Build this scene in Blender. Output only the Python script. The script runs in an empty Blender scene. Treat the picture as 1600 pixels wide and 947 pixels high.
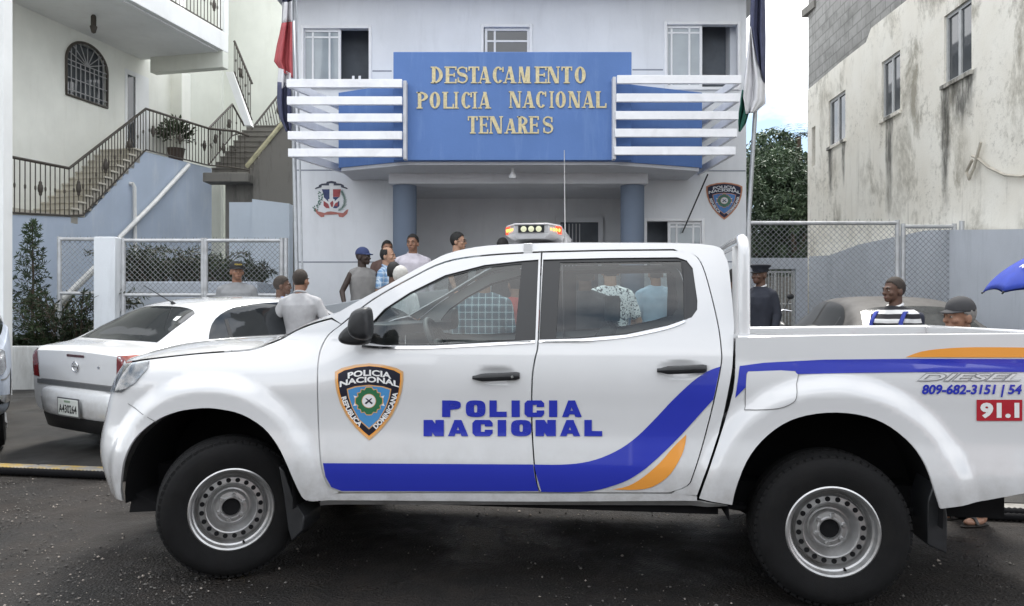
import bpy, bmesh, math, random
from mathutils import Vector, Matrix, noise
from mathutils.geometry import tessellate_polygon
from mathutils.bvhtree import BVHTree

R = math.radians; PI = math.pi; sin = math.sin; cos = math.cos
random.seed(11)
S = bpy.context.scene
C = S.collection

# ---------------------------------------------------------------- camera, sky, sun, exposure
H = 1.46                      # eye height
F = 1250.0                    # focal length in photo pixels (photo 1600 wide)
CX, HY = 800.0, 482.0         # vertical centre line and horizon row of the photo
cd = bpy.data.cameras.new('camera'); cam = bpy.data.objects.new('camera', cd); C.objects.link(cam)
cd.sensor_width = 36.0; cd.lens = 36.0 * F / 1600.0; cd.shift_y = 8.5 / 1600.0
cd.clip_start = 0.05; cd.clip_end = 2000
cam.location = (0, 0, H); cam.rotation_euler = (R(90), 0, 0)
S.camera = cam

SUN_EL, SUN_AZ = 62.0, 12.0   # degrees; azimuth measured from +Y towards +X
SKYLOC = (1.74, .4, -.27)
W = bpy.data.worlds.new('World'); S.world = W; W.use_nodes = True
nt = W.node_tree; nt.nodes.clear()
def wn(t, **k):
    n = nt.nodes.new(t)
    for a, b in k.items(): setattr(n, a, b)
    return n
sky = wn('ShaderNodeTexSky', sky_type='NISHITA', sun_disc=False, sun_elevation=R(SUN_EL), sun_rotation=R(SUN_AZ))
sky.air_density = 1.0; sky.dust_density = 0.4
tc = wn('ShaderNodeTexCoord'); mp = wn('ShaderNodeMapping'); mp.inputs['Scale'].default_value = (1, 1, 2.2); mp.inputs['Location'].default_value = SKYLOC
nz = wn('ShaderNodeTexNoise'); nz.inputs['Scale'].default_value = 2.6; nz.inputs['Detail'].default_value = 7; nz.inputs['Roughness'].default_value = 0.55
rp = wn('ShaderNodeValToRGB'); rp.color_ramp.elements[0].position = 0.36; rp.color_ramp.elements[1].position = 0.54
mx = wn('ShaderNodeMix', data_type='RGBA'); mx.inputs[7].default_value = (9.0, 9.1, 9.3, 1)
blu = wn('ShaderNodeMix', data_type='RGBA'); blu.inputs[0].default_value = .65; blu.inputs[7].default_value = (1.9, 2.45, 3.0, 1)
bg = wn('ShaderNodeBackground'); bg.inputs['Strength'].default_value = 0.10
wo = wn('ShaderNodeOutputWorld')
L_ = nt.links.new
L_(tc.outputs['Generated'], mp.inputs['Vector']); L_(mp.outputs[0], nz.inputs['Vector']); L_(nz.outputs[0], rp.inputs[0])
L_(rp.outputs[0], mx.inputs[0]); L_(sky.outputs[0], blu.inputs[6]); L_(blu.outputs[2], mx.inputs[6]); L_(mx.outputs[2], bg.inputs['Color']); L_(bg.outputs[0], wo.inputs['Surface'])

sl = bpy.data.lights.new('sun', 'SUN'); sl.energy = 1.5; sl.angle = R(18); sl.color = (1.0, 0.96, 0.9)
so = bpy.data.objects.new('sun', sl); C.objects.link(so)
sd = Vector((sin(R(SUN_AZ)) * cos(R(SUN_EL)), cos(R(SUN_AZ)) * cos(R(SUN_EL)), sin(R(SUN_EL))))
so.rotation_euler = (-sd).to_track_quat('-Z', 'Y').to_euler(); so.location = sd * 40

S.view_settings.view_transform = 'Standard'; S.view_settings.look = 'None'
S.view_settings.exposure = 1.6; S.view_settings.gamma = 1.0; S.view_settings.use_curve_mapping = False
S.render.engine = 'CYCLES'
S.cycles.max_bounces = 8; S.cycles.transparent_max_bounces = 16

# ---------------------------------------------------------------- photo rays
def ray(px, py): return Vector(((px - CX) / F, 1.0, (HY - py) / F))
def at(px, py, D):
    d = ray(px, py); return Vector((0, 0, H)) + d * D
def sstep(a, b, x):
    t = max(0.0, min(1.0, (x - a) / (b - a))); return t * t * (3 - 2 * t)
def lerp(a, b, t): return a + (b - a) * t
def table(tb, x):
    if x <= tb[0][0]: return tb[0][1]
    if x >= tb[-1][0]: return tb[-1][1]
    n = len(tb)
    for i in range(n - 1):
        if x <= tb[i + 1][0]:
            x0, y0 = tb[i]; x1, y1 = tb[i + 1]; h = x1 - x0; t = (x - x0) / h
            m0 = (y1 - tb[i - 1][1]) / (x1 - tb[i - 1][0]) if i > 0 else (y1 - y0) / h
            m1 = (tb[i + 2][1] - y0) / (tb[i + 2][0] - x0) if i < n - 2 else (y1 - y0) / h
            t2 = t * t; t3 = t2 * t
            return (2*t3-3*t2+1)*y0 + (t3-2*t2+t)*h*m0 + (-2*t3+3*t2)*y1 + (t3-t2)*h*m1

# ---------------------------------------------------------------- materials
MATS = {}
class NT:
    def __init__(s, name):
        s.m = bpy.data.materials.new(name); s.m.use_nodes = True; s.t = s.m.node_tree
        s.b = s.t.nodes['Principled BSDF']; s.out = s.t.nodes['Material Output']; s._c = None
    def n(s, t, ins=None, **k):
        x = s.t.nodes.new(t)
        for a, b in k.items(): setattr(x, a, b)
        for a, b in (ins or {}).items():
            if hasattr(b, 'links') or isinstance(b, bpy.types.NodeSocket): s.t.links.new(b, x.inputs[a])
            else: x.inputs[a].default_value = b
        return x
    def co(s, kind='Object', scale=(1, 1, 1), loc=(0, 0, 0)):
        if s._c is None: s._c = s.n('ShaderNodeTexCoord')
        return s.n('ShaderNodeMapping', {0: s._c.outputs[kind], 1: loc, 3: scale}).outputs[0]
    def pos(s, scale=(1, 1, 1)):
        g = s.n('ShaderNodeNewGeometry'); return s.n('ShaderNodeMapping', {0: g.outputs['Position'], 3: scale}).outputs[0]
    def noise(s, v, scale, detail=4, rough=.5, dist=0):
        return s.n('ShaderNodeTexNoise', {'Vector': v, 'Scale': scale, 'Detail': detail, 'Roughness': rough, 'Distortion': dist}).outputs[0]
    def ramp(s, f, a, b, c0=(0, 0, 0, 1), c1=(1, 1, 1, 1)):
        r = s.n('ShaderNodeValToRGB', {0: f}); e = r.color_ramp.elements
        e[0].position = a; e[1].position = b; e[0].color = c0; e[1].color = c1; return r.outputs[0]
    def mix(s, f, a, b):
        x = s.n('ShaderNodeMix', data_type='RGBA')
        for i, v in ((0, f), (6, a), (7, b)):
            if isinstance(v, bpy.types.NodeSocket): s.t.links.new(v, x.inputs[i])
            else: x.inputs[i].default_value = v if i == 0 else (tuple(v) + (1,))[:4]
        return x.outputs[2]
    def math(s, op, a, b=0.0, c=0.0):
        x = s.n('ShaderNodeMath', operation=op)
        for i, v in enumerate((a, b, c)):
            if isinstance(v, bpy.types.NodeSocket): s.t.links.new(v, x.inputs[i])
            else: x.inputs[i].default_value = v
        return x.outputs[0]
    def sep(s, v):
        x = s.n('ShaderNodeSeparateXYZ', {0: v}); return x.outputs
    def set(s, **k):
        nm = dict(color='Base Color', rough='Roughness', metal='Metallic', spec='Specular IOR Level', coat='Coat Weight', coatr='Coat Roughness',
                  normal='Normal', emit='Emission Color', emits='Emission Strength', trans='Transmission Weight', ior='IOR', alpha='Alpha', sub='Subsurface Weight')
        for a, b in k.items():
            i = s.b.inputs[nm[a]]
            if isinstance(b, bpy.types.NodeSocket): s.t.links.new(b, i)
            elif a in ('color', 'emit'): i.default_value = (tuple(b) + (1,))[:4]
            else: i.default_value = b
        return s
    def bump(s, h, strength=.3, dist=.01):
        s.set(normal=s.n('ShaderNodeBump', {'Height': h, 'Strength': strength, 'Distance': dist}).outputs[0]); return s

def mat(name, col, rough=.6, var=.12, scale=6, metal=0, bump=0, bscale=60, coat=0, dirt=0, dcol=(.08, .07, .06), world=False, spec=.5, dist=.01, bdet=4):
    if name in MATS: return MATS[name]
    t = NT(name); v = t.pos() if world else t.co()
    n1 = t.noise(v, scale, 5, .6)
    c = t.mix(t.ramp(n1, .3, .7), [x * (1 - var) for x in col], [min(1, x * (1 + var)) for x in col])
    if dirt:
        n2 = t.noise(v, scale * .45, 6, .65, .6)
        c = t.mix(t.math('MULTIPLY', t.ramp(n2, .5, .75), dirt), c, dcol)
    r = t.math('MULTIPLY_ADD', n1, .2 * rough, rough * .9)
    t.set(color=c, rough=r, metal=metal, spec=spec)
    if coat: t.set(coat=coat, coatr=.04)
    if bump: t.bump(t.noise(v, bscale, bdet, .6), bump, dist)
    MATS[name] = t.m; return t.m

# ---------------------------------------------------------------- mesh helpers
def link(o, parent=None):
    C.objects.link(o)
    if parent is not None: o.parent = parent
    return o
def tag(o, label=None, cat=None, group=None, kind=None):
    if label: o['label'] = label
    if cat: o['category'] = cat
    if group: o['group'] = group
    if kind: o['kind'] = kind
    return o
def empty(name, loc=(0, 0, 0), rz=0, label=None, cat=None, group=None):
    o = bpy.data.objects.new(name, None); C.objects.link(o); o.empty_display_size = .2
    o.location = loc; o.rotation_euler = (0, 0, rz); return tag(o, label, cat, group)
def meshobj(name, verts, faces, mats, parent=None, smooth=None, idx=None, bevel=0, bseg=2):
    me = bpy.data.meshes.new(name); me.from_pydata([tuple(v) for v in verts], [], faces); me.validate(); me.update()
    for m in (mats if isinstance(mats, (list, tuple)) else [mats]): me.materials.append(m)
    if idx and len(idx) == len(me.polygons): me.polygons.foreach_set('material_index', idx)
    if smooth:
        me.polygons.foreach_set('use_smooth', [True] * len(me.polygons))
        if smooth < 170: me.set_sharp_from_angle(angle=R(smooth))
    o = bpy.data.objects.new(name, me); link(o, parent)
    if bevel:
        b = o.modifiers.new('bevel', 'BEVEL'); b.width = bevel; b.segments = bseg; b.limit_method = 'ANGLE'; b.angle_limit = R(40)
        b.harden_normals = False
        me.polygons.foreach_set('use_smooth', [True] * len(me.polygons)); me.set_sharp_from_angle(angle=R(60))
    return o
class MB:
    def __init__(s, M=None): s.v = []; s.f = []; s.i = []; s.M = M; s.mi = 0
    def add(s, vs, fs):
        b = len(s.v); s.v += [Vector(v) for v in vs]; s.f += [tuple(b + k for k in f) for f in fs]; s.i += [s.mi] * len(fs); return s
    def box(s, a, b):
        (x0, y0, z0), (x1, y1, z1) = a, b
        x0, x1 = min(x0, x1), max(x0, x1); y0, y1 = min(y0, y1), max(y0, y1); z0, z1 = min(z0, z1), max(z0, z1)
        return s.add([(x0,y0,z0),(x1,y0,z0),(x1,y1,z0),(x0,y1,z0),(x0,y0,z1),(x1,y0,z1),(x1,y1,z1),(x0,y1,z1)],
                     [(0,3,2,1),(4,5,6,7),(0,1,5,4),(1,2,6,5),(2,3,7,6),(3,0,4,7)])
    def cbox(s, c, d): return s.box([c[k] - d[k] / 2 for k in range(3)], [c[k] + d[k] / 2 for k in range(3)])
    def prism(s, pts, vec):           # polygon of 3D points extruded by vec
        n = len(pts); p = [Vector(q) for q in pts]; q = [a + Vector(vec) for a in p]
        tri = tessellate_polygon([p]); nn = Vector((0, 0, 0))
        for k in range(n):
            a, b = p[k], p[(k + 1) % n]; nn += a.cross(b)
        flip = nn.dot(Vector(vec)) > 0
        fs = []
        for t in tri:
            a, b, c = t
            up = (p[b] - p[a]).cross(p[c] - p[a]).dot(Vector(vec)) > 0
            lo = (a, c, b) if up else (a, b, c)
            fs.append(lo); fs.append((lo[0] + n, lo[2] + n, lo[1] + n))
        for k in range(n):
            j = (k + 1) % n
            fs.append((k, j, j + n, k + n) if flip else (j, k, k + n, j + n))
        return s.add(p + q, fs)
    def tube(s, path, r, n=8, cap=True, closed=False):
        P = [Vector(p) for p in path]; m = len(P); rs = r if isinstance(r, (list, tuple)) else [r] * m
        vs = []; prev = None
        for k in range(m):
            if closed: d = P[(k + 1) % m] - P[k - 1]
            else: d = P[min(k + 1, m - 1)] - P[max(k - 1, 0)]
            if d.length < 1e-9: d = Vector((0, 0, 1))
            d.normalize()
            if prev is None:
                a = d.orthogonal().normalized()
            else:
                a = (prev - d * prev.dot(d))
                a = a.normalized() if a.length > 1e-6 else d.orthogonal().normalized()
            prev = a; b = d.cross(a)
            vs += [P[k] + (a * cos(2*PI*j/n) + b * sin(2*PI*j/n)) * rs[k] for j in range(n)]
        fs = []
        for k in range(m if closed else m - 1):
            k2 = (k + 1) % m
            for j in range(n):
                j2 = (j + 1) % n
                fs.append((k*n+j, k*n+j2, k2*n+j2, k2*n+j))
        if cap and not closed:
            fs.append(tuple(reversed(range(n)))); fs.append(tuple((m-1)*n + j for j in range(n)))
        return s.add(vs, fs)
    def lathe(s, prof, n=48, axis='z', c=(0, 0, 0)):      # prof: (r, h) list, revolved about axis through c
        vs = []; c = Vector(c)
        for r, h in prof:
            for j in range(n):
                a = 2 * PI * j / n
                p = (r*cos(a), r*sin(a), h) if axis == 'z' else ((r*cos(a), h, r*sin(a)) if axis == 'y' else (h, r*cos(a), r*sin(a)))
                vs.append(c + Vector(p))
        fs = []
        for k in range(len(prof) - 1):
            for j in range(n):
                j2 = (j + 1) % n; q = (k*n+j, k*n+j2, (k+1)*n+j2, (k+1)*n+j)
                fs.append(q if axis != 'y' else tuple(reversed(q)))
        return s.add(vs, fs)
    def grid(s, rows, closed=False):  # rows of equal length
        n = len(rows[0]); fs = []
        for k in range(len(rows) - 1):
            for j in range(n - 1): fs.append((k*n+j, k*n+j+1, (k+1)*n+j+1, (k+1)*n+j))
        return s.add([p for r in rows for p in r], fs)
    def ell(s, c, r, nu=12, nv=8, M=None):
        vs = []; fs = []
        for i in range(nv + 1):
            th = PI * i / nv
            for j in range(nu):
                ph = 2 * PI * j / nu
                p = Vector((r[0]*sin(th)*cos(ph), r[1]*sin(th)*sin(ph), r[2]*cos(th)))
                if M is not None: p = M @ p
                vs.append(Vector(c) + p)
        for i in range(nv):
            for j in range(nu):
                j2 = (j + 1) % nu
                fs.append((i*nu+j, (i+1)*nu+j, (i+1)*nu+j2, i*nu+j2))
        return s.add(vs, fs)
    def build(s, name, mats, parent=None, smooth=None, bevel=0, bseg=2, M=None):
        vs = s.v
        M = M or s.M
        if M is not None: vs = [M @ v for v in vs]
        return meshobj(name, vs, s.f, mats, parent, smooth, s.i, bevel, bseg)
def copy_tree(o, parent=None):
    c = o.copy(); C.objects.link(c)
    if parent is not None: c.parent = parent
    for ch in list(o.children): copy_tree(ch, c)
    return c
def copy_parts(o):
    return copy_tree(o)

# ---------------------------------------------------------------- lettering
def stroke(pts, ws):
    """variable-width stroke polygon along pts"""
    n = len(pts); ws = ws if isinstance(ws, (list, tuple)) else [ws] * n
    l, r = [], []
    for i in range(n):
        a = Vector(pts[max(i-1, 0)]); b = Vector(pts[min(i+1, n-1)]); d = (b - a).normalized(); nn = Vector((-d.y, d.x))
        p = Vector(pts[i]); l.append(p + nn * ws[i] / 2); r.append(p - nn * ws[i] / 2)
    return [tuple(q) for q in l + r[::-1]]
def glyph(ch, w, h, s, t, serif=0.0):
    """list of polygons; s = heavy stem, t = thin stroke"""
    P = []
    def rect(x0, y0, x1, y1): P.append([(x0, y0), (x1, y0), (x1, y1), (x0, y1)])
    def sf(x, y, up, ww=None):
        if serif:
            q = ww or s * .5 + serif; th = t * .8
            rect(x - q, y if up else y - th, x + q, y + th if up else y)
    def ring(cx, cy, rx, ry, a0, a1, n=22, sq=1.0):
        o, i = [], []
        def sp(v): return math.copysign(abs(v) ** sq, v)
        for k in range(n + 1):
            a = a0 + (a1 - a0) * k / n
            o.append((cx + rx * sp(cos(a)), cy + ry * sp(sin(a)))); i.append((cx + (rx - s) * sp(cos(a)), cy + (ry - t) * sp(sin(a))))
        for k in range(n): P.append([o[k], o[k+1], i[k+1], i[k]])
    sq = 1.0 if serif else .62
    if ch == 'I': rect(w/2-s/2, 0, w/2+s/2, h); sf(w/2, 0, 1); sf(w/2, h, 0)
    elif ch == 'L':
        rect(0, 0, s, h); rect(s, 0, w, t*1.2); sf(s/2, h, 0)
        if serif: rect(w - t, t*1.2, w, h*.28)
    elif ch == 'E':
        rect(0, 0, s, h)
        for y in (0, h/2 - t/2, h - t): rect(s, y, w if y != h/2 - t/2 else w*.85, y + t)
        if serif: rect(w - t, t, w, h*.25); rect(w - t, h*.78, w, h - t); rect(w*.85 - t, h*.38, w*.85, h*.62); sf(s/2, 0, 1); sf(s/2, h, 0)
    elif ch == 'T':
        rect(w/2-s/2, 0, w/2+s/2, h - t); rect(0, h - t, w, h)
        if serif: rect(0, h*.76, t, h - t); rect(w - t, h*.76, w, h - t); sf(w/2, 0, 1)
    elif ch == 'D':
        rect(0, 0, s, h); ring(s*.6, h/2, w - s*.6, h/2, -PI/2, PI/2, 18, sq)
        if serif: sf(s/2, 0, 1); sf(s/2, h, 0)
    elif ch == 'O': ring(w/2, h/2, w/2, h/2, 0, 2*PI, 32, sq)
    elif ch == 'C':
        if not serif:
            q = s * .35; P.append([(0, q), (q, 0), (s, 0), (s, h), (q, h), (0, h - q)]); P.append([(s, 0), (w - q, 0), (w, q), (w, t*1.0), (s, t)]); P.append([(s, h - t), (w, h - t), (w, h - q), (w - q, h), (s, h)])
            rect(w - s*.92, t - .001, w, h*.40); rect(w - s*.92, h*.60, w, h - t + .001)
        else: ring(w/2, h/2, w/2, h/2, R(42), R(318), 28, sq)
        if serif: rect(w - t*1.1, h*.68, w, h*.98)
    elif ch in 'PR':
        rect(0, 0, s, h); bh = h*.28
        ring(s*.6, h - bh, w*.95 - s*.6, bh, -PI/2, PI/2, 16, sq)
        sf(s/2, 0, 1); sf(s/2, h, 0)
        if ch == 'R': P.append([(s, h*.46), (s + s*1.05, h*.46), (w, 0), (w - s*1.1, 0)]); sf(w - s*.4, 0, 1)
    elif ch == 'A':
        tt = t if serif else s*.78
        if not serif: s = s*.78
        P.append([(0, 0), (tt, 0), (w*.5 + tt*.3, h), (w*.5 - tt*.55, h)])
        P.append([(w - s, 0), (w, 0), (w*.5 + s*.5, h), (w*.5 - s*.45, h)])
        rect(w*.22, h*(.22 if serif else .16), w*.75, h*.22 + t*(1 if serif else .6)); sf(tt/2, 0, 1, serif*1.6); sf(w - s/2, 0, 1)
    elif ch == 'N':
        tt = t if serif else s
        rect(0, 0, tt, h); rect(w - tt, 0, w, h); P.append([(0, h), (s*1.05, h), (w, 0), (w - s*1.05, 0)]); sf(tt/2, 0, 1, serif*1.5); sf(w - tt/2, h, 0, serif*1.5); sf(0, h, 0, serif)
    elif ch == 'M':
        rect(0, 0, t, h); rect(w - s, 0, w, h); P.append([(0, h), (s, h), (w*.5 + s*.25, 0), (w*.5 - s*.25, 0)]); P.append([(w - s, h), (w, h), (w*.5 + t*.4, 0), (w*.5 - t*.4, 0)])
        sf(t/2, 0, 1, serif*1.5); sf(w - s/2, 0, 1)
    elif ch == 'S':
        pts = []; ws = []
        for k in range(25):
            u = k / 24
            if u < .5: a = R(35 + 235 * u * 2); pts.append((w/2 + w*.40*cos(a), h*.745 + h*.215*sin(a)))
            else: a = R(90 - 235 * (u - .5) * 2); pts.append((w/2 + w*.42*cos(a), h*.275 + h*.235*sin(a)))
            ws.append(t + (s - t) * math.exp(-((u - .5) / .17) ** 2))
        for k in range(24): P.append(stroke(pts[k:k+2], ws[k:k+2]))
        if serif: rect(w*.88 - t*.5, h*.66, w*.88 + t*.5, h*.95); rect(w*.06, h*.05, w*.06 + t, h*.34)
    return P

def font_tris(text, size=1.0, bold=0.0, xs=1.0, shear=0.0, space=1.0):
    """flat text mesh from Blender's built-in font: (verts2d, faces), baseline at 0, centred in x"""
    cu = bpy.data.curves.new('t', 'FONT'); cu.body = text; cu.size = size; cu.offset = bold; cu.shear = shear; cu.space_character = space
    cu.align_x = 'CENTER'; cu.resolution_u = 3
    o = bpy.data.objects.new('t', cu); C.objects.link(o)
    dg = bpy.context.evaluated_depsgraph_get(); me = bpy.data.meshes.new_from_object(o.evaluated_get(dg))
    vs = [(v.co.x * xs, v.co.y) for v in me.vertices]; fs = [tuple(p.vertices) for p in me.polygons]
    bpy.data.objects.remove(o); bpy.data.curves.remove(cu); bpy.data.meshes.remove(me)
    return vs, fs
# ================================================================ the police pickup
TF = Vector((-1.567, 4.306, 0)); TA = R(8.02); TW = 1.85
U_R = Vector((cos(TA), -sin(TA), 0)); N_IN = Vector((sin(TA), cos(TA), 0))
LOWT = [(.25, .085), (.45, .032), (.58, .006), (.66, .0), (.73, .007), (.82, .017), (.95, .014), (1.05, .008), (1.14, .010), (1.22, .022), (1.30, .045)]
NOSE = [(.25, .53), (.5, .60), (.62, .62), (.75, .615), (.9, .575), (1.05, .51), (1.15, .455), (1.3, .36)]
ARCH_F = (-.065, .455, .47); ARCH_R = (3.15, .475, .482)
DENTS = []
def ins_base(x, z):
    y = 0.0
    for (xc, zc, r0) in (ARCH_F, ARCH_R):
        r = math.hypot(x - xc, z - zc)
        if r < r0 + .24:
            t = (r - r0) / .20
            y -= .042 * (1 - sstep(.40, 1.0, t))
    for (dx, dz, rx, rz, dep) in DENTS:
        q = ((x - dx) / rx) ** 2 + ((z - dz) / rz) ** 2
        if q < 1: y += dep * (1 - q) ** 1.5
    s = -x
    if s > .35:
        L = table(NOSE, z); r = min(.9995, (s - .35) / L)
        y += .925 * (1 - (1 - r ** 3) ** (1 / 3))
    if x < 1.0 and z > .98:
        y += .11 * sstep(.98, 1.34, z) ** 1.3 * sstep(1.0, .2, x)
    return y
def ins_cab(x, z):
    if z <= 1.29: return table(LOWT, z) + ins_base(x, z)
    q = z - 1.29
    return .0405 + q * .30 + q * q * .12 + (.11 * sstep(.98, 1.34, min(z, 1.34)) ** 1.3 * sstep(1.0, .2, x) * sstep(.5, 0, q) if x < 1.0 else 0)
def ins_bed(x, z):
    return table(LOWT, min(z, 1.20)) + ins_base(x, z)
def t_plane(px, py, y):
    d = ray(px, py); o = Vector((0, 0, H)) - TF
    t = (y - o.dot(N_IN)) / d.dot(N_IN); p = o + d * t
    return p.dot(U_R), p.z
def UP(px, py, f=ins_cab, off=0):
    y = 0.0
    for k in range(25):
        x, z = t_plane(px, py, y); y += .5 * (f(x, z) - off - y)
    return x, z
def UPS(pts, f=ins_cab): return [UP(a, b, f) for a, b in pts]
def arcpts(c, r, a0, a1, n): return [(c[0] + r * cos(lerp(a0, a1, k / n)), c[1] + r * sin(lerp(a0, a1, k / n))) for k in range(n + 1)]
def smoothline(pts, n=4):
    """Catmull-Rom densify"""
    out = []
    m = len(pts)
    for i in range(m - 1):
        p0 = pts[max(i-1, 0)]; p1 = pts[i]; p2 = pts[i+1]; p3 = pts[min(i+2, m-1)]
        for k in range(n):
            t = k / n; t2 = t*t; t3 = t2*t
            out.append(tuple(.5 * ((2*p1[j]) + (-p0[j]+p2[j])*t + (2*p0[j]-5*p1[j]+4*p2[j]-p3[j])*t2 + (-p0[j]+3*p1[j]-3*p2[j]+p3[j])*t3) for j in range(2)))
    out.append(tuple(pts[-1])); return out

def surf_panel(name, outer, m, parent, f, off=0.0, holes=(), grid=.03, thick=.018, far=False, tris=None):
    bm = bmesh.new()
    if tris is None:
        loops = [[Vector((a, b, 0)) for a, b in lp] for lp in [outer] + list(holes)]
        flat = [v for lp in loops for v in lp]; fs = tessellate_polygon(loops)
    else: flat = [Vector((a, b, 0)) for a, b in tris[0]]; fs = tris[1]
    ex = tris[2] if tris is not None and len(tris) > 2 else [0.0] * len(flat)
    bv = [bm.verts.new((v.x, e_, v.y)) for v, e_ in zip(flat, ex)]
    for t in fs:
        try: bm.faces.new([bv[i] for i in t])
        except ValueError: pass
    x0 = min(v.x for v in flat); x1 = max(v.x for v in flat); z0 = min(v.y for v in flat); z1 = max(v.y for v in flat)
    if grid:
        k = math.ceil(x0 / grid)
        while k * grid < x1:
            bmesh.ops.bisect_plane(bm, geom=bm.verts[:] + bm.edges[:] + bm.faces[:], dist=1e-5, plane_co=(k*grid, 0, 0), plane_no=(1, 0, 0)); k += 1
        k = math.ceil(z0 / grid)
        while k * grid < z1:
            bmesh.ops.bisect_plane(bm, geom=bm.verts[:] + bm.edges[:] + bm.faces[:], dist=1e-5, plane_co=(0, 0, k*grid), plane_no=(0, 0, 1)); k += 1
    for fc in bm.faces:
        fc.normal_update()
        if fc.normal.y > 0: fc.normal_flip()
    edge = [e for e in bm.edges if e.is_boundary]
    e = .004
    nrm = {}
    for v in bm.verts:
        x, z = v.co.x, v.co.z
        n = Vector(((f(x + e, z) - f(x - e, z)) / (2*e), -1, (f(x, z + e) - f(x, z - e)) / (2*e))).normalized()
        v.co.y = f(x, z) - off - v.co.y; nrm[v] = n
    if thick:
        ret = bmesh.ops.extrude_edge_only(bm, edges=edge); new = [q for q in ret['geom'] if isinstance(q, bmesh.types.BMVert)]
        src = {(round(v.co.x, 6), round(v.co.z, 6)): nrm[v] for v in nrm}
        for v in new:
            nrm[v] = src.get((round(v.co.x, 6), round(v.co.z, 6)), Vector((0, -1, 0))); v.co.y += thick
    bm.verts.index_update()
    if far:
        for v in bm.verts: v.co.y = TW - v.co.y; nrm[v] = Vector((nrm[v].x, -nrm[v].y, nrm[v].z))
        bmesh.ops.reverse_faces(bm, faces=bm.faces[:])
    ns = [nrm[v] for v in bm.verts]
    me = bpy.data.meshes.new(name); bm.to_mesh(me); bm.free()
    me.materials.append(m); me.polygons.foreach_set('use_smooth', [True] * len(me.polygons))
    me.normals_split_custom_set_from_vertices([tuple(n) for n in ns])
    o = bpy.data.objects.new(name, me); return link(o, parent)

# --- paints
def car_paint(name, col, dirt=.0, grime=(.30, .28, .25)):
    t = NT(name); v = t.co()
    n1 = t.noise(v, 3.0, 5, .6)
    c = t.mix(t.ramp(n1, .35, .7), [x * .97 for x in col], col)
    if dirt:
        z = t.sep(v)[2]
        low = t.math('MULTIPLY', t.ramp(z, .38, .80, (1, 1, 1, 1), (0, 0, 0, 1)), t.ramp(t.noise(v, 9, 6, .7), .38, .72))
        c = t.mix(t.math('MULTIPLY', low, dirt), c, grime)
    t.set(color=c, rough=t.math('MULTIPLY_ADD', n1, .12, .18), coat=1.0, coatr=.03, spec=.5)
    return t.m
M_WHITE = car_paint('white_paint', (.635, .64, .648), .7)
M_BLUE = car_paint('blue_vinyl', (.020, .034, .40)); M_ORANGE = car_paint('orange_vinyl', (.80, .33, .055))
M_NAVY = mat('navy_vinyl', (.013, .013, .026), .45, .1, 8, spec=.25); M_LBLUE = car_paint('light_blue_vinyl', (.07, .27, .55)); M_GREEN = car_paint('green_vinyl', (.03, .16, .07))
M_RED = car_paint('red_vinyl', (.42, .02, .035)); M_LETTER = car_paint('letter_white', (.8, .8, .8)); M_TAN = car_paint('tan_vinyl', (.62, .36, .16))
M_BLACK = mat('black_plastic', (.018, .019, .021), .42, .2, 20, bump=.15, bscale=400)
M_TRIMBLK = mat('black_trim', (.012, .013, .015), .3, .15, 10)
M_DARK = mat('underbody_black', (.007, .007, .008), .85, .3, 9, spec=.2)
M_RUBBER = mat('tyre_rubber', (.008, .008, .0085), .85, .25, 14, bump=.2, bscale=180, dirt=.3, dcol=(.018, .016, .014), spec=.22)
M_STEEL = mat('silver_steel_wheel', (.50, .50, .50), .36, .12, 12, metal=.85, dirt=.55, dcol=(.17, .155, .14), bump=.05, bscale=150)
M_CHROME = mat('chrome', (.75, .75, .76), .14, .05, 10, metal=1)
M_SEAT = mat('grey_seat_cloth', (.10, .105, .11), .85, .2, 30, bump=.2, bscale=300)
M_DASH = mat('grey_dashboard', (.07, .075, .08), .6, .2, 20)
def glass(name, tint, gloss=1.0, rough=.02, op=.0):
    t = NT(name); tr = t.n('ShaderNodeBsdfTransparent', {0: tuple(tint) + (1,)})
    gl = t.n('ShaderNodeBsdfGlossy', {0: (1, 1, 1, 1), 'Roughness': rough})
    fr = t.n('ShaderNodeFresnel', {0: 1.5})
    k = t.math('MULTIPLY_ADD', fr.outputs[0], gloss, op)
    mxs = t.n('ShaderNodeMixShader', {0: k, 1: tr.outputs[0], 2: gl.outputs[0]})
    t.t.links.new(mxs.outputs[0], t.out.inputs[0]); return t.m
M_GLASS = glass('tinted_window_glass', (.57, .635, .635), 1.0, .015, .018)
M_WSGLASS = glass('windscreen_glass', (.78, .83, .82), 1.0)
def glossy_dark(name, col=(.012, .014, .016), rough=.05):
    t = NT(name); v = t.co(); t.set(color=t.mix(t.noise(v, 3, 3), col, [c * 1.6 for c in col]), rough=rough, spec=.6); return t.m
M_DGLASS = glossy_dark('dark_tinted_glass')
def lamp_mat(name, col, em, base=None):
    t = NT(name); v = t.co(); c = t.mix(t.noise(v, 60, 2), [x*.9 for x in (base or col)], base or col)
    t.set(color=c, emit=col, emits=em, rough=.15); return t.m

truck = empty('police_pickup', TF, -TA, 'white double cab police pickup with blue and orange stripes and a shield on its door', 'pickup truck')

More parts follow.
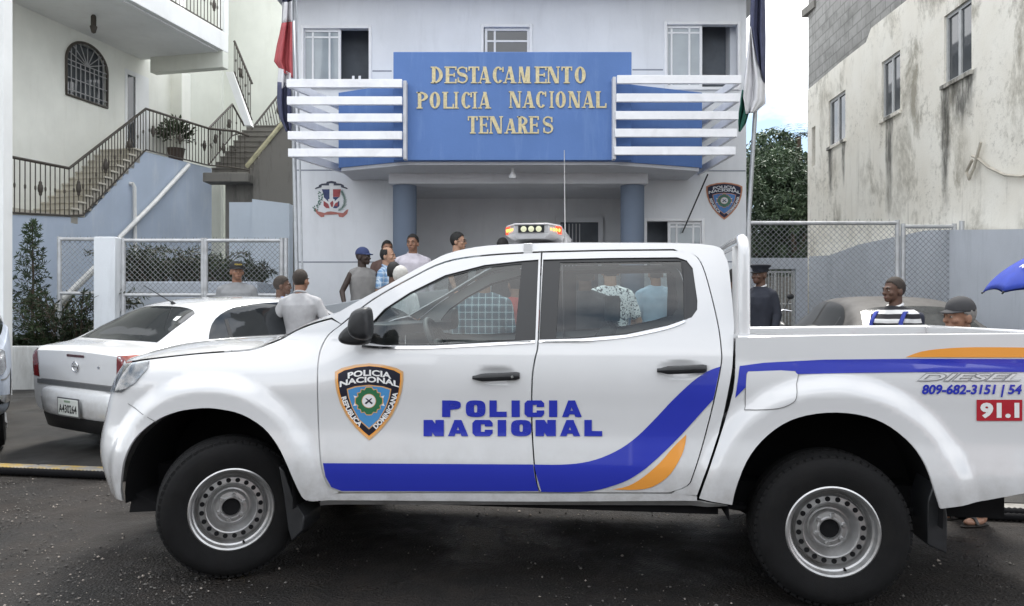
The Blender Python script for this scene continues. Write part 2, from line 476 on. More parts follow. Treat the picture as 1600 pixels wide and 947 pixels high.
# --- outlines (photo pixels on the near side, turned into metres on the curved body side)
for (px, py, rx, rz, dep) in ((776, 587, .125, .048, .022), (1065, 577, .13, .05, .022)):
    x, z = UP(px, py); DENTS.append((x, z, rx, rz, dep))
door_front_edge = smoothline([(535, 507), (515, 522.5), (503, 543), (498, 566), (497, 600), (498.3, 660), (502, 721), (508, 746.5), (517, 762), (534, 769)], 3)
door_split = smoothline([(847, 395), (845.5, 410), (841, 531.5), (836, 560), (831.6, 590), (830.6, 641), (832, 688), (835.7, 735.7), (839.5, 760), (843.5, 769)], 3)
door_top_f = smoothline([(535, 507), (582, 470), (640, 437), (695, 411), (757, 400.5), (847, 395)], 4)
door_rear_edge = smoothline([(1051.6, 391.7), (1079, 396), (1093, 408), (1105, 440.5), (1120, 502), (1126, 545), (1125.5, 572), (1112.7, 634), (1096, 698.5), (1082, 742.4), (1073, 759), (1045, 769.5)], 3)
def gap(line, dx, dy=0): return [(a + dx, b + dy) for a, b in line]
win_f = [(574, 536), (580, 505), (600, 483), (640, 457), (695, 430), (757, 414), (816, 407.5), (841.5, 405.5), (836.5, 531.5), (680, 540), (600, 540)]
win_r = [(848.5, 405.5), (950, 403), (1058, 402), (1073, 407), (1082.5, 419), (1090, 470), (1089.5, 484), (1081, 496), (1043.5, 509), (978.5, 523), (907, 529), (842.5, 531)]

fd = UPS(door_front_edge + [(843, 769)][:0] + gap(door_split, -1.3)[::-1] + door_top_f[::-1][1:-1])
wf = UPS(win_f); wr = UPS(win_r)
rd = UPS(gap(door_split, 1.3) + door_rear_edge[::-1] + [(950, 392.5)])
frontd = surf_panel('front_door', fd, M_WHITE, truck, ins_cab, 0, [wf], .025)
reard = surf_panel('rear_door', rd, M_WHITE, truck, ins_cab, 0, [wr], .025)

# cab frame: A pillar, roof rail, C pillar
OUT = smoothline([(517, 495), (560, 470), (600, 448.5), (640, 426), (672, 409), (700, 396), (741, 386.5), (790, 382), (887, 379.5), (1050, 380), (1105, 382.5), (1126, 388), (1133, 400), (1139, 420), (1146.5, 499), (1146.2, 522), (1145, 560), (1141, 594), (1122.5, 678), (1089, 774)], 3)
inner = [(1049, 772.5)] + gap(door_rear_edge[::-1][1:-1], 2.2, .6) + [(1053, 389), (950, 390)] + gap(door_top_f[::-1][:-1], -.3, -2.6) + [(533, 506)]
cabframe = surf_panel('cab_frame', UPS(OUT + inner), M_WHITE, truck, ins_cab, 0, [], .035)
sillp = smoothline([(481, 782.5), (535, 771.8), (843, 772), (1047, 772.3), (1089, 776.5)], 2)
surf_panel('sill', UPS(sillp + [(1089, 783), (840, 784), (490, 783.5)]), M_WHITE, truck, ins_cab, 0, [], .05, .06)
surf_panel('sill_flange', UPS([(497, 786), (1095, 785.5), (1140, 793), (1100, 794), (840, 791), (497, 792)]), M_STEEL, truck, lambda x, z: ins_cab(x, z) + .03, 0, [], .08, .02)

# fender, nose clip and headlight
hood_cut = smoothline([(196, 566), (234, 559.5), (309, 551), (390, 545), (420.5, 536), (444, 526), (463, 515), (490, 504), (517, 496.5)], 4)
hc = UPS(hood_cut)
def nose_s(z, r=.90): return -(.35 + r * table(NOSE, z))
def nose_edge(z0, z1, n, r=.90): return [(nose_s(lerp(z0, z1, k/n), r), lerp(z0, z1, k/n)) for k in range(n + 1)]
hcz = hc[0][1]
hx = [p for p in hc if p[0] > nose_s(p[1]) + .01]
z_h0 = hx[0][1] - .012
archF = smoothline([(189, 771), (188.7, 757.5), (193, 721), (209.6, 686), (240.7, 658.6), (275.5, 643.5), (315.8, 637.7), (345, 639.6), (378, 647.6), (411, 667.8), (433, 695), (447, 722.7), (458.7, 750), (471.5, 775.8), (479, 782)], 3)
aF = UPS(archF)
fender = [(a, b - .010) for a, b in hx] + UPS([(532, 507)] + gap(door_front_edge[1:], -2.0, 0)[:-1] + [(529, 770.5)]) + aF[::-1] + [(aF[0][0], .40)] + nose_edge(.40, z_h0, 16)
surf_panel('front_fender', fender, M_WHITE, truck, ins_cab, 0, [], .025)
# front face: bumper, grille and lamps across the nose
def s_of_y(y, z):
    q = max(0.0, 1 - abs(1 - y / .925)) if y <= .925 else max(0.0, 1 - (y - .925) / .925)
    yy = y if y <= .925 else TW - y
    base = table(LOWT, min(z, 1.29)) + (.11 * sstep(.98, 1.34, z) ** 1.3)
    t = max(0.0, min(1.0, (yy - base) / (.925 - 0)))
    return -(.35 + table(NOSE, z) * (1 - (1 - t) ** 3) ** (1/3))
y90 = ins_cab(nose_s(.7), .7) - .004
def nose_grid(z0, z1, nz, y0=None):
    rows = []
    for k in range(nz + 1):
        z = lerp(z0, z1, k / nz); ya = ins_cab(nose_s(z), z) - .004; row = []
        for j in range(41):
            y = lerp(ya, TW - ya, j / 40); row.append((s_of_y(y, z), y, z))
        rows.append(row)
    return rows
nb = MB(); nb.grid(nose_grid(.40, z_h0 + .01, 16)); nb.build('front_bumper', M_WHITE, truck, 180)
gb = MB(); gb.grid([[(x - .006, y, z) for x, y, z in row if .50 < y < 1.35] for row in nose_grid(.78, 1.02, 5)]); gb.build('grille', M_BLACK, truck, 180)
gb = MB(); gb.grid([[(x - .006, y, z) for x, y, z in row if .50 < y < 1.35] for row in nose_grid(.46, .62, 4)]); gb.build('lower_intake', M_BLACK, truck, 180)
cb = MB(); cb.tube([(s_of_y(y, .8) - .012, y, 1.0 - .20 * (1 - abs(y - .925) / .40)) for y in [lerp(.53, 1.32, k/20) for k in range(21)]], .022, 8); cb.build('grille_bar', M_CHROME, truck, 180)
M_LENS = glass('headlight_lens', (.93, .95, .97), 1.2, .02, .03)
M_LAMPIN = mat('headlight_reflector', (.42, .43, .44), .22, .3, 40, metal=.8)
hl_in = UPS([(234, 562.5), (231, 576), (212, 598), (190, 613)])
hl = hl_in + [(nose_s(hl_in[-1][1] - .01, .86), hl_in[-1][1] - .015), (nose_s(1.0, .90), 1.0), (nose_s(1.08, .9), 1.08), (nose_s(hl_in[0][1] - .05, .88), hl_in[0][1] - .045)] + UPS([(196, 569), (212, 566)])
for far in (False, True):
    h = surf_panel('headlight', hl, M_LAMPIN, truck, ins_cab, .004, [], .02, .0, far)
    cxl = sum(p[0] for p in hl) / len(hl); czl = sum(p[1] for p in hl) / len(hl)
    inner_l = [(cxl + (a - cxl) * .9, czl + (b - czl) * .86) for a, b in hl]
    surf_panel('lens', hl, M_LENS, h, ins_cab, .012, [], .02, .0, far)
    for (qx, qz, qr) in ((.02, .0, .038), (-.09, -.035, .032)):
        surf_panel('lamp_bowl', arcpts((cxl + qx, czl + qz), qr, 0, 2*PI*.97, 18), M_CHROME, h, ins_cab, .006, [], 0, .0, far)
    surf_panel('indicator_strip', [(a, b) for a, b in [(cxl + .12, czl + .028), (cxl + .02, czl + .062), (cxl - .12, czl + .040), (cxl - .13, czl + .028), (cxl + .02, czl + .050)]], M_BLACK, h, ins_cab, .0065, [], 0, .0, far)
# bumper shut line on the fender
bl = UPS([(200, 630), (222, 646), (244.5, 659)])
surf_panel('bumper_seam', [(bl[0][0], bl[0][1]), (bl[1][0], bl[1][1]), (bl[2][0], bl[2][1]), (bl[2][0], bl[2][1] - .004), (bl[1][0], bl[1][1] - .004), (bl[0][0], bl[0][1] - .004)], mat('seam_grey', (.16, .16, .16), .6), truck, ins_cab, .0015, [], .05, 0)

# hood and windscreen, roof and rear cab wall: lofts from the near edge to the far edge
def loft(name, line, crown, m, parent, fwd=None, f=ins_cab, n=24, yoff=0.0, thick=0, smooth=180):
    rows = []
    for (x, z) in line:
        y0 = f(x, z) + yoff; row = []
        for j in range(n + 1):
            t = j / n; q = (1 - abs(2*t - 1) ** 2.6); row.append((x - (fwd(x, z) * (1 - (2*t-1) ** 2) if fwd else 0), lerp(y0, TW - y0, t), z + crown(x, z) * q))
        rows.append(row)
    mb = MB(); mb.grid(rows); o = mb.build(name, m, parent, smooth)
    return o
hl_line = [(a, b) for a, b in hx]
loft('hood', hl_line, lambda x, z: .055 * sstep(-.75, -.3, x) + .012, M_WHITE, truck, lambda x, z: .22 * sstep(.0, -.6, x), n=30)
OUT3 = UPS(OUT); iroof = min(range(len(OUT)), key=lambda k: abs(OUT[k][0] - 697)); iback = min(range(len(OUT)), key=lambda k: abs(OUT[k][0] - 1126) + abs(OUT[k][1] - 388))
ws_line = [(a + .02, b - .012) for a, b in OUT3[:iroof + 1]]
loft('windscreen', ws_line, lambda x, z: .0, M_WSGLASS, truck, lambda x, z: .14, yoff=.055)
cw = MB(); x0, z0 = ws_line[0]; cw.box((x0 - .02, .12, z0 - .10), (x0 + .3, TW - .12, z0 - .03)); cw.build('cowl', M_BLACK, truck, bevel=.01)
for far in (False, True):
    rows = []
    for (a, b) in OUT3[:iroof + 1]:
        y0 = ins_cab(a, b); rows.append([(a + .004*j, (y0 + .022*j) if not far else TW - (y0 + .022*j), b - .004*j + .003*sin(j)) for j in range(4)])
    mb = MB(); mb.grid(rows); mb.build('windscreen_pillar', M_WHITE, truck, 180)
roof_line = OUT3[iroof:iback + 1]
roof = loft('roof', [(a, b) for a, b in roof_line], lambda x, z: .004 + .030 * sstep(roof_line[0][0], roof_line[0][0] + .5, x), M_WHITE, truck, lambda x, z: .14 * sstep(roof_line[0][0] + .5, roof_line[0][0], x), n=30)
back_line = OUT3[iback:]
loft('rear_cab_wall', back_line, lambda x, z: 0.0, M_WHITE, truck, lambda x, z: -.03, n=16)
bx, bz = OUT3[iback]
rg = MB(); rg.grid([[(UP(1147, py)[0] - .085 + (.10 * (UP(1140, py)[1] - 1.35) * -1 * 0) + .055, y, UP(1140, py)[1]) for y in (.42, TW - .42)] for py in (410, 480)])
rg.build('rear_window', M_DGLASS, truck)

# windows: black frame between opening and glass, then glass
glf = [(582, 504), (601, 485), (640, 460), (695, 433.5), (757, 418), (815, 412), (804, 530.5), (680, 538.5), (600, 538.5), (577, 534)]
glr = [(875, 410), (1064, 407.5), (1068, 440), (1069, 499), (1043, 507.5), (978, 520.5), (907, 527), (868.5, 529)]
for far in (False, True):
    for nm, wo_, gl_ in (('front', win_f, glf), ('rear', win_r, glr)):
        big = UPS(wo_); c0 = (sum(p[0] for p in big)/len(big), sum(p[1] for p in big)/len(big))
        big = [(c0[0] + (a - c0[0]) * 1.012, c0[1] + (b - c0[1]) * 1.02) for a, b in big]
        par = truck if far else (frontd if nm == 'front' else reard)
        w_ = surf_panel('window_surround', big, M_TRIMBLK, par, ins_cab, -.010, [UPS(gl_)], .06, .012, far)
        surf_panel('window_glass', UPS(gl_), M_GLASS, w_, ins_cab, -.016, [], .1, 0, far)
def strip(name, line, wdt, m, parent, f=ins_cab, off=.003, grid=.05, thick=.004):
    a = UPS(line, f); l = []; r = []
    for i in range(len(a)):
        p = Vector(a[max(0, i-1)]); q = Vector(a[min(len(a)-1, i+1)]); d = (q - p).normalized(); n = Vector((-d.y, d.x)) * wdt / 2
        l.append(tuple(Vector(a[i]) + n)); r.append(tuple(Vector(a[i]) - n))
    return surf_panel(name, l + r[::-1], m, parent, f, off, [], grid, thick)
strip('window_sill_trim', smoothline([(566, 540.5), (600, 543), (680, 542.5), (836, 534)], 3), .012, M_CHROME, frontd, off=.006)
strip('window_sill_trim', smoothline([(842, 533.3), (907, 531.5), (978, 525.5), (1043, 512), (1070, 501.5)], 3), .012, M_CHROME, reard, off=.006)
strip('quarter_divider', [(1069.5, 408), (1071, 499)], .012, M_TRIMBLK, reard, off=.002)

# far side skins
surf_panel('far_front_door', fd, M_WHITE, truck, ins_cab, 0, [wf], .06, .02, True).name = 'front_door'
surf_panel('far_rear_door', rd, M_WHITE, truck, ins_cab, 0, [wr], .06, .02, True).name = 'rear_door'
surf_panel('cab_frame', UPS(OUT + inner), M_WHITE, truck, ins_cab, 0, [], .06, .02, True)
surf_panel('front_fender', fender, M_WHITE, truck, ins_cab, 0, [], .05, .02, True)

# bed
bed_top = [(1150, 527.5), (1300, 524.5), (1450, 523), (1598, 522)]
XE = 4.20
ztop = UP(1598, 521, ins_bed)[1]
archR = smoothline([(1144, 789), (1149.6, 764), (1166, 722), (1190, 689), (1223, 663), (1260.5, 649), (1308, 644.5), (1355, 651), (1393, 668), (1426, 696), (1445, 724), (1454, 745.5), (1462, 770), (1470, 795)], 3)
aR = UPS(archR, ins_bed)
zr = UP(1599, 771, ins_bed)[1]
bedpts = UPS(smoothline(bed_top, 3), ins_bed) + [(XE, ztop)] + [(XE + .02, .9), (XE - .02, .66), (XE - .08, zr + .03)] + UPS([(1599, 771), (1540, 782)], ins_bed) + aR[::-1] + UPS(smoothline([(1093, 779), (1123, 692), (1146, 612), (1149.5, 565), (1149.5, 545)], 3), ins_bed)
bed = surf_panel('bed_side', bedpts, M_WHITE, truck, ins_bed, 0, [], .025)
surf_panel('bed_side', bedpts, M_WHITE, truck, ins_bed, 0, [], .06, .02, True)
b0 = UP(1150, 527.5, ins_bed)[0] + .01
zt0 = UP(1150, 526, ins_bed)[1]
for far in (0, 1):
    mb = MB(); P = []
    for k in range(13):
        x = lerp(b0, XE, k / 12); z = lerp(zt0, ztop, k / 12); yo = ins_bed(x, z)
        row = [(x, yo + .004, z - .03), (x, yo + .0, z - .004), (x, yo + .012, z + .004), (x, yo + .06, z + .005), (x, yo + .075, z - .006), (x, yo + .075, .985)]
        P.append([(a, (b if not far else TW - b), c) for a, b, c in row])
    mb.grid(P); mb.build('bed_rail', M_WHITE, truck, 50)
mb = MB(); mb.box((b0, .52, .78), (XE - .02, TW - .52, .82)); mb.box((3.75, .09, .80), (XE - .02, TW - .09, .83)); mb.box((b0, .09, .80), (2.55, TW - .09, .83)); mb.build('bed_floor', M_DARK, truck)
mb = MB(); mb.box((b0 + .01, .03, .88), (b0 + .04, TW - .03, zt0 - .01)); mb.build('bed_front_wall', M_WHITE, truck, bevel=.006)
mb = MB(); mb.box((XE - .01, .06, .80), (XE + .05, TW - .06, ztop + .005)); tg = mb.build('tailgate', M_WHITE, truck, bevel=.012)
mb = MB(); mb.box((XE + .05, .75, 1.12), (XE + .075, 1.1, 1.2)); mb.build('handle', M_BLACK, tg, bevel=.01)
for sgn in (0, 1):
    mb = MB(); mb.box((XE - .06, .01 if not sgn else TW - .11, .92), (XE + .052, .11 if not sgn else TW - .01, 1.28)); mb.build('tail_light', M_RED, truck, bevel=.02)
mb = MB(); mb.box((XE + .0, .15, .50), (XE + .09, TW - .15, .66)); mb.build('rear_bumper', M_CHROME, truck, bevel=.03)
mb = MB(); mb.tube([UP(1576, 775, ins_bed)[:1] + (.25,) + (UP(1576, 775, ins_bed)[1],), (UP(1590, 783, ins_bed)[0], .25, UP(1590, 781, ins_bed)[1])], .02, 8); mb.build('tow_hook', M_BLACK, truck, 60)
# fuel flap
ff = UPS(smoothline([(1172, 580.5), (1241, 580), (1243.5, 600), (1244, 618), (1238, 629), (1214, 638), (1168, 639.5), (1165, 634), (1166.5, 586), (1172, 580.5)], 3)[:-1], ins_bed)
c0 = (sum(p[0] for p in ff)/len(ff), sum(p[1] for p in ff)/len(ff))
surf_panel('fuel_flap_gap', [(c0[0] + (a - c0[0]) * 1.035, c0[1] + (b - c0[1]) * 1.04) for a, b in ff], mat('seam_grey', (.16, .16, .16), .6), bed, ins_bed, .0030, [], .05, 0)
surf_panel('fuel_flap', ff, M_WHITE, bed, ins_bed, .0045, [], .03, 0)

# stripes
def Z(x, y, o, s): return (o[0] + x / s, o[1] + y / s)
o4 = (660, 560); s4 = 2.9596
top = [(505, 723.5), (660, 724.5)] + [Z(a, b, o4, s4) for a, b in smoothline([(515, 490), (640, 491), (740, 482), (830, 458), (920, 415), (1000, 355), (1080, 275), (1160, 190), (1240, 115), (1300, 70), (1340, 50), (1377, 38)], 3)]
low = [Z(a, b, o4, s4) for a, b in smoothline([(1345, 190), (1290, 250), (1200, 350), (1120, 430), (1030, 510), (950, 562), (870, 592), (790, 612), (690, 618), (545, 617)], 3)] + [(700, 767.5), (534, 767), (518, 761), (509, 745)]
stripe = UPS(top + low)
def clip_poly(poly, line_right):
    return poly
# cut the stripe into the two doors at the shut line
split3 = UPS(door_split)
def split_x(z):
    best = min(split3, key=lambda p: abs(p[1] - z)); return best[0]
bm = None
xs_ = split_x(.6)
zt_ = UP(836, 724.5)[1]; zb_ = UP(841, 767.5)[1]
fs_poly = UPS([(505, 723.5), (660, 724.5), (833.2, 725.6), (835.6, 745), (841.5, 767.2), (700, 767.5), (534, 767), (518, 761), (509, 745)])
rs_poly = UPS([(836, 725.6)] + top[2:] + low[:-4] + [(846, 767.3), (839, 745)])
surf_panel('blue_stripe', fs_poly, M_BLUE, frontd, ins_cab, .0032, [], .025, 0)
surf_panel('blue_stripe', rs_poly, M_BLUE, reard, ins_cab, .0032, [], .025, 0)
og = UPS([Z(a, b, o4, s4) for a, b in smoothline([(880, 606), (950, 590), (1020, 550), (1100, 480), (1160, 410), (1220, 352)], 3) + smoothline([(1217, 385), (1200, 445), (1150, 530), (1090, 580), (1030, 603), (960, 608)], 3)])
surf_panel('orange_stripe', og, M_ORANGE, reard, ins_cab, .0032, [], .025, 0)
o5 = (1100, 500); s5 = 2.118
def P5(pts): return UPS([Z(a, b, o5, s5) for a, b in pts], ins_bed)
bs = P5([(103, 258), (118, 152), (200, 141), (400, 131), (700, 128), (1058, 129)]) + [(XE - .08, UP(1598, 561, ins_bed)[1]), (XE - .08, UP(1598, 581, ins_bed)[1])] + P5([(1058, 172), (700, 172.5), (500, 175), (306, 179), (303, 168.5), (150, 169.5), (140, 176), (138, 222)])
surf_panel('blue_stripe', bs, M_BLUE, bed, ins_bed, .0032, [], .025, 0)
og = P5(smoothline([(667, 123), (720, 104), (800, 94), (900, 90), (1058, 91)], 3)) + [(XE - .08, UP(1598, 543, ins_bed)[1]), (XE - .08, UP(1598, 558, ins_bed)[1])] + P5([(1058, 124)])
surf_panel('orange_stripe', og, M_ORANGE, bed, ins_bed, .0032, [], .025, 0)

# lettering
def letters(name, text, px0, px1, py0, py1, m, parent, f=ins_cab, off=.0036):
    """block capitals filling the pixel box"""
    rel = {'I': .50, 'L': .88}
    wtot = px1 - px0; h = py1 - py0; gp = .20
    u = sum(rel.get(c, 1.0) for c in text) + gp * (len(text) - 1); k = wtot / u
    x = px0; vs = []; fs = []; ex = []
    for c in text:
        w = rel.get(c, 1.0) * k
        P = glyph(c, w, h, w * (.84 if c == 'I' else .42), h * .27)
        for ip, poly in enumerate(P):
            ex += [.00025 * (ip % 7)] * len(poly)
            b = len(vs); vs += [UP(x + a, py1 - q, f) for a, q in poly]
            fs += [tuple(b + i for i in t) for t in tessellate_polygon([[Vector((a, q, 0)) for a, q in poly]])]
        x += w + gp * k
    return surf_panel(name, None, m, parent, f, off, [], .06, 0, False, (vs, fs, ex))
letters('police_lettering', 'POLICIA', 691, 909, 625.5, 651.5, M_BLUE, frontd)
letters('police_lettering', 'NACIONAL', 662, 941, 656, 681.5, M_BLUE, frontd)
def text_on(name, text, px0, px1, py0, py1, m, parent, f=ins_bed, bold=.02, shear=0, off=.0040):
    vs, fs = font_tris(text, 1.0, bold, 1.0, shear)
    a0 = min(v[0] for v in vs); a1 = max(v[0] for v in vs); b0_ = min(v[1] for v in vs); b1_ = max(v[1] for v in vs)
    vs = [UP(px0 + (a - a0) / (a1 - a0) * (px1 - px0), py1 + (b - b0_) / (b1_ - b0_) * (py0 - py1), f) for a, b in vs]
    return surf_panel(name, None, m, parent, f, off, [], 0, 0, False, (vs, fs))
text_on('phone_lettering', '809-682-3151 | 54', 1440, 1596, 600.5, 620.5, M_BLUE, bed, bold=.035, shear=.18)
rdp = UPS([(1525.5, 624.5), (1597, 624.5), (1597, 657.5), (1525.5, 657.5)], ins_bed)
nb_ = surf_panel('emergency_number_panel', rdp, M_RED, bed, ins_bed, .0032, [], .025, 0)
text_on('number_lettering', '91.1', 1531, 1592, 629, 653.5, M_LETTER, nb_, bold=.05, off=.0046)
gy = mat('grey_outline_vinyl', (.23, .23, .24), .5)
text_on('diesel_lettering', 'DIESEL', 1432, 1595, 582.5, 596, gy, bed, bold=.045, shear=.35, off=.0036)
text_on('diesel_lettering_inner', 'DIESEL', 1434, 1593.5, 584, 594.6, M_WHITE, bed, bold=.006, shear=.35, off=.0044)

BADGE_VINYL = (M_TAN, M_ORANGE, M_NAVY, M_LBLUE, M_GREEN, M_LETTER)
# shield badge: shared design, drawn in a unit frame (x right, z up; width about 1, top at 0)
SH_OUT = [(-.50, -.125), (-.40, -.07), (-.2, -.02), (0, 0), (.2, -.02), (.40, -.07), (.50, -.125), (.50, -.25), (.475, -.42), (.42, -.60), (.33, -.78), (.2, -.95), (.08, -1.07), (0, -1.135), (-.08, -1.07), (-.2, -.95), (-.33, -.78), (-.42, -.60), (-.475, -.42), (-.50, -.25)]
def scaled(poly, k, c=(0, -.45)): return [(c[0] + (a - c[0]) * k, c[1] + (b - c[1]) * k) for a, b in poly]
SH_IN = [(-.325, -.378), (-.2, -.338), (0, -.318), (.2, -.338), (.325, -.378), (.305, -.50), (.25, -.66), (.15, -.84), (.0, -.975), (-.15, -.84), (-.25, -.66), (-.305, -.50)]
def badge(place, parent, K=None):
    M_TAN, M_ORANGE, M_NAVY, M_LBLUE, M_GREEN, M_LETTER = K or BADGE_VINYL
    """place(list of 2D polys or tris, material, level, name)"""
    base = place(SH_OUT, None, M_TAN, 0, 'police_shield', parent)
    place(scaled(SH_OUT, .945), None, M_ORANGE, .5, 'shield_rim', base)
    place(scaled(SH_OUT, .905), None, M_NAVY, 1, 'shield_field', base)
    place(SH_IN, None, M_TAN, 2, 'inner_shield_rim', base); place(scaled(SH_IN, .94, (0, -.6)), None, M_LBLUE, 3, 'inner_shield', base)
    c = (0, -.555)
    star = []
    for k in range(32):
        r = .215 if k % 2 else .185 + .03 * (k % 8 == 0); a = PI/2 + 2*PI*k/32; star.append((c[0] + r*cos(a)*.98, c[1] + r*sin(a)))
    for sx in (-1, 1):
        place([(sx*.14, -.50), (sx*.225, -.475), (sx*.20, -.535), (sx*.215, -.60), (sx*.23, -.63), (sx*.14, -.61)], None, M_LETTER, 3.5, 'ribbon', base)
    place(star, None, M_TAN, 4, 'wreath_edge', base)
    place([(c[0] + (a - c[0])*.92, c[1] + (b - c[1])*.92) for a, b in star], None, M_GREEN, 5, 'wreath', base)
    place(arcpts(c, .105, 0, 2*PI*.97, 30), None, M_TAN, 6, 'ring', base); place(arcpts(c, .097, 0, 2*PI*.97, 30), None, M_LETTER, 7, 'disc', base)
    place([(-.05, -.520), (-.038, -.512), (.06, -.585), (.04, -.605)], None, M_NAVY, 8, 'pistol', base); place([(.05, -.520), (.038, -.512), (-.06, -.585), (-.04, -.605)], None, M_NAVY, 8.5, 'pistol', base)
    def curved(text, size, fx, bold, lev, xs=1.15):
        vs, fs = font_tris(text, size, bold, xs); place([fx(a, b) for a, b in vs], fs, M_LETTER, lev, 'shield_lettering', base)
    curved('POLICIA', .118, lambda a, b: (a, -.182 - a*a*.45 + b), .004, 4, 1.45)
    curved('NACIONAL', .112, lambda a, b: (a*1.0, -.277 - a*a*.40 + b), .004, 4.2, 1.50)
    def along(path):
        L = [0]
        for i in range(len(path) - 1): L.append(L[-1] + (Vector(path[i+1]) - Vector(path[i])).length)
        T = L[-1]
        def fx(a, b):
            s = max(0, min(T, T/2 + a))
            for i in range(len(path) - 1):
                if s <= L[i+1] + 1e-9: break
            t = (s - L[i]) / (L[i+1] - L[i]); p = Vector(path[i]).lerp(Vector(path[i+1]), t); d = (Vector(path[i+1]) - Vector(path[i])).normalized(); n = Vector((-d.y, d.x))
            q = p + n * b; return (q.x, q.y)
        return fx
    lp = smoothline([(-.425, -.40), (-.395, -.53), (-.335, -.68), (-.24, -.83), (-.07, -1.005)], 5)
    rp_ = smoothline([(.07, -1.005), (.24, -.83), (.335, -.68), (.395, -.53), (.425, -.40)], 5)
    curved('REPUBLICA', .098, along(lp), .004, 4, 1.05); curved('DOMINICANA', .098, along(rp_), .004, 4, 1.0)
bxl, bzt = UP(577, 567); bxr = UP(631, 600)[0]; bxL = UP(523, 600)[0]
bw = bxr - bxL
zbot = UP(577, 688)[1]; kz = (bzt - zbot) / 1.135
def place_truck(poly, tris, m, lev, name, parent):
    q = [UP(577 + a * 107, 567.5 - b * 106, ins_cab) for a, b in poly]
    if tris is None: return surf_panel(name, q, m, parent, ins_cab, .003 + lev * .0006, [], .04, 0)
    return surf_panel(name, None, m, parent, ins_cab, .003 + lev * .0006, [], 0, 0, False, (q, tris))
badge(place_truck, frontd)

# door handles
def handle(px0, px1, py, dy, parent, lock):
    x0, z0 = UP(px0, py + dy * .5); x1, z1 = UP(px1, py - dy*.5); rows = []
    hh = .021; n = 14
    for k in range(n + 1):
        t = k / n; x = lerp(x0, x1, t); zc = lerp(z0, z1, t); yb = ins_cab(x, zc - .06) - .012 - .026 * (sin(PI * min(1, max(0, t))) ** .5)
        hz = hh * (.45 + .55 * sstep(0, .25, t)) * (1 - .25 * sstep(.92, 1, t))
        rows.append([(x, yb + .012 + .012*(1 - cos(a))/2 * 0 - .011*cos(a), zc + hz * sin(a)) for a in [2*PI*j/12 for j in range(13)]])
    mb = MB(); mb.grid(rows); mb.add([r for r in rows[0][:12]], [tuple(range(12))]); mb.add([r for r in rows[-1][:12]], [tuple(reversed(range(12)))])
    o = mb.build('door_handle', M_BLACK, parent, 60)
    if lock:
        x = lerp(x0, x1, .87); zc = lerp(z0, z1, .87); mb = MB(); mb.lathe([(.0, -.004), (.007, -.004), (.007, .004)], 12, 'y', (x, ins_cab(x, zc - .06) - .050, zc)); mb.build('lock', M_CHROME, o, 60)
    return o
handle(738.5, 812, 588.5, 3, frontd, True); handle(1026.5, 1104, 577, 3, reard, False)

# mirror
def extr(name, pts, y0, y1, m, parent, bevel=.02, taper=.8):
    a = [t_plane(p, q, (y0 + y1)/2) for p, q in pts]; c = (sum(p[0] for p in a)/len(a), sum(p[1] for p in a)/len(a))
    mb = MB(); n = len(a); rings = []
    for (yy, k) in ((y1, taper), (lerp(y1, y0, .35), 1.0), (lerp(y1, y0, .75), .98), (y0, .80)):
        rings.append([(c[0] + (p[0]-c[0])*k, yy, c[1] + (p[1]-c[1])*k) for p in a])
    vs = [v for r in rings for v in r]; fs = []
    for k in range(3):
        for j in range(n): j2 = (j+1) % n; fs.append((k*n+j, k*n+j2, (k+1)*n+j2, (k+1)*n+j))
    fs.append(tuple(reversed(range(n)))); fs.append(tuple(3*n + j for j in range(n)))
    mb.add(vs, fs); o = mb.build(name, m, parent, 55)
    md = o.modifiers.new('sub', 'SUBSURF'); md.levels = 1; md.render_levels = 2
    me = o.data; bm = bmesh.new(); bm.from_mesh(me); bmesh.ops.recalc_face_normals(bm, faces=bm.faces[:]); bm.to_mesh(me); bm.free()
    me.polygons.foreach_set('use_smooth', [True] * len(me.polygons))
    return o
mo = extr('door_mirror', [(551, 487), (561, 481), (574, 478.5), (580.5, 479.5), (582, 505), (582.5, 531), (568, 533), (552, 529), (544.5, 517), (547, 501)], -.20, -.06, M_BLACK, frontd)
extr('mirror_mount', [(528.5, 531), (531, 521), (546, 507), (562, 500), (578, 520), (580, 536), (565, 541), (536, 539)], -.085, .02, M_BLACK, frontd, taper=1.0)
mo2 = mo.copy(); C.objects.link(mo2); mo2.parent = truck; mo2.scale = (1, -1, 1); mo2.location = (0, TW, 0)
me2 = mo2.data.copy(); mo2.data = me2; me2.flip_normals()

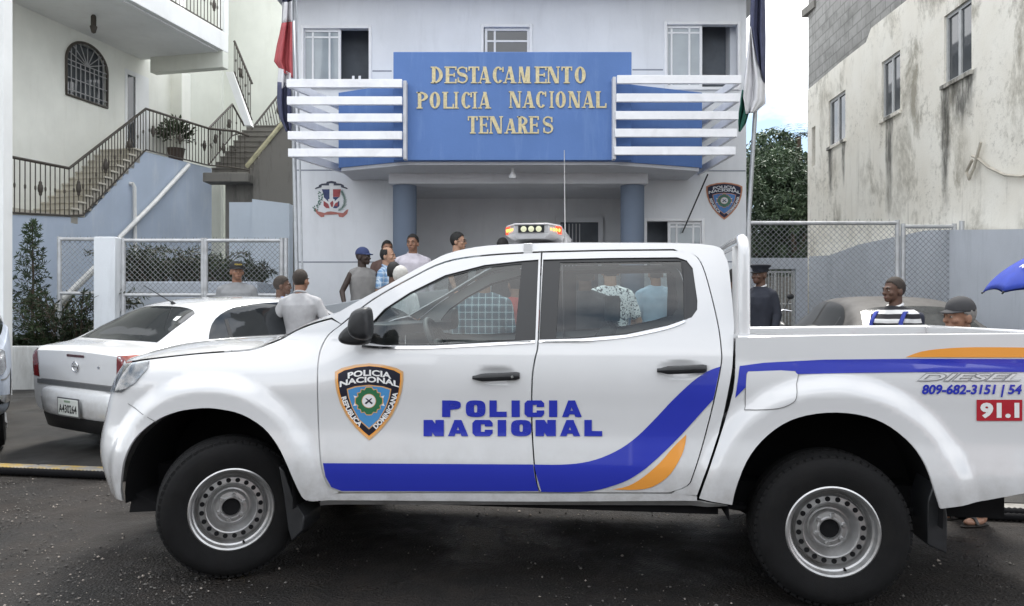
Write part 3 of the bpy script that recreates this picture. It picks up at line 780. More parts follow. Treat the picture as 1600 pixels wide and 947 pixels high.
# wheels
def wheel(name, c, steer, out=-1):
    w = empty(name, c, steer); w.parent = truck
    T = .27; Ro = .377
    prof = [(.212, -.005), (.235, -.012), (.27, -.022), (.31, -.024), (.345, -.014), (.358, .004), (.369, .03), (Ro, .055), (Ro, .125), (Ro, .205), (.369, .226), (.34, .275), (.27, .28), (.212, .26)]
    mb = MB(); mb.lathe(prof, 96, 'y')
    random.seed(3)
    nb = 60                                   # tread blocks
    for k in range(nb):
        a = 2*PI*k/nb
        for (y0, y1, da) in ((-.002, .045, 0), (.055, .105, .5), (.115, .165, 0), (.175, .225, .5)):
            a0 = a + da * 2*PI/nb; hw = .36 * 2*PI/nb
            ri = Ro - .02 if y0 > 0 else Ro - .034; ro = Ro + .002 if .04 < y0 < .17 else Ro - .008
            vs = []
            for aa, rr, yy in ((a0-hw, ri, y0), (a0+hw, ri, y0), (a0+hw, ri, y1), (a0-hw, ri, y1), (a0-hw, ro, y0+.004), (a0+hw, ro, y0+.004), (a0+hw, ro, y1-.004), (a0-hw, ro, y1-.004)):
                vs.append((rr*cos(aa), yy, rr*sin(aa)))
            mb.add(vs, [(4,5,6,7), (0,1,5,4), (1,2,6,5), (2,3,7,6), (3,0,4,7)])
    # raised sidewall rings
    mb.build('tyre', M_RUBBER, w, 40)
    mb = MB(); mb.lathe([(.215, .03), (.223, .0), (.223, -.008), (.216, -.012), (.207, -.008), (.203, .012), (.200, .026), (.192, .030), (.188, .046), (.182, .062), (.176, .066), (.170, .046), (.166, .036), (.138, .033), (.134, .026), (.128, .028), (.123, .040), (.112, .072), (.102, .082), (.094, .080), (.086, .062), (.080, .056), (.062, .054), (.056, .048), (.050, .048), (.047, .06), (.044, .09)], 72, 'y')
    rim = mb.build('rim', M_STEEL, w, 35)
    mb = MB(); mb.lathe([(.0, .066), (.046, .066), (.046, .09)], 32, 'y'); mb.build('hub_bore', M_DARK, w, 40)
    for k in range(20):
        mb = MB(); a = 2*PI*k/20 + .1; mb.lathe([(.0, .0), (.0128, .0), (.0128, .006)], 16, 'y', (.152*cos(a), .0325, .152*sin(a))); mb.build('vent_hole', M_DARK, w, 40)
    for k in range(6):
        mb = MB(); a = 2*PI*k/6 + .35; mb.lathe([(.0, -.004), (.010, -.004), (.0125, .002), (.0125, .03)], 6, 'y', (.069*cos(a), .040, .069*sin(a))); mb.build('wheel_nut', M_STEEL, w, 40)
    mb = MB(); mb.lathe([(.0, -.01), (.006, -.01), (.006, .02)], 8, 'y', (.196*cos(-1.25), .022, .196*sin(-1.25)))
    mb.build('valve', M_DARK, w, 40)
    mb = MB(); mb.lathe([(.0, .10), (.20, .10), (.20, .25)], 32, 'y'); mb.build('brake_drum', M_DARK, w, 40)
    return w
XR = 3.15
pv = .11; st = R(30)
c = Vector((.0, pv, .377)); offv = Matrix.Rotation(st, 3, 'Z') @ Vector((0, -pv, 0))
wheel('front_wheel', c + offv, st)
wheel('rear_wheel', (XR, .01, .377), 0)
for x in (0, XR):
    wf_ = [o for o in truck.children if o.name.startswith('rear_wheel')][0]
    w2 = copy_tree(wf_, truck); w2.location = (x, TW - .0, .377); w2.rotation_euler = (0, 0, PI + (st if x == 0 else 0))

# underbody, arches, flaps
mb = MB(); mb.box((-.55, .30, .40), (XE - .15, TW - .30, .55)); mb.box((.52, .10, .42), (2.62, TW - .10, .52))
mb.box((-.5, .42, .33), (.6, TW - .42, .45)); mb.tube([(.6, 1.3, .38), (2.0, 1.35, .36), (4.2, 1.3, .42)], .03, 8)
mb.tube([(XR, .2, .385), (XR, TW - .2, .385)], .05, 10); mb.ell((XR, .95, .385), (.15, .16, .15)); mb.tube([(0, .2, .36), (0, TW - .2, .36)], .035, 8)
mb.cbox((2.55, .28, .43), (.5, .12, .02)); mb.tube([(2.5, .26, .46), (3.15, .26, .36), (3.8, .26, .46)], .022, 6)
mb.build('chassis', M_DARK, truck, 40)
for (xc, zc, r0) in (ARCH_F, ARCH_R):
    for far in (0, 1):
        rows = []
        for k in range(25):
            a = lerp(-.12, PI + .12, k / 24); rows.append([(xc + (r0 + .012 + dy*.03)*cos(a), (dy if not far else TW - dy), zc + (r0 + .012 + dy*.03)*sin(a)) for dy in (-.02, .1, .3, .48)])
        mb = MB(); mb.grid(rows); mb.add([rows[k][3] for k in range(25)], [tuple(range(25))]); mb.build('wheel_arch_liner', M_DARK, truck, 60)
def flap(pts, y, name='mud_flap'):
    a = [t_plane(p, q, y + .1) for p, q in pts]; mb = MB(); mb.prism([(p, y, q) for p, q in a], (0.0, .24, 0)); return mb.build(name, M_BLACK, truck, bevel=.006)
flap([(447.5, 723), (455, 730), (472, 778), (487, 800), (485, 820), (467, 838), (462, 820), (455, 765)], .03)
flap([(1452, 745), (1460, 745), (1468, 800), (1467, 856), (1437, 842), (1438, 775), (1447, 748)], .05)
fl = UPS([(189, 771), (195, 789), (196, 803), (240, 803), (232, 790)]); mb = MB(); mb.prism([(a, .08, b) for a, b in fl], (0, .3, 0)); mb.build('bumper_undertray', M_DARK, truck, bevel=.006)

# cabin interior
mb = MB(); x0 = UP(590, 540)[0]
mb.box((x0 - .05, .16, .95), (x0 + .32, TW - .16, 1.22)); mb.build('dashboard', M_DASH, truck, bevel=.06, bseg=4)
def seat(x, y0, y1, hz=1.40, rests=None):
    s_ = MB(); s_.box((x - .05, y0, .82), (x + .45, y1, .96)); s_.M = None
    s_.add([(x + .40, y0, .9), (x + .56, y0, .9), (x + .70, y0 + .03, hz), (x + .60, y0 + .03, hz), (x + .40, y1, .9), (x + .56, y1, .9), (x + .70, y1 - .03, hz), (x + .60, y1 - .03, hz)],
           [(0,1,2,3), (7,6,5,4), (0,4,5,1), (1,5,6,2), (2,6,7,3), (3,7,4,0)])
    o = s_.build('seat', M_SEAT, truck, bevel=.04, bseg=3)
    h_ = MB()
    for yc in rests: h_.box((x + .63, yc - .12, hz + .03), (x + .71, yc + .12, hz + .17)); h_.tube([(x + .66, yc - .05, hz - .03), (x + .66, yc - .05, hz + .05)], .006, 6); h_.tube([(x + .66, yc + .05, hz - .03), (x + .66, yc + .05, hz + .05)], .006, 6)
    if rests: h_.build('headrest', M_SEAT, o, bevel=.025, bseg=3)
sx = UP(745, 540)[0]
seat(sx + .02, .22, .78, 1.36, [.5]); seat(sx + .02, 1.07, 1.63, 1.36, [1.35])
seat(UP(1010, 540)[0] - .15, .2, 1.65, 1.16, [])
swx, swz = UP(652, 482); a_ = [2*PI*k/40 for k in range(40)]; Mx = Matrix.Translation((swx + .04, .50, 1.23)) @ Matrix.Rotation(R(62), 4, 'Y')
mb = MB(); mb.tube([Mx @ Vector((.185*cos(a), .185*sin(a), 0)) for a in a_], .016, 10, closed=True)
for a in (PI/2, -PI/2, PI): mb.tube([Mx @ Vector((0, 0, -.03)), Mx @ Vector((.18*cos(a), .18*sin(a), 0))], .016, 8)
mb.ell(Mx @ Vector((0, 0, -.03)), (.05, .07, .07)); mb.tube([Mx @ Vector((0, 0, -.03)), Mx @ Vector((.0, 0, -.3))], .03, 8)
mb.build('steering_wheel', M_DASH, truck, 60)
mb = MB(); mb.box((x0 + .1, .1, .50), (UP(1120, 560)[0], TW - .1, .56)); mb.build('cabin_floor', M_DARK, truck)

# roof light bar, strap, aerial
lx, lz = t_plane(833, 375, .45)
zr_ = 1.842
lb = empty('roof_light_bar', (0, 0, 0)); lb.parent = truck
M_LBODY = mat('light_bar_grey', (.42, .42, .43), .35, .1, 20, metal=.3)
hx2 = .155
def hexa(y0, y1, z0, z1, k0=1.0, k1=1.0, ch=.12):
    def ring_(z, k): return [(lx - hx2*.62*k, y0, z), (lx + hx2*.62*k, y0, z), (lx + hx2*k, y0 + ch, z), (lx + hx2*k, y1 - ch, z), (lx + hx2*.62*k, y1, z), (lx - hx2*.62*k, y1, z), (lx - hx2*k, y1 - ch, z), (lx - hx2*k, y0 + ch, z)]
    a = ring_(z0, k0); b = ring_(z1, k1); return a + b, [tuple(reversed(range(8))), tuple(range(8, 16))] + [(j, (j+1) % 8, 8 + (j+1) % 8, 8 + j) for j in range(8)]
mb = MB(); mb.add(*hexa(.36, 1.49, zr_ + .004, zr_ + .036, .72, 1.04)); mb.build('housing', M_LBODY, lb, bevel=.004)
mb = MB(); mb.add(*hexa(.36, 1.49, zr_ + .036, zr_ + .080, 1.02, 1.0)); mb.build('lamp_band', M_LBODY, lb, bevel=.003)
mb = MB(); mb.add(*hexa(.35, 1.50, zr_ + .080, zr_ + .090, 1.04, .98)); mb.build('lid', M_LBODY, lb, bevel=.004)
M_AMB = lamp_mat('amber_lamp', (1.0, .075, .02), 0.45, (.6, .05, .02)); M_AMB2 = lamp_mat('amber_led', (1.0, .35, .07), .9); M_CLR = lamp_mat('pale_lamp', (.75, .78, .5), .12, (.5, .5, .35))
zc_ = zr_ + .058
def facet(name, xa, ya, xb, yb, m, hz=.02, parent=lb, out=.006):
    d = Vector((xb - xa, yb - ya, 0)).normalized(); n = Vector((d.y, -d.x, 0)) * out
    mb = MB(); mb.add([(xa + n.x, ya + n.y, zc_ - hz), (xb + n.x, yb + n.y, zc_ - hz), (xb + n.x, yb + n.y, zc_ + hz), (xa + n.x, ya + n.y, zc_ + hz), (xa, ya, zc_ - hz), (xb, yb, zc_ - hz), (xb, yb, zc_ + hz), (xa, ya, zc_ + hz)],
                      [(0,1,2,3), (1,0,4,5), (2,1,5,6), (3,2,6,7), (0,3,7,4)]); return mb.build(name, m, parent)
e0 = hx2 * .62; y0 = .36
# near end: amber facets at the corners, dark panel with three pale lamps between
pa = facet('dark_panel', lx - e0*.75, y0, lx + e0*.75, y0, M_TRIMBLK)
mb = MB()
for k in (-1, 0, 1): mb.lathe([(.0, -.004), (.012, -.003), (.0165, .0), (.0165, .004)], 16, 'y', (lx + k * .042, y0 - .007, zc_))
mb.build('pale_lamps', M_CLR, lb, 40)
fl_ = facet('amber_lens', lx - hx2, y0 + .12, lx - e0*.86, y0 + .004, M_AMB, .021); fr_ = facet('amber_lens', lx + e0*.86, y0 + .004, lx + hx2, y0 + .12, M_AMB, .021)
for sg, pr in ((-1, fl_), (1, fr_)):
    mb = MB()
    for k in range(4):
        t = .2 + .2*k; xx = lx + sg * lerp(e0*.86, hx2, t); yy = lerp(y0 + .004, y0 + .12, t)
        n = Vector((sg * .72, -.5, 0)).normalized() * .008
        mb.ell((xx + n.x*1.2, yy + n.y*1.2, zc_), (.007, .007, .010), 8, 6)
    mb.build('led_row', M_AMB2, pr, 60)
for yy in (.62, .86, 1.1):
    for sg in (-1, 1): facet('amber_lens', lx + sg*hx2, yy - .09*sg*-1 if sg > 0 else yy + .09, lx + sg*hx2, yy + .09 if sg > 0 else yy - .09, M_AMB, .018)
mb = MB()
for yy in (.5, 1.35): mb.lathe([(.05, -.03), (.045, -.005), (.03, .012), (.02, .016)], 20, 'z', (lx, yy, zr_)); 
mb.build('feet', M_CHROME, lb, 50)
sx_, sz_ = UP(825, 389); mb = MB(); mb.box((sx_ - .025, ins_cab(sx_, sz_) - .006, sz_ - .035), (sx_ + .025, ins_cab(sx_, sz_) + .02, sz_ + .03)); mb.build('gutter_clamp', M_WHITE, lb, bevel=.004)
axx, azz = t_plane(883, 376, .55); mb = MB(); mb.tube([(axx, .55, azz - .02), (axx, .55, azz + .012)], .011, 8); mb.tube([(axx, .55, azz), (axx - .005, .55, azz + .52)], [.0035, .002], 6); mb.build('whip_aerial', mat('pale_aerial', (.42, .42, .42), .4), truck, 60)

# roll hoop behind the cab
hx_, hzt = t_plane(1163, 372, .07); zb_h = zt0
pth = []
xh = t_plane(1163, 450, .07)[0]; yA, yB = .075, TW - .075; r_ = .09
for (y, z) in [(yA, zb_h - .02), (yA, lerp(zb_h, hzt, .5)), (yA, hzt - r_)] + [(yA + r_*(1 - cos(a)), hzt - r_ + r_*sin(a)) for a in (.4, .8, 1.2)] + [(yA + r_, hzt), (.9, hzt + .005), (yB - r_, hzt)] + [(yB - r_ + r_*sin(a), hzt - r_ + r_*cos(a)) for a in (.4, .8, 1.2)] + [(yB, hzt - r_), (yB, zb_h - .02)]:
    pth.append((xh, y, z))
mb = MB(); mb.tube(pth, .029, 14); mb.tube([(xh, yA + .30, hzt - .005), (xh, yA + .30, zb_h - .30)], .02, 10); mb.tube([(xh, yB - .30, hzt - .005), (xh, yB - .30, zb_h - .30)], .02, 10)
mb.cbox((xh, yA, zb_h + .004), (.11, .07, .016)); mb.cbox((xh, yB, zb_h + .004), (.11, .07, .016))
mb.build('roll_hoop', M_WHITE, truck, 60)
# ================================================================ ground
KP = Vector((-4.56, 7.13)); KN = Vector((.178, .984)).normalized(); KD = Vector((KN.y, -KN.x))
def kt(x, y): return (x - KP.x) * KN.x + (y - KP.y) * KN.y
def gz(x, y):
    t = kt(x, y)
    if t < 0: return 0.0
    if t < .18: return .05
    return min(.05 + .062 * (t - .18), .62)
def kpt(s, t, z): p = KP + KD * s + KN * t; return (p.x, p.y, z)

def asphalt():
    t = NT('wet_asphalt'); v = t.pos()
    big = t.noise(v, .55, 6, .6, .4); mid = t.noise(v, 4.5, 5, .65); fine = t.noise(v, 120, 3, .7)
    c = t.mix(t.ramp(big, .35, .68), (.0056, .0056, .0057), (.027, .0225, .0195))
    c = t.mix(t.math('MULTIPLY', t.ramp(mid, .45, .75), .5), c, (.038, .029, .023))
    vo = t.n('ShaderNodeTexVoronoi', {'Vector': v, 'Scale': 62.0})
    spk = t.math('MULTIPLY', t.ramp(vo.outputs['Distance'], .12, .2, (1, 1, 1, 1), (0, 0, 0, 1)), t.ramp(t.n('ShaderNodeSeparateColor', {0: vo.outputs['Color']}).outputs[0], .66, .74))
    c = t.mix(t.math('MULTIPLY', t.math('MULTIPLY', spk, t.ramp(t.noise(v, 1.6, 5, .65), .40, .62)), .7), c, (.19, .17, .145))
    c = t.mix(t.math('MULTIPLY', t.ramp(fine, .35, .7), .45), c, (.012, .012, .012))
    t.set(color=c, rough=t.ramp(t.noise(v, 1.1, 5, .6, .3), .32, .62, (.16, .16, .16, 1), (.85, .85, .85, 1)), spec=.24)
    t.bump(t.math('ADD', t.math('MULTIPLY', fine, .6), t.math('MULTIPLY', vo.outputs['Distance'], .8)), .9, .016); return t.m
M_ASPH = asphalt()
def paving():
    t = NT('worn_forecourt'); v = t.pos()
    c = t.mix(t.ramp(t.noise(v, .8, 6, .6, .5), .35, .68), (.016, .0155, .015), (.048, .045, .041))
    c = t.mix(t.math('MULTIPLY', t.ramp(t.noise(v, 70, 4, .7), .4, .7), .5), c, (.03, .03, .03))
    t.set(color=c, rough=t.ramp(t.noise(v, 1.4, 4), .35, .6, (.3, .3, .3, 1), (.8, .8, .8, 1)), spec=.3); t.bump(t.noise(v, 160, 4, .7), .4, .008); return t.m
M_PAVE = paving()
rows = []
mb = MB()
def rp_(i): return None
g = 60
xs = [-400, -120, -40, -20] + [lerp(-12, 12, k/40) for k in range(41)] + [20, 40, 120, 400]; ys = [-400, -120, -40, -10] + [lerp(-4, 8, k/24) for k in range(25)] + [20, 60, 200, 600]
mb.grid([[(x, y, (.012 * (noise.noise((x*.7, y*.7, 3)) ) if abs(x) < 12 and -4 < y < 6.5 else 0) - (.02 if y > 7.5 else 0)) for x in xs] for y in ys])
o = mb.build('road', M_ASPH, None, 180); tag(o, kind='structure')
# raised forecourt, sloping up to the buildings
mb = MB(); rows = []
for t_ in [.16, .18, .6, 1.2, 2, 3, 4, 5, 6, 7, 8, 9.27, 10, 14, 22, 40, 90]:
    rows.append([kpt(s, t_, min(.05 + .062 * max(0, t_ - .18), .62)) for s in (-60, -30, -12, -6, -3, 0, 3, 6, 9, 12, 18, 40, 80)])
mb.grid(rows); o = mb.build('forecourt', M_PAVE, None, 180); tag(o, kind='structure')
def kerbmat():
    t = NT('kerb_concrete'); v = t.pos(); x = t.sep(v)[0]
    c = t.mix(t.ramp(t.noise(v, 5, 6, .65), .3, .7), (.16, .15, .135), (.34, .325, .30))
    left = t.ramp(x, .0, 1.0); xm = t.math('MULTIPLY', t.math('ADD', x, -1.0), -.4)
    worn = t.ramp(t.noise(v, 7, 6, .75), .44, .60)
    f = t.math('MULTIPLY', t.math('MINIMUM', t.math('MAXIMUM', xm, 0.0), 1.0), worn)
    c = t.mix(f, c, (.40, .27, .06)); t.set(color=c, rough=.8); t.bump(t.noise(v, 60, 5, .7), .5, .01); return t.m
mb = MB(); n = 40
for k in range(n):
    s0 = -14 + k * .75; a = [kpt(s0 + .004, 0, -.05), kpt(s0 + .746, 0, -.05), kpt(s0 + .746, .18, -.05), kpt(s0 + .004, .18, -.05)]
    mb.add(a + [(p[0], p[1], .047 + .003 * sin(k * 2.1)) for p in a], [(0,3,2,1), (4,5,6,7), (0,1,5,4), (1,2,6,5), (2,3,7,6), (3,0,4,7)])
o = mb.build('kerb', kerbmat(), None, bevel=.015); tag(o, kind='structure')
# corrugated hose lying in the gutter
M_HOSE = mat('black_hose', (.006, .006, .007), .85, .3, 30, bump=.2, spec=.12)
def hose(name, s0, s1, tt, r, label):
    pts = []; rs = []; n = int(abs(s1 - s0) / .018)
    for k in range(n + 1):
        s = lerp(s0, s1, k / n); w = .02 * noise.noise((s * .9, tt * 7, 0)); p = kpt(s, tt + w, r + .002); pts.append(p); rs.append(r * (1 + .10 * (1 if k % 2 else -1)))
    mb = MB(); mb.tube(pts, rs, 10); o = mb.build(name, M_HOSE, None, 180); return tag(o, label, 'hose', 'hoses in the gutter')
hose('drain_hose', -3.0, 1.5, -.10, .034, 'black corrugated hose in the gutter left of the pickup, against the yellow kerb')
hose('drain_hose', 6.9, 10.5, -.09, .034, 'black corrugated hose at the foot of the kerb by the sandalled feet')
hose('drain_hose', 6.6, 10.5, -.18, .026, 'thinner black hose on the road side of the one beside the sandals')

# loose gravel near the camera
random.seed(5); mb = MB()
base = [(1,0,0), (-1,0,0), (0,1,0), (0,-1,0), (0,0,1), (0,0,-1)]; fo = [(0,2,4), (2,1,4), (1,3,4), (3,0,4), (2,0,5), (1,2,5), (3,1,5), (0,3,5)]
cnt = 0
while cnt < 8500:
    if random.random() < .55: x = random.uniform(-4.8, -1.6); y = random.uniform(2.6, 6.9)
    else: x = random.uniform(-3.5, 4.5); y = random.uniform(2.6, 6.9)
    if noise.noise((x * .8, y * .8, 9)) + .35 * noise.noise((x*3, y*3, 1)) < random.uniform(-.35, .35) or kt(x, y) > -.02: continue
    r = random.choice((.0025, .003, .003, .004, .005, .008)) * random.uniform(.7, 1.4); q = random.uniform(0, 6.28); sx, sy, sz = r*random.uniform(.7, 1.4), r*random.uniform(.7, 1.3), r*random.uniform(.5, .9)
    vs = []
    for b in base:
        bx, by, bz = b[0]*sx*random.uniform(.8, 1.2), b[1]*sy*random.uniform(.8, 1.2), b[2]*sz
        vs.append((x + bx*cos(q) - by*sin(q), y + bx*sin(q) + by*cos(q), sz*.6 + bz + .004 + .012*noise.noise((x*.7, y*.7, 3))))
    mb.mi = random.choice((0, 0, 0, 1, 2, 2)); mb.add(vs, fo); cnt += 1
o = mb.build('gravel', [mat('stone_grey', (.09, .085, .078), .8, .3, 3, world=True), mat('stone_pale', (.27, .24, .21), .8, .3, 3, world=True), mat('stone_dark', (.035, .032, .03), .7, .3, 3, world=True)]); tag(o, kind='stuff')

# ================================================================ shared building helpers
def X(px, D): return (px - CX) * D / F
def Zp(py, D): return H + (HY - py) * D / F
def wall_panel(mb, outer, holes, fr, thick):
    """outer/holes: loops of (s,z); fr(s,z,depth)->3D; depth 0 is the outer face"""
    loops = [[Vector((a, b, 0)) for a, b in l] for l in [outer] + list(holes)]; flat = [v for l in loops for v in l]; tri = tessellate_polygon(loops); n = len(flat)
    vs = [fr(v.x, v.y, 0) for v in flat] + [fr(v.x, v.y, thick) for v in flat]; fs = []
    for t in tri: fs += [tuple(t), (t[0] + n, t[2] + n, t[1] + n)]
    b = 0
    for l in loops:
        m = len(l)
        for k in range(m): j = (k + 1) % m; fs.append((b+k, b+j, b+j+n, b+k+n))
        b += m
    mb.add(vs, fs); return mb
def fixn(o):
    bm = bmesh.new(); bm.from_mesh(o.data); bmesh.ops.recalc_face_normals(bm, faces=bm.faces[:]); bm.to_mesh(o.data); bm.free(); return o
def rect(a0, b0, a1, b1): return [(a0, b0), (a1, b0), (a1, b1), (a0, b1)]

def plaster(name, col, stain=.35, scol=(.22, .22, .21), streak=True):
    t = NT(name); v = t.pos()
    c = t.mix(t.ramp(t.noise(v, 1.2, 6, .6), .3, .7), [q * .93 for q in col], [min(1, q * 1.05) for q in col])
    n2 = t.ramp(t.noise(t.pos((2.2, 2.2, .35)), 2.0, 7, .7, .3), .52, .80)
    c = t.mix(t.math('MULTIPLY', n2, stain), c, scol)
    t.set(color=c, rough=.85, spec=.25); t.bump(t.noise(v, 45, 5, .65), .22, .008); return t.m
M_STATION = plaster('pale_blue_grey_plaster', (.675, .695, .725), .30, (.40, .41, .43))
M_PORCH = plaster('porch_grey_plaster', (.80, .82, .85), .10)
M_SIGN = plaster('blue_sign_paint', (.105, .19, .42), .45, (.20, .31, .54))
M_PILLAR = plaster('blue_pillar_paint', (.15, .185, .245), .15)
M_SOFFIT = plaster('soffit_grey', (.56, .57, .60), .2)
M_SLAT = mat('white_slat_paint', (.78, .79, .82), .55, .06, 5, dirt=.25, dcol=(.3, .3, .3), world=True)
M_FRAME = mat('white_window_frame', (.70, .71, .73), .45, .05, 6, world=True)
M_WIN = glossy_dark('window_glass_dark', (.05, .055, .06), .04)
M_WINL = glossy_dark('window_glass_pale', (.22, .25, .27), .08)
M_ROOM_SHADE = mat('painted_room_shade', (.13, .145, .165), .9, .25, 2, world=True)  # flat sheets in this colour stand for unlit rooms, shade painted in
M_GOLD = mat('gold_letter', (.50, .43, .25), .45, .22, 30, metal=.2, world=True, dirt=.5, dcol=(.62, .57, .40))
M_GOLDSIDE = M_GOLD
M_GROOVE = mat('groove_shadow_grey', (.25, .27, .31), .9, .1, 5, world=True)

# ================================================================ the police station
DW = 13.0
st = empty('police_station', (0, DW, .6), 0, 'pale blue grey two storey police station with a blue sign over its porch', 'building')
MI = Matrix.Translation((0, -DW, -.6))
def sb(mb, name, m, parent=None, **k):
    par = parent or st; o = mb.build(name, m, par, M=MI, **k); return o
fr = lambda s, z, d: (s, DW + d, z)
xl, xr = X(460, DW), X(1166, DW)
holes = {'wl': (470, 40, 581, 139), 'wm': (751, 38, 832, 138), 'wr': (1037.5, 34, 1157, 141), 'pw': (1006, 341, 1101, 432)}
hl_ = [rect(X(a, DW), Zp(d, DW), X(c, DW), Zp(b, DW)) for a, b, c, d in holes.values()]
porch = rect(X(636, DW), .70, X(986, DW), Zp(287, DW))
mb = MB(); wall_panel(mb, rect(xl, 0, xr, 7.2), hl_ + [porch], fr, .22)
fixn(sb(mb, 'wall', M_STATION))
mb = MB(); mb.box((xl, DW + .22, 0), (xl + .2, DW + 9, 7.2)); sb(mb, 'wall', M_STATION)
mb = MB(); mb.box((xr - .2, DW + .22, 0), (xr, DW + 9, 7.2)); sb(mb, 'wall', M_STATION)
mb = MB(); mb.box((xl + .21, DW + 2.0, 0), (xr - .21, DW + 2.2, 7.2))
sb(mb, 'inner_wall', M_PORCH)
mb = MB(); mb.box((xl + .2, DW + .22, 3.52), (xr - .2, DW + 2.0, 3.72)); sb(mb, 'ceiling', M_SOFFIT)
mb = MB(); mb.box((-2.4, 11.2, .2), (2.3, DW + 1.9, .72)); mb.box((-1.498, 10.57, .2), (2.3, 11.198, .718)); sb(mb, 'porch_floor', mat('porch_bounce_tile', (.50, .49, .47), .5, .12, 3, world=True, dirt=.3), bevel=.02)  # pale floor colour added to bounce light up into the porch
# eaves
mb = MB(); mb.prism([(xl - .42, 12.35, 6.62), (xr + .42, 12.35, 6.62), (xr + .42, DW + 9, 6.9), (xl - .42, DW + 9, 6.9)], (0, 0, .22)); sb(mb, 'roof', M_SOFFIT)
for sx, x0 in ((-1, xl), (1, xr)):
    mb = MB(); mb.prism([(x0 + sx * .003, 12.40, 6.56), (x0 + sx * .46, 12.40, 6.44), (x0 + sx * .46, 12.40, 6.60), (x0 + sx * .003, 12.40, 6.60)], (0, .12, 0)); mb.tube([(x0 + sx*.05, 12.46, 6.30), (x0 + sx*.42, 12.46, 6.47)], .03, 6); sb(mb, 'eave_bracket', M_SOFFIT)
# grooves across the facade, drawn as raised strips with their shade in the colour
for a, b, py in ((462, 529, 266), (1098, 1165, 267), (462, 614, 409.5), (582, 612, 111), (988, 1036, 109), (1006, 1165, 409)):
    mb = MB(); mb.box((X(a, DW), DW - .003, Zp(py, DW) - .011), (X(b, DW), DW + .01, Zp(py, DW) + .011)); sb(mb, 'groove', M_GROOVE)
# windows
def sliding_window(px0, py0, px1, py1, leaf, mull, open_side='right', D=DW, parent=None):
    x0, x1 = X(px0, D), X(px1, D); z0, z1 = Zp(py1, D), Zp(py0, D)
    f = MB(); t = .05
    f.box((x0, D - .02, z0), (x0 + t, D + .10, z1)); f.box((x1 - t, D - .02, z0), (x1, D + .10, z1)); f.box((x0 + t, D - .02, z1 - t), (x1 - t, D + .10, z1)); f.box((x0 + t, D - .03, z0), (x1 - t, D + .10, z0 + t))
    w = sb(f, 'window', M_FRAME, parent, bevel=.006)
    w_par = w
    def sub(mb, nm, m, **k): o = mb.build(nm, m, w, M=MI, **k); return o
    l0, l1 = (X(leaf[0], D), X(leaf[1], D))
    s = MB(); q = .045
    s.box((l0, D + .03, z0 + t), (l0 + q, D + .07, z1 - t)); s.box((l1 - q, D + .03, z0 + t), (l1, D + .07, z1 - t)); s.box((l0 + q, D + .03, z1 - t - q), (l1 - q, D + .07, z1 - t)); s.box((l0 + q, D + .03, z0 + t), (l1 - q, D + .07, z0 + t + q))
    for mx_ in mull[0]: s.box((X(mx_, D) - .016, D + .034, z0 + t + q), (X(mx_, D) + .016, D + .066, z1 - t - q))
    for my in mull[1]: s.box((l0 + q, D + .038, Zp(my, D) - .016), (l1 - q, D + .062, Zp(my, D) + .016))
    sub(s, 'sash', M_FRAME, bevel=.004)
    g_ = MB(); g_.box((l0 + .02, D + .047, z0 + t + .01), (l1 - .02, D + .053, z1 - t - .01)); sub(g_, 'pane', M_WINL if mull[2] else M_WIN)
    r_ = MB(); r_.box((x0 - .0, D + .50, z0 - .2), (x1 + .0, D + .52, z1 + .1)); sub(r_, 'room_shade_sheet', M_ROOM_SHADE)
    return w
sliding_window(*holes['wl'], (472, 532), ((488, 514), (57,), True))
sliding_window(*holes['wm'], (757, 828), ((773,), (63,), False))
sliding_window(*holes['wr'], (1040, 1098), ((1050, 1078), (50,), True))
sliding_window(*holes['pw'], (1044, 1099), ((1058, 1084), (354,), True))
# curtain inside left window, white grille piece in its open half
mb = MB(); D_ = DW + .16; mb.grid([[(X(px, D_) , D_ + .03 * sin(px * .9), Zp(py, D_)) for px in range(490, 512, 2)] for py in (58, 138)]); sb(mb, 'curtain', mat('pale_curtain', (.42, .46, .46), .8, .1, 8), smooth=180)
mb = MB()
for px in (551, 556, 561): mb.box((X(px, DW) - .02, DW + .05, Zp(139, DW)), (X(px, DW) + .02, DW + .06, Zp(117 if px != 556 else 124, DW)))
sb(mb, 'window_grille', M_FRAME)
# porch door
DB = DW + 1.99
x0, x1, zt = X(868, DB), X(942, DB), Zp(340, DB)
mb = MB(); mb.box((x0, DB - .05, .72), (x0 + .09, DB + .01, zt)); mb.box((x1 - .09, DB - .05, .72), (x1, DB + .01, zt)); mb.box((x0, DB - .052, zt - .09), (x1, DB + .01, zt + .0))
dr = sb(mb, 'door', M_PORCH); mb = MB(); mb.box((x0 + .09, DB - .012, .72), (x1 - .09, DB + .002, zt - .09)); sb(mb, 'door_shade_sheet', M_ROOM_SHADE, dr)
mb = MB()
for k in range(6): mb.tube([(lerp(x0 + .12, x0 + .45, k/5), DB - .03, .75), (lerp(x0 + .12, x0 + .45, k/5), DB - .03, zt - .12)], .009, 6)
sb(mb, 'door_grille', M_FRAME, dr)
# pillars, beam
for a in (632.5, 988):
    mb = MB(); mb.lathe([(.185, .7), (.185, Zp(287, 12.55))], 40, 'z', (X(a, 12.55), 12.55, 0)); sb(mb, 'pillar', M_PILLAR, smooth=60)
DBm = 12.32
mb = MB(); mb.box((X(607, DBm), DBm, Zp(287, DBm)), (X(1013, DBm), DBm + .42, Zp(258, DBm) + .12)); sb(mb, 'porch_beam', M_SOFFIT, bevel=.012)
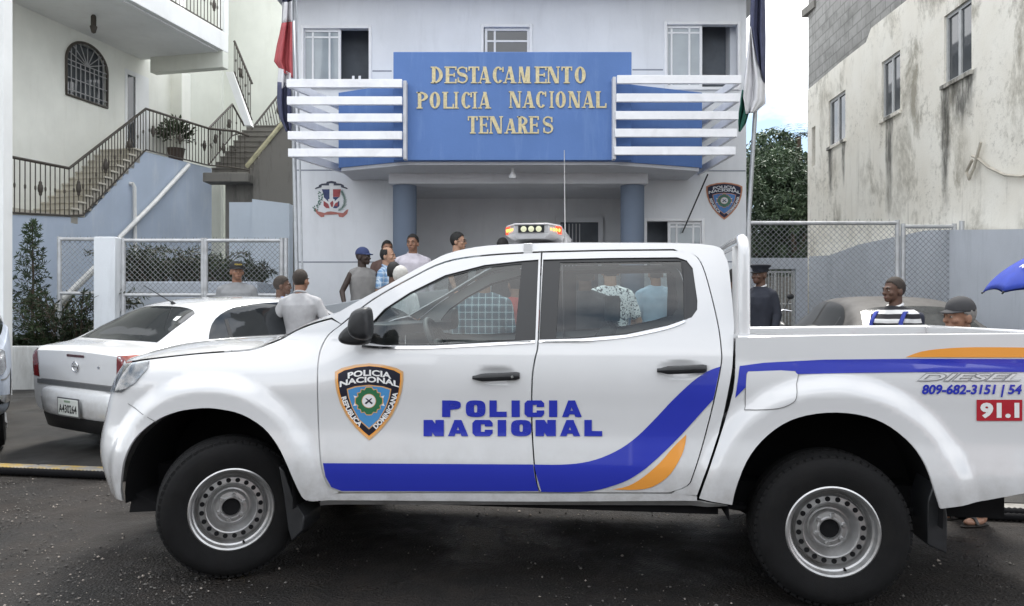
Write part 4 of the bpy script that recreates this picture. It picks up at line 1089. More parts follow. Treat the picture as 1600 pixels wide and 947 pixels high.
# canopy
DS = 11.5; zb = Zp(250, DS); zc = Zp(141, 12.0)
plan = [(X(634, DS), DS + .10), (X(961, DS), DS + .10), (X(1097, 12.15), 12.15), (X(1097, 12.15), DW - .002), (X(529, 12.15), DW - .002), (X(529, 12.15), 12.15)]
mb = MB(); mb.prism([(a, b, zb + .003) for a, b in plan], (0, 0, zc - zb)); sb(mb, 'canopy', M_SIGN)
def inset_plan(k): c = Vector((0, 12.4)); return [tuple(c + (Vector(p) - c) * k) for p in plan]
mb = MB(); mb.prism([(a, min(b, DW - .004), zb - .05) for a, b in inset_plan(.985)], (0, 0, .052)); sb(mb, 'canopy_soffit', M_SOFFIT)
mb = MB(); mb.box((X(614.5, DS), DS, zb - .004), (X(987, DS), DS + .14, Zp(81, DS))); sgn = sb(mb, 'sign_panel', M_SIGN, bevel=.008)
mb = MB(); mb.lathe([(.0, .0), (.05, .0), (.06, .03), (.02, .10), (.02, .16)], 14, 'z', (X(801, 11.9), 11.9, zb - .20)); sb(mb, 'porch_lamp', M_FRAME, smooth=50)
def sign_row(name, spec, py0, py1):
    """spec: (letter, px left, px right)"""
    for ch, a, b, k in spec:
        h = Zp(py0 + (py1 - py0) * (1 - k), DS) - Zp(py1, DS); w = X(b, DS) - X(a, DS); x0 = X(a, DS); z0 = Zp(py1, DS)
        P = glyph(ch, w, h, min(.054, w * .33) if ch not in 'I' else w * .60, .020, .018); mb = MB()
        for i, poly in enumerate(P): mb.prism([(x0 + u, DS - .0135 - .0004 * (i % 9), z0 + v) for u, v in poly], (0, .0135 + .0004 * (i % 9) - .0002, 0))
        fixn(sb(mb, name, M_GOLD, sgn))
def even(text, px, w, k=1.0):
    return [(c, a, a + (w if c != 'I' else w * .36), k) for c, a in zip(text, px)]
sign_row('sign_letter', even('DESTACAMENTO', [675, 696.5, 714, 732, 748.5, 770, 788, 811, 837, 856, 877, 898], 17), 104.5, 130.5)
sign_row('sign_letter', even('POLICIA', [653, 671.5, 693, 710, 721, 739, 749], 16.5), 144, 170)
sign_row('sign_letter', even('NACIONAL', [797, 818, 837.5, 859, 868, 889.5, 911, 931.5], 16), 143, 169)
sign_row('sign_letter', [('T', 731, 746.5, 1), ('E', 750, 763, 1), ('N', 766, 784, 1), ('A', 790, 806, .86), ('R', 810, 825, 1), ('E', 828, 842, 1), ('S', 848, 864, 1)], 182, 209)
# slats
DF = 11.30
for side in (0, 1):
    ys = [123.5, 150.5, 177.3, 204.8, 232] if not side else [117.4, 146, 173.5, 201, 229]
    for k, y in enumerate(ys):
        z1, z0 = Zp(y, DF), Zp(y + 12.8, DF)
        if not side: xi, xo, xb = X(628, DF), X(447.5 + k * .6, DF), X(551, DW)
        else: xi, xo, xb = X(964.5 - k * 1.1, DF), X(1158.5 - k * 2.2, DF), X(1095, DW)
        dv = Vector((xb - xo, DW - DF)).normalized(); n = Vector((dv.y, -dv.x)) * (.05 if not side else -.05)
        m = [(xi, DF), (xo, DF), (xb, DW - .002), (xb + n.x, DW - .002), (xo + n.x * 1.1 + dv.x * .055, DF + .055), (xi, DF + .055)]
        mb = MB(); mb.prism([(a, b, z0) for a, b in m], (0, 0, z1 - z0)); fixn(sb(mb, 'slat', M_SLAT, bevel=.004))
    xa = X(631.5, DF) if not side else X(961, DF)
    mb = MB(); mb.box((xa - .022, DF + .058, Zp(247, DF)), (xa + .022, DS - .001, Zp(124 if not side else 118, DF))); sb(mb, 'slat_post', M_SOFFIT)
# painted coat of arms and shield on the facade
def paint(name, poly, m, parent, lev, tris=None, c=(0, 0), k=(1, 1)):
    mb = MB(); D = DW - .004 - .0012 * lev
    vs = [(c[0] + a * k[0], D, c[1] + b * k[1]) for a, b in poly]
    fs = tris if tris is not None else [tuple(t) for t in tessellate_polygon([[Vector((a, b, 0)) for a, b in poly]])]
    mb.add(vs, fs); return mb.build(name, m, parent, M=MI)
P_RED = mat('paint_red', (.30, .055, .06), .6, .25, 12, world=True); P_BLUE = mat('paint_navy', (.03, .045, .13), .6, .25, 12, world=True); P_WHITE = mat('paint_white', (.66, .67, .68), .6, .08, 12, world=True)
P_GRN = mat('paint_green', (.035, .12, .085), .6, .3, 12, world=True); P_RIB = mat('paint_rust_ribbon', (.34, .12, .10), .6, .25, 12, world=True); P_DK = mat('paint_dark_ribbon', (.045, .05, .075), .6, .2, 12, world=True)
em_c = (X(519.5, DW), Zp(312, DW)); em_k = (.62, .62)
def zz(pts): return [((x - 595) / 700, (500 - y) / 700) for x, y in pts]      # from the enlarged photograph of the arms
E = lambda nm, pts, m, l, par: paint(nm, zz(pts), m, par, l, None, em_c, em_k)
arms = E('coat_of_arms', [(390, 305), (760, 305), (735, 480), (725, 610), (680, 668), (590, 690), (480, 668), (425, 620), (420, 480)], P_WHITE, 0, st)
E('quarter', [(400, 310), (542, 310), (542, 500), (520, 540), (440, 460), (430, 400)], P_BLUE, 1, arms); E('quarter', [(606, 310), (752, 310), (728, 450), (606, 450)], P_RED, 1, arms)
E('quarter', [(606, 452), (722, 452), (650, 520), (606, 540)], P_BLUE, 1, arms)
E('quarter', [(432, 520), (520, 580), (545, 660), (480, 655), (432, 610)], P_RED, 1, arms); E('quarter', [(722, 520), (722, 620), (670, 660), (606, 655), (640, 580)], P_BLUE, 1, arms); E('quarter', [(700, 540), (690, 630), (625, 610), (650, 565)], P_RED, 2, arms)
E('cross', [(542, 205), (604, 205), (604, 245), (740, 245), (740, 302), (400, 302), (400, 250), (542, 250)], P_WHITE, 1, arms); E('cross', [(548, 302), (602, 302), (602, 480), (640, 500), (600, 660), (550, 660), (515, 500), (548, 480)], P_WHITE, 2, arms)
E('bible', [(550, 560), (600, 520), (615, 560), (600, 640), (570, 630)], P_RED, 3, arms)
for sx in (0, 1):
    pts = [(270, 300), (300, 275), (340, 262), (350, 232), (400, 208), (480, 200), (492, 172), (575, 158), (575, 200), (530, 205), (535, 240), (400, 240), (395, 275), (340, 290), (285, 310)]
    E('motto_ribbon', [(x if not sx else 1150 - x, y) for x, y in pts], P_DK, 1, arms)
E('name_ribbon', [(262, 675), (290, 662), (330, 715), (450, 745), (500, 722), (570, 715), (690, 735), (790, 745), (850, 690), (890, 675), (865, 760), (790, 825), (715, 815), (700, 770), (585, 775), (450, 780), (445, 815), (385, 822), (310, 760)], P_RIB, 1, arms)
random.seed(4)
for k in range(30):
    t = k / 29; cx_ = 330 + 60 * sin(t * PI + 1.2) + random.uniform(-55, 45); cy_ = 360 + 350 * t; a = random.uniform(0, 6.28)
    E('laurel_leaf', [(cx_ + 24*cos(a), cy_ + 24*sin(a)), (cx_ + 11*cos(a + 1.57), cy_ + 11*sin(a + 1.57)), (cx_ - 24*cos(a), cy_ - 24*sin(a)), (cx_ - 11*cos(a + 1.57), cy_ - 11*sin(a + 1.57))], P_GRN, 1 + (k % 3) * .4, arms)
stem_ = [(760, 350), (800, 420), (825, 500), (815, 590), (770, 660), (690, 705)]
for k in range(26):
    t = k / 26 * (len(stem_) - 1); i = int(t); p = Vector(stem_[i]).lerp(Vector(stem_[i+1]), t - i); d = (Vector(stem_[i+1]) - Vector(stem_[i])).normalized()
    for sg in (-1, 1):
        n = Vector((-d.y, d.x)) * sg; e = p + n * (46 if sg < 0 else 38) - d * 40; w = d * 6
        E('palm_leaf', [tuple(p - w), tuple(p + w), tuple(e)], P_GRN, 1 + (k % 4) * .3, arms)
def place_wall(poly, tris, m, lev, name, parent):
    par = st if parent is st else parent
    return paint(name, poly, m, par, lev, tris, (X(1131.5, DW), Zp(285, DW)), (X(1160, DW) - X(1103, DW), (Zp(285, DW) - Zp(343.5, DW)) / 1.135))
KW = (mat('paint_tan', (.40, .20, .12), .7, .2, 12, world=True), mat('paint_rust_edge', (.30, .11, .06), .7, .2, 12, world=True), mat('paint_deep_navy', (.018, .020, .045), .6, .2, 12, world=True, spec=.25), mat('paint_mid_blue', (.045, .15, .36), .6, .2, 12, world=True), P_GRN, mat('paint_pale_grey', (.50, .52, .55), .6, .1, 12, world=True))
badge(place_wall, st, KW)
# thin cable from the canopy
mb = MB(); mb.tube([(X(1106, 12.6), 12.6, Zp(272, 12.6)), (X(1085, 12.8), 12.8, Zp(320, 12.8)), (X(1066, 12.96), 12.96, Zp(364, 12.96))], .012, 6); sb(mb, 'cable', M_BLACK)
# rail / low wall where one man rests his hand
mb = MB(); mb.prism([(X(505, 10.4), 10.4, gz(-2.5, 10.4) - .02), (X(700, 10.4), 10.4, gz(-1, 10.4) - .02), (X(700, 10.4), 10.4, Zp(452, 10.4)), (X(563, 10.4), 10.4, Zp(467.5, 10.4)), (X(505, 10.4), 10.4, Zp(477.5, 10.4))], (0, .16, 0))
o = fixn(mb.build('ramp_wall', plaster('ramp_grey', (.30, .32, .34), .3), None, bevel=.012)); tag(o, 'low grey ramp wall with a sloping top under the hand of the man in the blue cap', 'wall')

# ================================================================ flagpoles and flags
M_POLE = mat('galvanised_pole', (.42, .44, .46), .45, .12, 9, metal=.5, world=True)
def pole(name, a, b, r, label, px_l=True):
    a = Vector(a); b = Vector(b); d = (b - a); foot = b + d * ((gz(b.x, b.y) - b.z) / d.z); top = a - d * .35
    e = empty(name, foot, 0, label, 'flagpole', 'flagpoles beside the police station')
    mb = MB(Matrix.Translation(-foot)); mb.tube([foot, top], r, 12); mb.build('pole', M_POLE, e, 60)
    if px_l: mb = MB(Matrix.Translation(-foot)); mb.tube([foot + Vector((.085, .01, 0)), top + Vector((.085, .01, -.6))], r * .45, 8); mb.build('halyard_pipe', M_POLE, e, 60)
    mb = MB(Matrix.Translation(-foot)); mb.lathe([(r*1.6, 0), (r*1.6, .25), (r, .28)], 14, 'z', foot); mb.build('base_sleeve', M_POLE, e, 60)
pole('flagpole', at(455, 20, 11.9), at(463.5, 420, 11.9), .032, 'galvanised flagpole left of the coat of arms, holding the red and white flag')
pole('flagpole', at(1180, 175, 11.9), at(1163.5, 450, 11.9), .032, 'galvanised flagpole right of the shield emblem, holding the navy and white flag', False)
def cloth(name, bands, D, label, cat, seed):
    """bands: list of (material, [(px left, px right, py)...]) hanging folds"""
    e = None; mats_ = []; mb = MB()
    for i, (m, rows_) in enumerate(bands):
        mb.mi = i; mats_.append(m); R_ = []
        rr = []
        for k in range(len(rows_) - 1):
            for q in range(5): t = q / 5; rr.append([lerp(rows_[k][j], rows_[k+1][j], t) for j in range(4)])
        rr.append(rows_[-1])
        for (l, r, yl, yr) in rr:
            row = []
            for j in range(25):
                t = j / 24; px = lerp(l, r, t); py = lerp(yl, yr, t); dd = D + .07 * sin(t * 11 + seed + py * .012) + .03 * sin(t * 23 + py * .03)
                row.append(at(px, py, dd))
            R_.append(row)
        mb.grid(R_)
    o = mb.build(name, mats_, None, 180); sd_ = o.modifiers.new('thick', 'SOLIDIFY'); sd_.thickness = .006
    tag(o, label, cat); return o
F_RED = mat('flag_red', (.40, .08, .09), .8, .15, 8, world=True); F_WHT = mat('flag_white', (.66, .66, .68), .8, .06, 8, world=True); F_NVY = mat('flag_navy', (.065, .072, .13), .8, .2, 8, world=True); F_GRN = mat('flag_green', (.02, .12, .09), .8, .2, 8, world=True)
cloth('flag', [(F_NVY, [(442, 456, -60, -60), (441, 456, 4, 2)]), (F_WHT, [(441, 456, 4, 2), (440, 456, 36, 34)]), (F_RED, [(440, 456, 36, 34), (433, 456.5, 70, 70), (428.5, 457, 96, 98), (440, 457.5, 112, 122)]),
               (F_WHT, [(436, 457, 104, 116), (434, 456, 126, 128), (436, 452, 141, 132)]), (F_NVY, [(434, 454, 128, 130), (433, 455, 160, 160), (437, 456, 185, 190), (447, 456, 206, 206)])], 11.75,
      'furled red, white and navy flag hanging limp at the left of the slatted canopy', 'flag', 0)
cloth('flag', [(F_NVY, [(1174, 1193, -60, -60), (1173, 1195, 0, 0), (1172, 1196, 40, 60), (1184, 1195.5, 95, 132)]), (F_WHT, [(1172, 1173, 42, 42), (1167, 1184, 90, 92), (1163, 1196, 130, 130), (1161, 1196.5, 150, 162), (1165, 1180, 178, 176)]),
               (F_GRN, [(1160, 1166, 140, 150), (1156, 1170, 165, 178), (1153, 1166, 182, 192), (1154, 1157, 206, 206)])], 11.75,
      'furled navy, white and green flag hanging limp at the right of the slatted canopy', 'flag', 2)

# ================================================================ left house
LO = Vector((-9.04, 17.0)); LD = Vector((.226, .974)).normalized(); LM = Vector((LD.y, -LD.x))
def LH(px, py, o):
    rx = (px - CX) / F; O = LO + LM * o; t = O.dot(LM) / (rx * LM.x + LM.y); p = Vector((rx * t, t)); return (p - O).dot(LD), H + (HY - py) * t / F
def LP(s, o, z): p = LO + LD * s + LM * o; return (p.x, p.y, z)
M_CREAM = plaster('cream_plaster', (.76, .765, .70), .18, (.40, .38, .30))
M_CREAM2 = plaster('greenish_cream_plaster', (.64, .655, .59), .2, (.34, .33, .26))
M_WHITEP = plaster('white_fascia', (.74, .75, .74), .2, (.45, .44, .40))
M_BLUEW = plaster('blue_grey_retaining_paint', (.42, .485, .58), .75, (.56, .60, .63))
M_STEP = plaster('stair_concrete', (.50, .47, .40), .35, (.2, .19, .17))
M_CONC = plaster('dark_stained_concrete', (.18, .172, .155), .9, (.045, .045, .042))
M_IRON = mat('brown_iron', (.055, .046, .036), .55, .25, 14, world=True)
M_PVC = mat('white_pvc', (.70, .70, .68), .35, .06, 6, world=True, dirt=.25, dcol=(.35, .33, .3))
lh = empty('cream_house', (LO.x, LO.y, .5), 0, 'cream two storey house with an arched grilled window and a white balcony', 'house')
ML = Matrix.Translation((-LO.x, -LO.y, -.5))
def lb_(mb, name, m, parent=None, **k): return mb.build(name, m, parent or lh, M=ML, **k)
frl = lambda s, z, d: LP(s, -d, z)
arch = [LH(104, 150, 0), LH(165, 167, 0), LH(166, 122, 0)]
s0, s1 = LH(102.5, 150, 0)[0], LH(166.5, 150, 0)[0]; zb_ = LH(135, 158, 0)[1]; zt_ = LH(133, 68, 0)[1]; zsp = zt_ - (s1 - s0) / 2 * .82
archp = [(s0, zb_), (s1, zb_)] + [((s0+s1)/2 + (s1-s0)/2*cos(a), zsp + (zt_ - zsp)*sin(a)) for a in [PI*k/20 for k in range(21)]]
d0, d1 = LH(195, 150, 0)[0], LH(232, 150, 0)[0]; dzb, dzt = 4.96, LH(198, 108, 0)[1]
doorp = rect(d0, dzb, d1, dzt)
ZC = 7.30; sE = LH(266, 110, 0)[0]
mb = MB(); wall_panel(mb, rect(-9, 0, sE + .3, 11.5), [archp, doorp], frl, .25); fixn(lb_(mb, 'wall', M_CREAM))
mb = MB(); mb.box(LP(0, 0, 0), LP(0, 0, 0)); 
mb = MB(); mb.prism([LP(s0 - .3, -.32, zb_ - .3), LP(d1 + .5, -.32, zb_ - .3), LP(d1 + .5, -.36, zb_ - .3), LP(s0 - .3, -.36, zb_ - .3)], (0, 0, 3.6)); 
mb.prism([LP(d0 - .3, -.38, dzb - .1), LP(d1 + .5, -.38, dzb - .1), LP(d1 + .5, -.42, dzb - .1), LP(d0 - .3, -.42, dzb - .1)], (0, 0, 3)); fixn(lb_(mb, 'interior_shade_sheet', M_ROOM_SHADE))
# window frame and grille
mb = MB(); mb.tube([LP(a, .02, b) for a, b in archp], .03, 6, closed=True)
w_ = lb_(mb, 'arched_window', M_IRON, smooth=50); mb = MB()
for k in range(1, 9):
    s = lerp(s0, s1, k / 9); zz_ = zsp + (zt_ - zsp) * math.sqrt(max(0, 1 - ((s - (s0+s1)/2) / ((s1-s0)/2))**2)); mb.tube([LP(s, .02, zb_), LP(s, .02, zsp if 2 < k < 7 else zz_)], .012, 5)
for z in (zb_ + .12, lerp(zb_, zsp, .5), zsp - .1, zsp): mb.tube([LP(s0, .02, z), LP(s1, .02, z)], .012, 5)
for a in [PI*k/8 for k in range(1, 8)]: mb.tube([LP((s0+s1)/2, .02, zsp), LP((s0+s1)/2 + (s1-s0)/2*cos(a), .02, zsp + (zt_-zsp)*sin(a))], .011, 5)
lb_(mb, 'window_grille', mat('pale_iron', (.30, .30, .30), .5, .15, 8), w_, smooth=50)
mb = MB(); mb.prism([LP(s0, -.06, zb_), LP(s1, -.06, zb_), LP(s1, -.07, zb_), LP(s0, -.07, zb_)], (0, 0, zt_ - zb_ - .05)); fixn(lb_(mb, 'pane', M_WIN, w_))
mb = MB()
for (a, b) in ((d0, d0 + .0), ): pass
mb.prism([LP(d0, .01, dzb), LP(d0 + .08, .01, dzb), LP(d0 + .08, -.15, dzb), LP(d0, -.15, dzb)], (0, 0, dzt - dzb)); mb.prism([LP(d1 - .45, .01, dzb), LP(d1, .01, dzb), LP(d1, -.15, dzb), LP(d1 - .45, -.15, dzb)], (0, 0, dzt - dzb)); mb.prism([LP(d0 + .08, .01, dzt - .1), LP(d1 - .45, .01, dzt - .1), LP(d1 - .45, -.15, dzt - .1), LP(d0 + .08, -.15, dzt - .1)], (0, 0, .1))
dd_ = fixn(lb_(mb, 'door', M_WHITEP)); mb = MB(); mb.prism([LP(d0 + .08, -.02, dzb), LP(d1 - .45, -.02, dzb), LP(d1 - .45, -.04, dzb), LP(d0 + .08, -.04, dzb)], (0, 0, dzt - dzb - .1)); fixn(lb_(mb, 'pane', M_WIN, dd_))
# balcony
oC = 2.19; sB = LH(357, 87, oC)[0]
mb = MB(); mb.prism([LP(-9, .003, ZC), LP(-9, oC, ZC), LP(sB, oC, ZC), LP(sB, .003, ZC)], (0, 0, .42)); fixn(lb_(mb, 'balcony', M_WHITEP, bevel=.015))
mb = MB(); mb.prism([LP(-9, .004, ZC - .03), LP(-9, oC - .12, ZC - .03), LP(sB - .12, oC - .12, ZC - .03), LP(sB - .12, .004, ZC - .03)], (0, 0, .028)); fixn(lb_(mb, 'balcony_soffit', M_WHITEP))
mb = MB(); mb.prism([LP(sB - .22, .3, ZC - .38), LP(sB - .22, oC - .001, ZC - .38), LP(sB - .002, oC - .001, ZC - .38), LP(sB - .002, .3, ZC - .38)], (0, 0, .379)); fixn(lb_(mb, 'balcony_beam', M_CREAM2, bevel=.012))
mb = MB(); mb.prism([LP(sB - .16, oC - .16, ZC + .42), LP(sB - .16, oC, ZC + .42), LP(sB, oC, ZC + .42), LP(sB, oC - .16, ZC + .42)], (0, 0, 3.5)); fixn(lb_(mb, 'balcony_post', M_WHITEP))
mb = MB(); c_ = LP(LH(153, 10, 1.1)[0], 1.0, 0); mb.lathe([(.03, ZC - .03), (.05, ZC - .06), (.05, ZC - .24), (.07, ZC - .26), (.04, ZC - .38), (.0, ZC - .40)], 14, 'z', (c_[0], c_[1], 0)); lb_(mb, 'ceiling_lamp', M_IRON, smooth=50)
c_ = LP(LH(281, 77, .9)[0], 1.0, 0); mb = MB(); mb.lathe([(.08, ZC - .03), (.07, ZC - .07), (.0, ZC - .09)], 14, 'z', (c_[0], c_[1], 0)); lb_(mb, 'ceiling_lamp', M_WHITEP, smooth=50)
# return wall and recess behind the second stair, further wing
mb = MB(); a = LP(sE + .3, .0, 0); mb.box((a[0] - .2, 20.9, 0), (X(345, 20.9), 21.1, 11.5)); lb_(mb, 'recess_wall', M_CREAM2)
mb = MB(); mb.prism([LP(sE, .0, 4.9), LP(sE + .35, .0, 4.9), LP(sE + .35, .32, 4.9), LP(sE, .32, 4.9)], (0, 0, ZC - 4.9)); fixn(lb_(mb, 'corner_pier', M_CREAM))
mb = MB(); mb.box((X(343, 22), 22.0, 0), (X(444, 22), 22.3, 13)); lb_(mb, 'wing_wall', M_CREAM2)
# railings: one thing each, every baluster its own part
def railing(name, segs, label, bal=.115, knots=True, parent=None, top_r=.028, every=8):
    e = empty(name, segs[0][1], 0, label, 'railing'); Mi = Matrix.Translation(-Vector(segs[0][1]))
    tops = [Vector(s[0]) for s in segs]; bots = [Vector(s[1]) for s in segs]
    mb = MB(Mi); mb.tube(tops, top_r, 8); mb.build('handrail', M_IRON, e, 50); mb = MB(Mi); mb.tube(bots, .018, 6); mb.build('bottom_rail', M_IRON, e, 50)
    unit = MB(); unit.tube([(0, 0, 0), (0, 0, 1)], .0105, 6); knot = MB(); knot.tube([(0, 0, 0), (0, 0, 1)], .0105, 6); knot.ell((0, 0, .5), (.05, .05, .11), 8, 6); knot.ell((0, 0, .40), (.03, .03, .05), 8, 6); knot.ell((0, 0, .60), (.03, .03, .05), 8, 6)
    sm = MB(); sm.tube([(0, 0, 0), (0, 0, 1)], .0105, 6); sm.ell((0, 0, .5), (.022, .022, .06), 6, 5)
    src = []
    i = 0
    for k in range(len(segs) - 1):
        L = (bots[k+1] - bots[k]).length; n = max(1, int(L / bal))
        for j in range(n):
            t = j / n; a = bots[k].lerp(bots[k+1], t) - bots[0]; b = tops[k].lerp(tops[k+1], t) - bots[0]
            kind = 2 if i % every == every // 2 else (1 if i % 2 else 0)
            if not src: src = [u.build('baluster', M_IRON, e, 50) for u in (unit, sm, knot)]; used = [False] * 3
            o = src[kind]
            if used[kind]: o = o.copy(); C.objects.link(o); o.parent = e
            used[kind] = True; o.location = a; d = (b - a); o.scale = (1, 1, d.length); o.rotation_mode = 'QUATERNION'; o.rotation_quaternion = d.to_track_quat('Z', 'Y'); i += 1
    for kk, u in enumerate(used if src else []):
        if not u: bpy.data.objects.remove(src[kk])
    return e
oB = .86
def LQ(px, py, o=oB): s, z = LH(px, py, o); return Vector(LP(s, o, z))
zl = LQ(228, 236).z
segs = [(LQ(-40, 234), LQ(-40, 329)), (LQ(108, 263), LQ(108, 337)), (LQ(130, 246), LQ(130, 336)), (LQ(228, 170), LQ(228, 234)), (LQ(324, 200), LQ(324, 258))]
railing('stair_railing', segs, 'brown iron railing with cast knots along the lower stair and landing of the cream house')
segs = []
for px, pt, pb in ((255, -9, 2), (355, 54, 59)): pass
zr0 = ZC + .42
segs = [(Vector(LP(-4, oC - .06, zr0 + .95)), Vector(LP(-4, oC - .06, zr0 + .06))), (Vector(LP(sB - .1, oC - .06, zr0 + .95)), Vector(LP(sB - .1, oC - .06, zr0 + .06)))]
railing('balcony_railing', segs, 'brown iron railing standing on the white upper balcony of the cream house', .12)
# blue retaining wall under the stair
prof = [LH(-60, 331, oB), LH(10, 335, oB), LH(135, 340, oB), LH(160, 312, oB), LH(228, 237, oB), LH(331, 263, oB)]
e_s = prof[-1][0]
mb = MB(); wall_panel(mb, [(-9, 0), (e_s + .02, 0)] + [(e_s + .02, prof[-1][1])] + prof[::-1][1:] + [(-9, prof[0][1])], [], lambda s, z, d: LP(s, oB - .02 - d, z), .28)
o = fixn(mb.build('retaining_wall', M_BLUEW)); tag(o, 'blue grey retaining wall rising under the stairs of the cream house', 'wall')
# first flight and landing
e = empty('lower_stair', LP(LH(130, 340, .4)[0], .4, prof[2][1]), 0, 'lower flight of pale concrete steps climbing to the door of the cream house', 'stairs'); Mi = Matrix.Translation(-e.location)
sa, sb_ = LH(112, 340, oB)[0], LH(220, 240, oB)[0]; za = prof[2][1]; nst = 11
for k in range(nst):
    a = lerp(sa, sb_, k / nst); b = lerp(sa, sb_, (k + 1) / nst) ; z = lerp(za, zl, (k + 1) / nst)
    mb = MB(Mi); mb.prism([LP(a, .003, z - .30), LP(a, oB - .02, z - .30), LP(b, oB - .02, z - .30), LP(b, .003, z - .30)], (0, 0, .265)); mb.prism([LP(a - .03, .004, z - .034), LP(a - .03, oB + .02, z - .034), LP(b, oB + .02, z - .034), LP(b, .004, z - .034)], (0, 0, .034)); fixn(mb.build('step', M_STEP, e))
mb = MB(Mi); mb.prism([LP(-9, .004, za - .3), LP(-9, oB - .03, za - .3), LP(sa, oB - .03, za - .3), LP(sa, .004, za - .3)], (0, 0, .29)); fixn(mb.build('lower_landing', M_STEP, e))
mb = MB(Mi); mb.prism([LP(sb_, .004, zl - .25), LP(sb_, oB - .03, zl - .25), LP(e_s, oB - .03, zl - .25), LP(e_s, .004, zl - .25)], (0, 0, .25)); fixn(mb.build('upper_landing', M_STEP, e))
# second flight, side wall and rails
D0, D1 = 19.3, 20.9
e = empty('upper_stair', at(362, 266, D0), 0, 'upper flight of dark stained steps beside the flag, with a mouldy concrete side wall', 'stairs'); Mi = Matrix.Translation(-e.location); n2 = 9
za2, zb2 = Zp(262, D0), Zp(196, D1)
for k in range(n2):
    t = k / (n2 - 1); D = lerp(D0, D1, t); z = lerp(za2, zb2, t); x0 = X(lerp(331, 385, t), D); x1 = X(lerp(391, 442, t), D)
    mb = MB(Mi); mb.box((x0, D, z - .22), (x1, D + .25, z - .03)); mb.box((x0, D - .025, z - .03), (x1, D + .24, z)); mb.build('step', M_CONC, e)
mb = MB(Mi); mb.box((X(329, D0), D0 - .5, za2 - .42), (X(398, D0), D0 - .002, za2 - .20)); mb.build('landing', M_CONC, e, bevel=.02)
mb = MB(Mi); a = at(395, 268, D0 - .1); b = at(444, 198, D1); 
mb.add([(X(396, D0), D0 - .1, 0), (X(470, D0), D0 - .1, 0), (X(470, D1), D1, Zp(192, D1)), (X(444, D1), D1, Zp(197, D1)), (X(396, D0), D0 - .1, Zp(268, D0))], [(0,1,2,3,4)])
mb = MB(Mi)
mb.prism([(X(398, D0), 0, 0), (X(462, D0), 0, 0), (X(462, D0), 0, Zp(180, D0)), (X(446, D0), 0, Zp(192, D0)), (X(398, D0), 0, Zp(262, D0))], (0, .3, 0))
o = mb.build('side_wall', M_CONC, e); 
for v in o.data.vertices: v.co.y += D0 - .12
fixn(o)
mb = MB(Mi); mb.tube([(X(388, D0), D0 - .16, Zp(263, D0)), (X(446, D0), D0 - .16, Zp(193, D0))], .055, 6); mb.build('handrail', mat('yellowed_rail', (.45, .42, .27), .6, .25, 8, world=True), e, 50)
for (p0, p1, DD) in (((325, 250), (372, 200), D0 + .1), ((385, 180), (441, 150), D1)): pass
segs = [(at(330, 208, D0), at(330, 258, D0)), (at(371, 168, D0 + .9), at(371, 208, D0 + .9)), (at(381, 196, D0 + .6), at(384, 215, D0 + .6))]
railing('stair_railing', [(at(325, 201, 19.0), at(325, 258, 19.0)), (at(368, 205, 19.0), at(368, 262, 19.0)), (at(390, 213, 19.0), at(390, 266, 19.0))], 'dark iron railing across the foot of the dark flight of steps', .085)
railing('stair_railing', [(at(326, 201, D0 - .1), at(326, 258, D0 - .1)), (at(363, 163, D0 + 1.0), at(363, 212, D0 + 1.0)), (at(382, 197, D0 + 1.2), at(382, 206, D0 + 1.2))], 'brown iron railing at the left of the upper dark flight of steps', .10)
railing('stair_railing', [(at(388, 208, D1 - .1), at(389, 220, D1 - .1)), (at(434, 150, D1 + .8), at(442, 190, D1 + .8))], 'iron railing at the top of the dark steps, next to the flag', .10)
# white stringer flight from the balcony
e = empty('balcony_stair', at(372, 150, 19.0), 0, 'white stair stringer dropping from the end of the balcony with an iron rail', 'stairs'); Mi = Matrix.Translation(-e.location); Dq = 18.9
mb = MB(Mi); mb.prism([(X(352, Dq), Dq, Zp(112, Dq)), (X(364, Dq), Dq, Zp(112, Dq)), (X(392, Dq), Dq, Zp(196, Dq)), (X(382, Dq), Dq, Zp(196, Dq))], (0, .22, 0)); fixn(mb.build('stringer', M_WHITEP, e))
segs = [(at(366, 64, Dq), at(366, 112, Dq)), (at(394, 131, Dq), at(394, 188, Dq))]
railing('balcony_stair_railing', segs, 'brown iron rail sloping down the white stringer beside the balcony end', .11)
# low light blue wall right of the retaining wall
mb = MB(); D = 17.2; mb.box((X(358, D), D, 0), (X(402, D), D + .3, Zp(316, D))); mb.prism([(X(401, D), D - .3, 0), (X(458, D), D - .3, 0), (X(458, D), D - .3, Zp(321, D)), (X(401, D), D - .3, Zp(314, D))], (0, .29, 0))
o = fixn(mb.build('courtyard_wall', plaster('light_blue_wall', (.52, .58, .65), .35, (.42, .47, .54)))); tag(o, 'light blue courtyard wall below the mouldy concrete, left of the flagpole', 'wall')
mb = MB(); D = 19.0; mb.box((X(345, D), D + .3, 0), (X(402, D), D + .5, Zp(275, D))); o = mb.build('back_wall', M_CONC); tag(o, 'dark recessed wall under the landing of the upper stair', 'wall')
# drain pipes on the retaining wall
def pvc(pts, r, label):
    mb = MB(); mb.tube(pts, r, 10); o = mb.build('drain_pipe', M_PVC, None, 50); tag(o, label, 'pipe', 'drain pipes on the blue wall')
pvc([LQ(295, 258, oB + .06), LQ(240, 318, oB + .08), LQ(185, 373, oB + .10)], .05, 'white drain pipe slanting down the blue retaining wall from its top')
pvc([LQ(212, 440, oB + .05), LQ(210, 292, oB + .05), LQ(207, 287, oB + .05), LQ(203, 287, oB - .02)], .042, 'upright white drain pipe with an elbow at its head on the blue wall')
pvc([at(160, 408, 12.5), at(100, 467, 12.4), at(62, 508, 12.4)], .05, 'dirty white pipe sloping behind the small left fence panel')
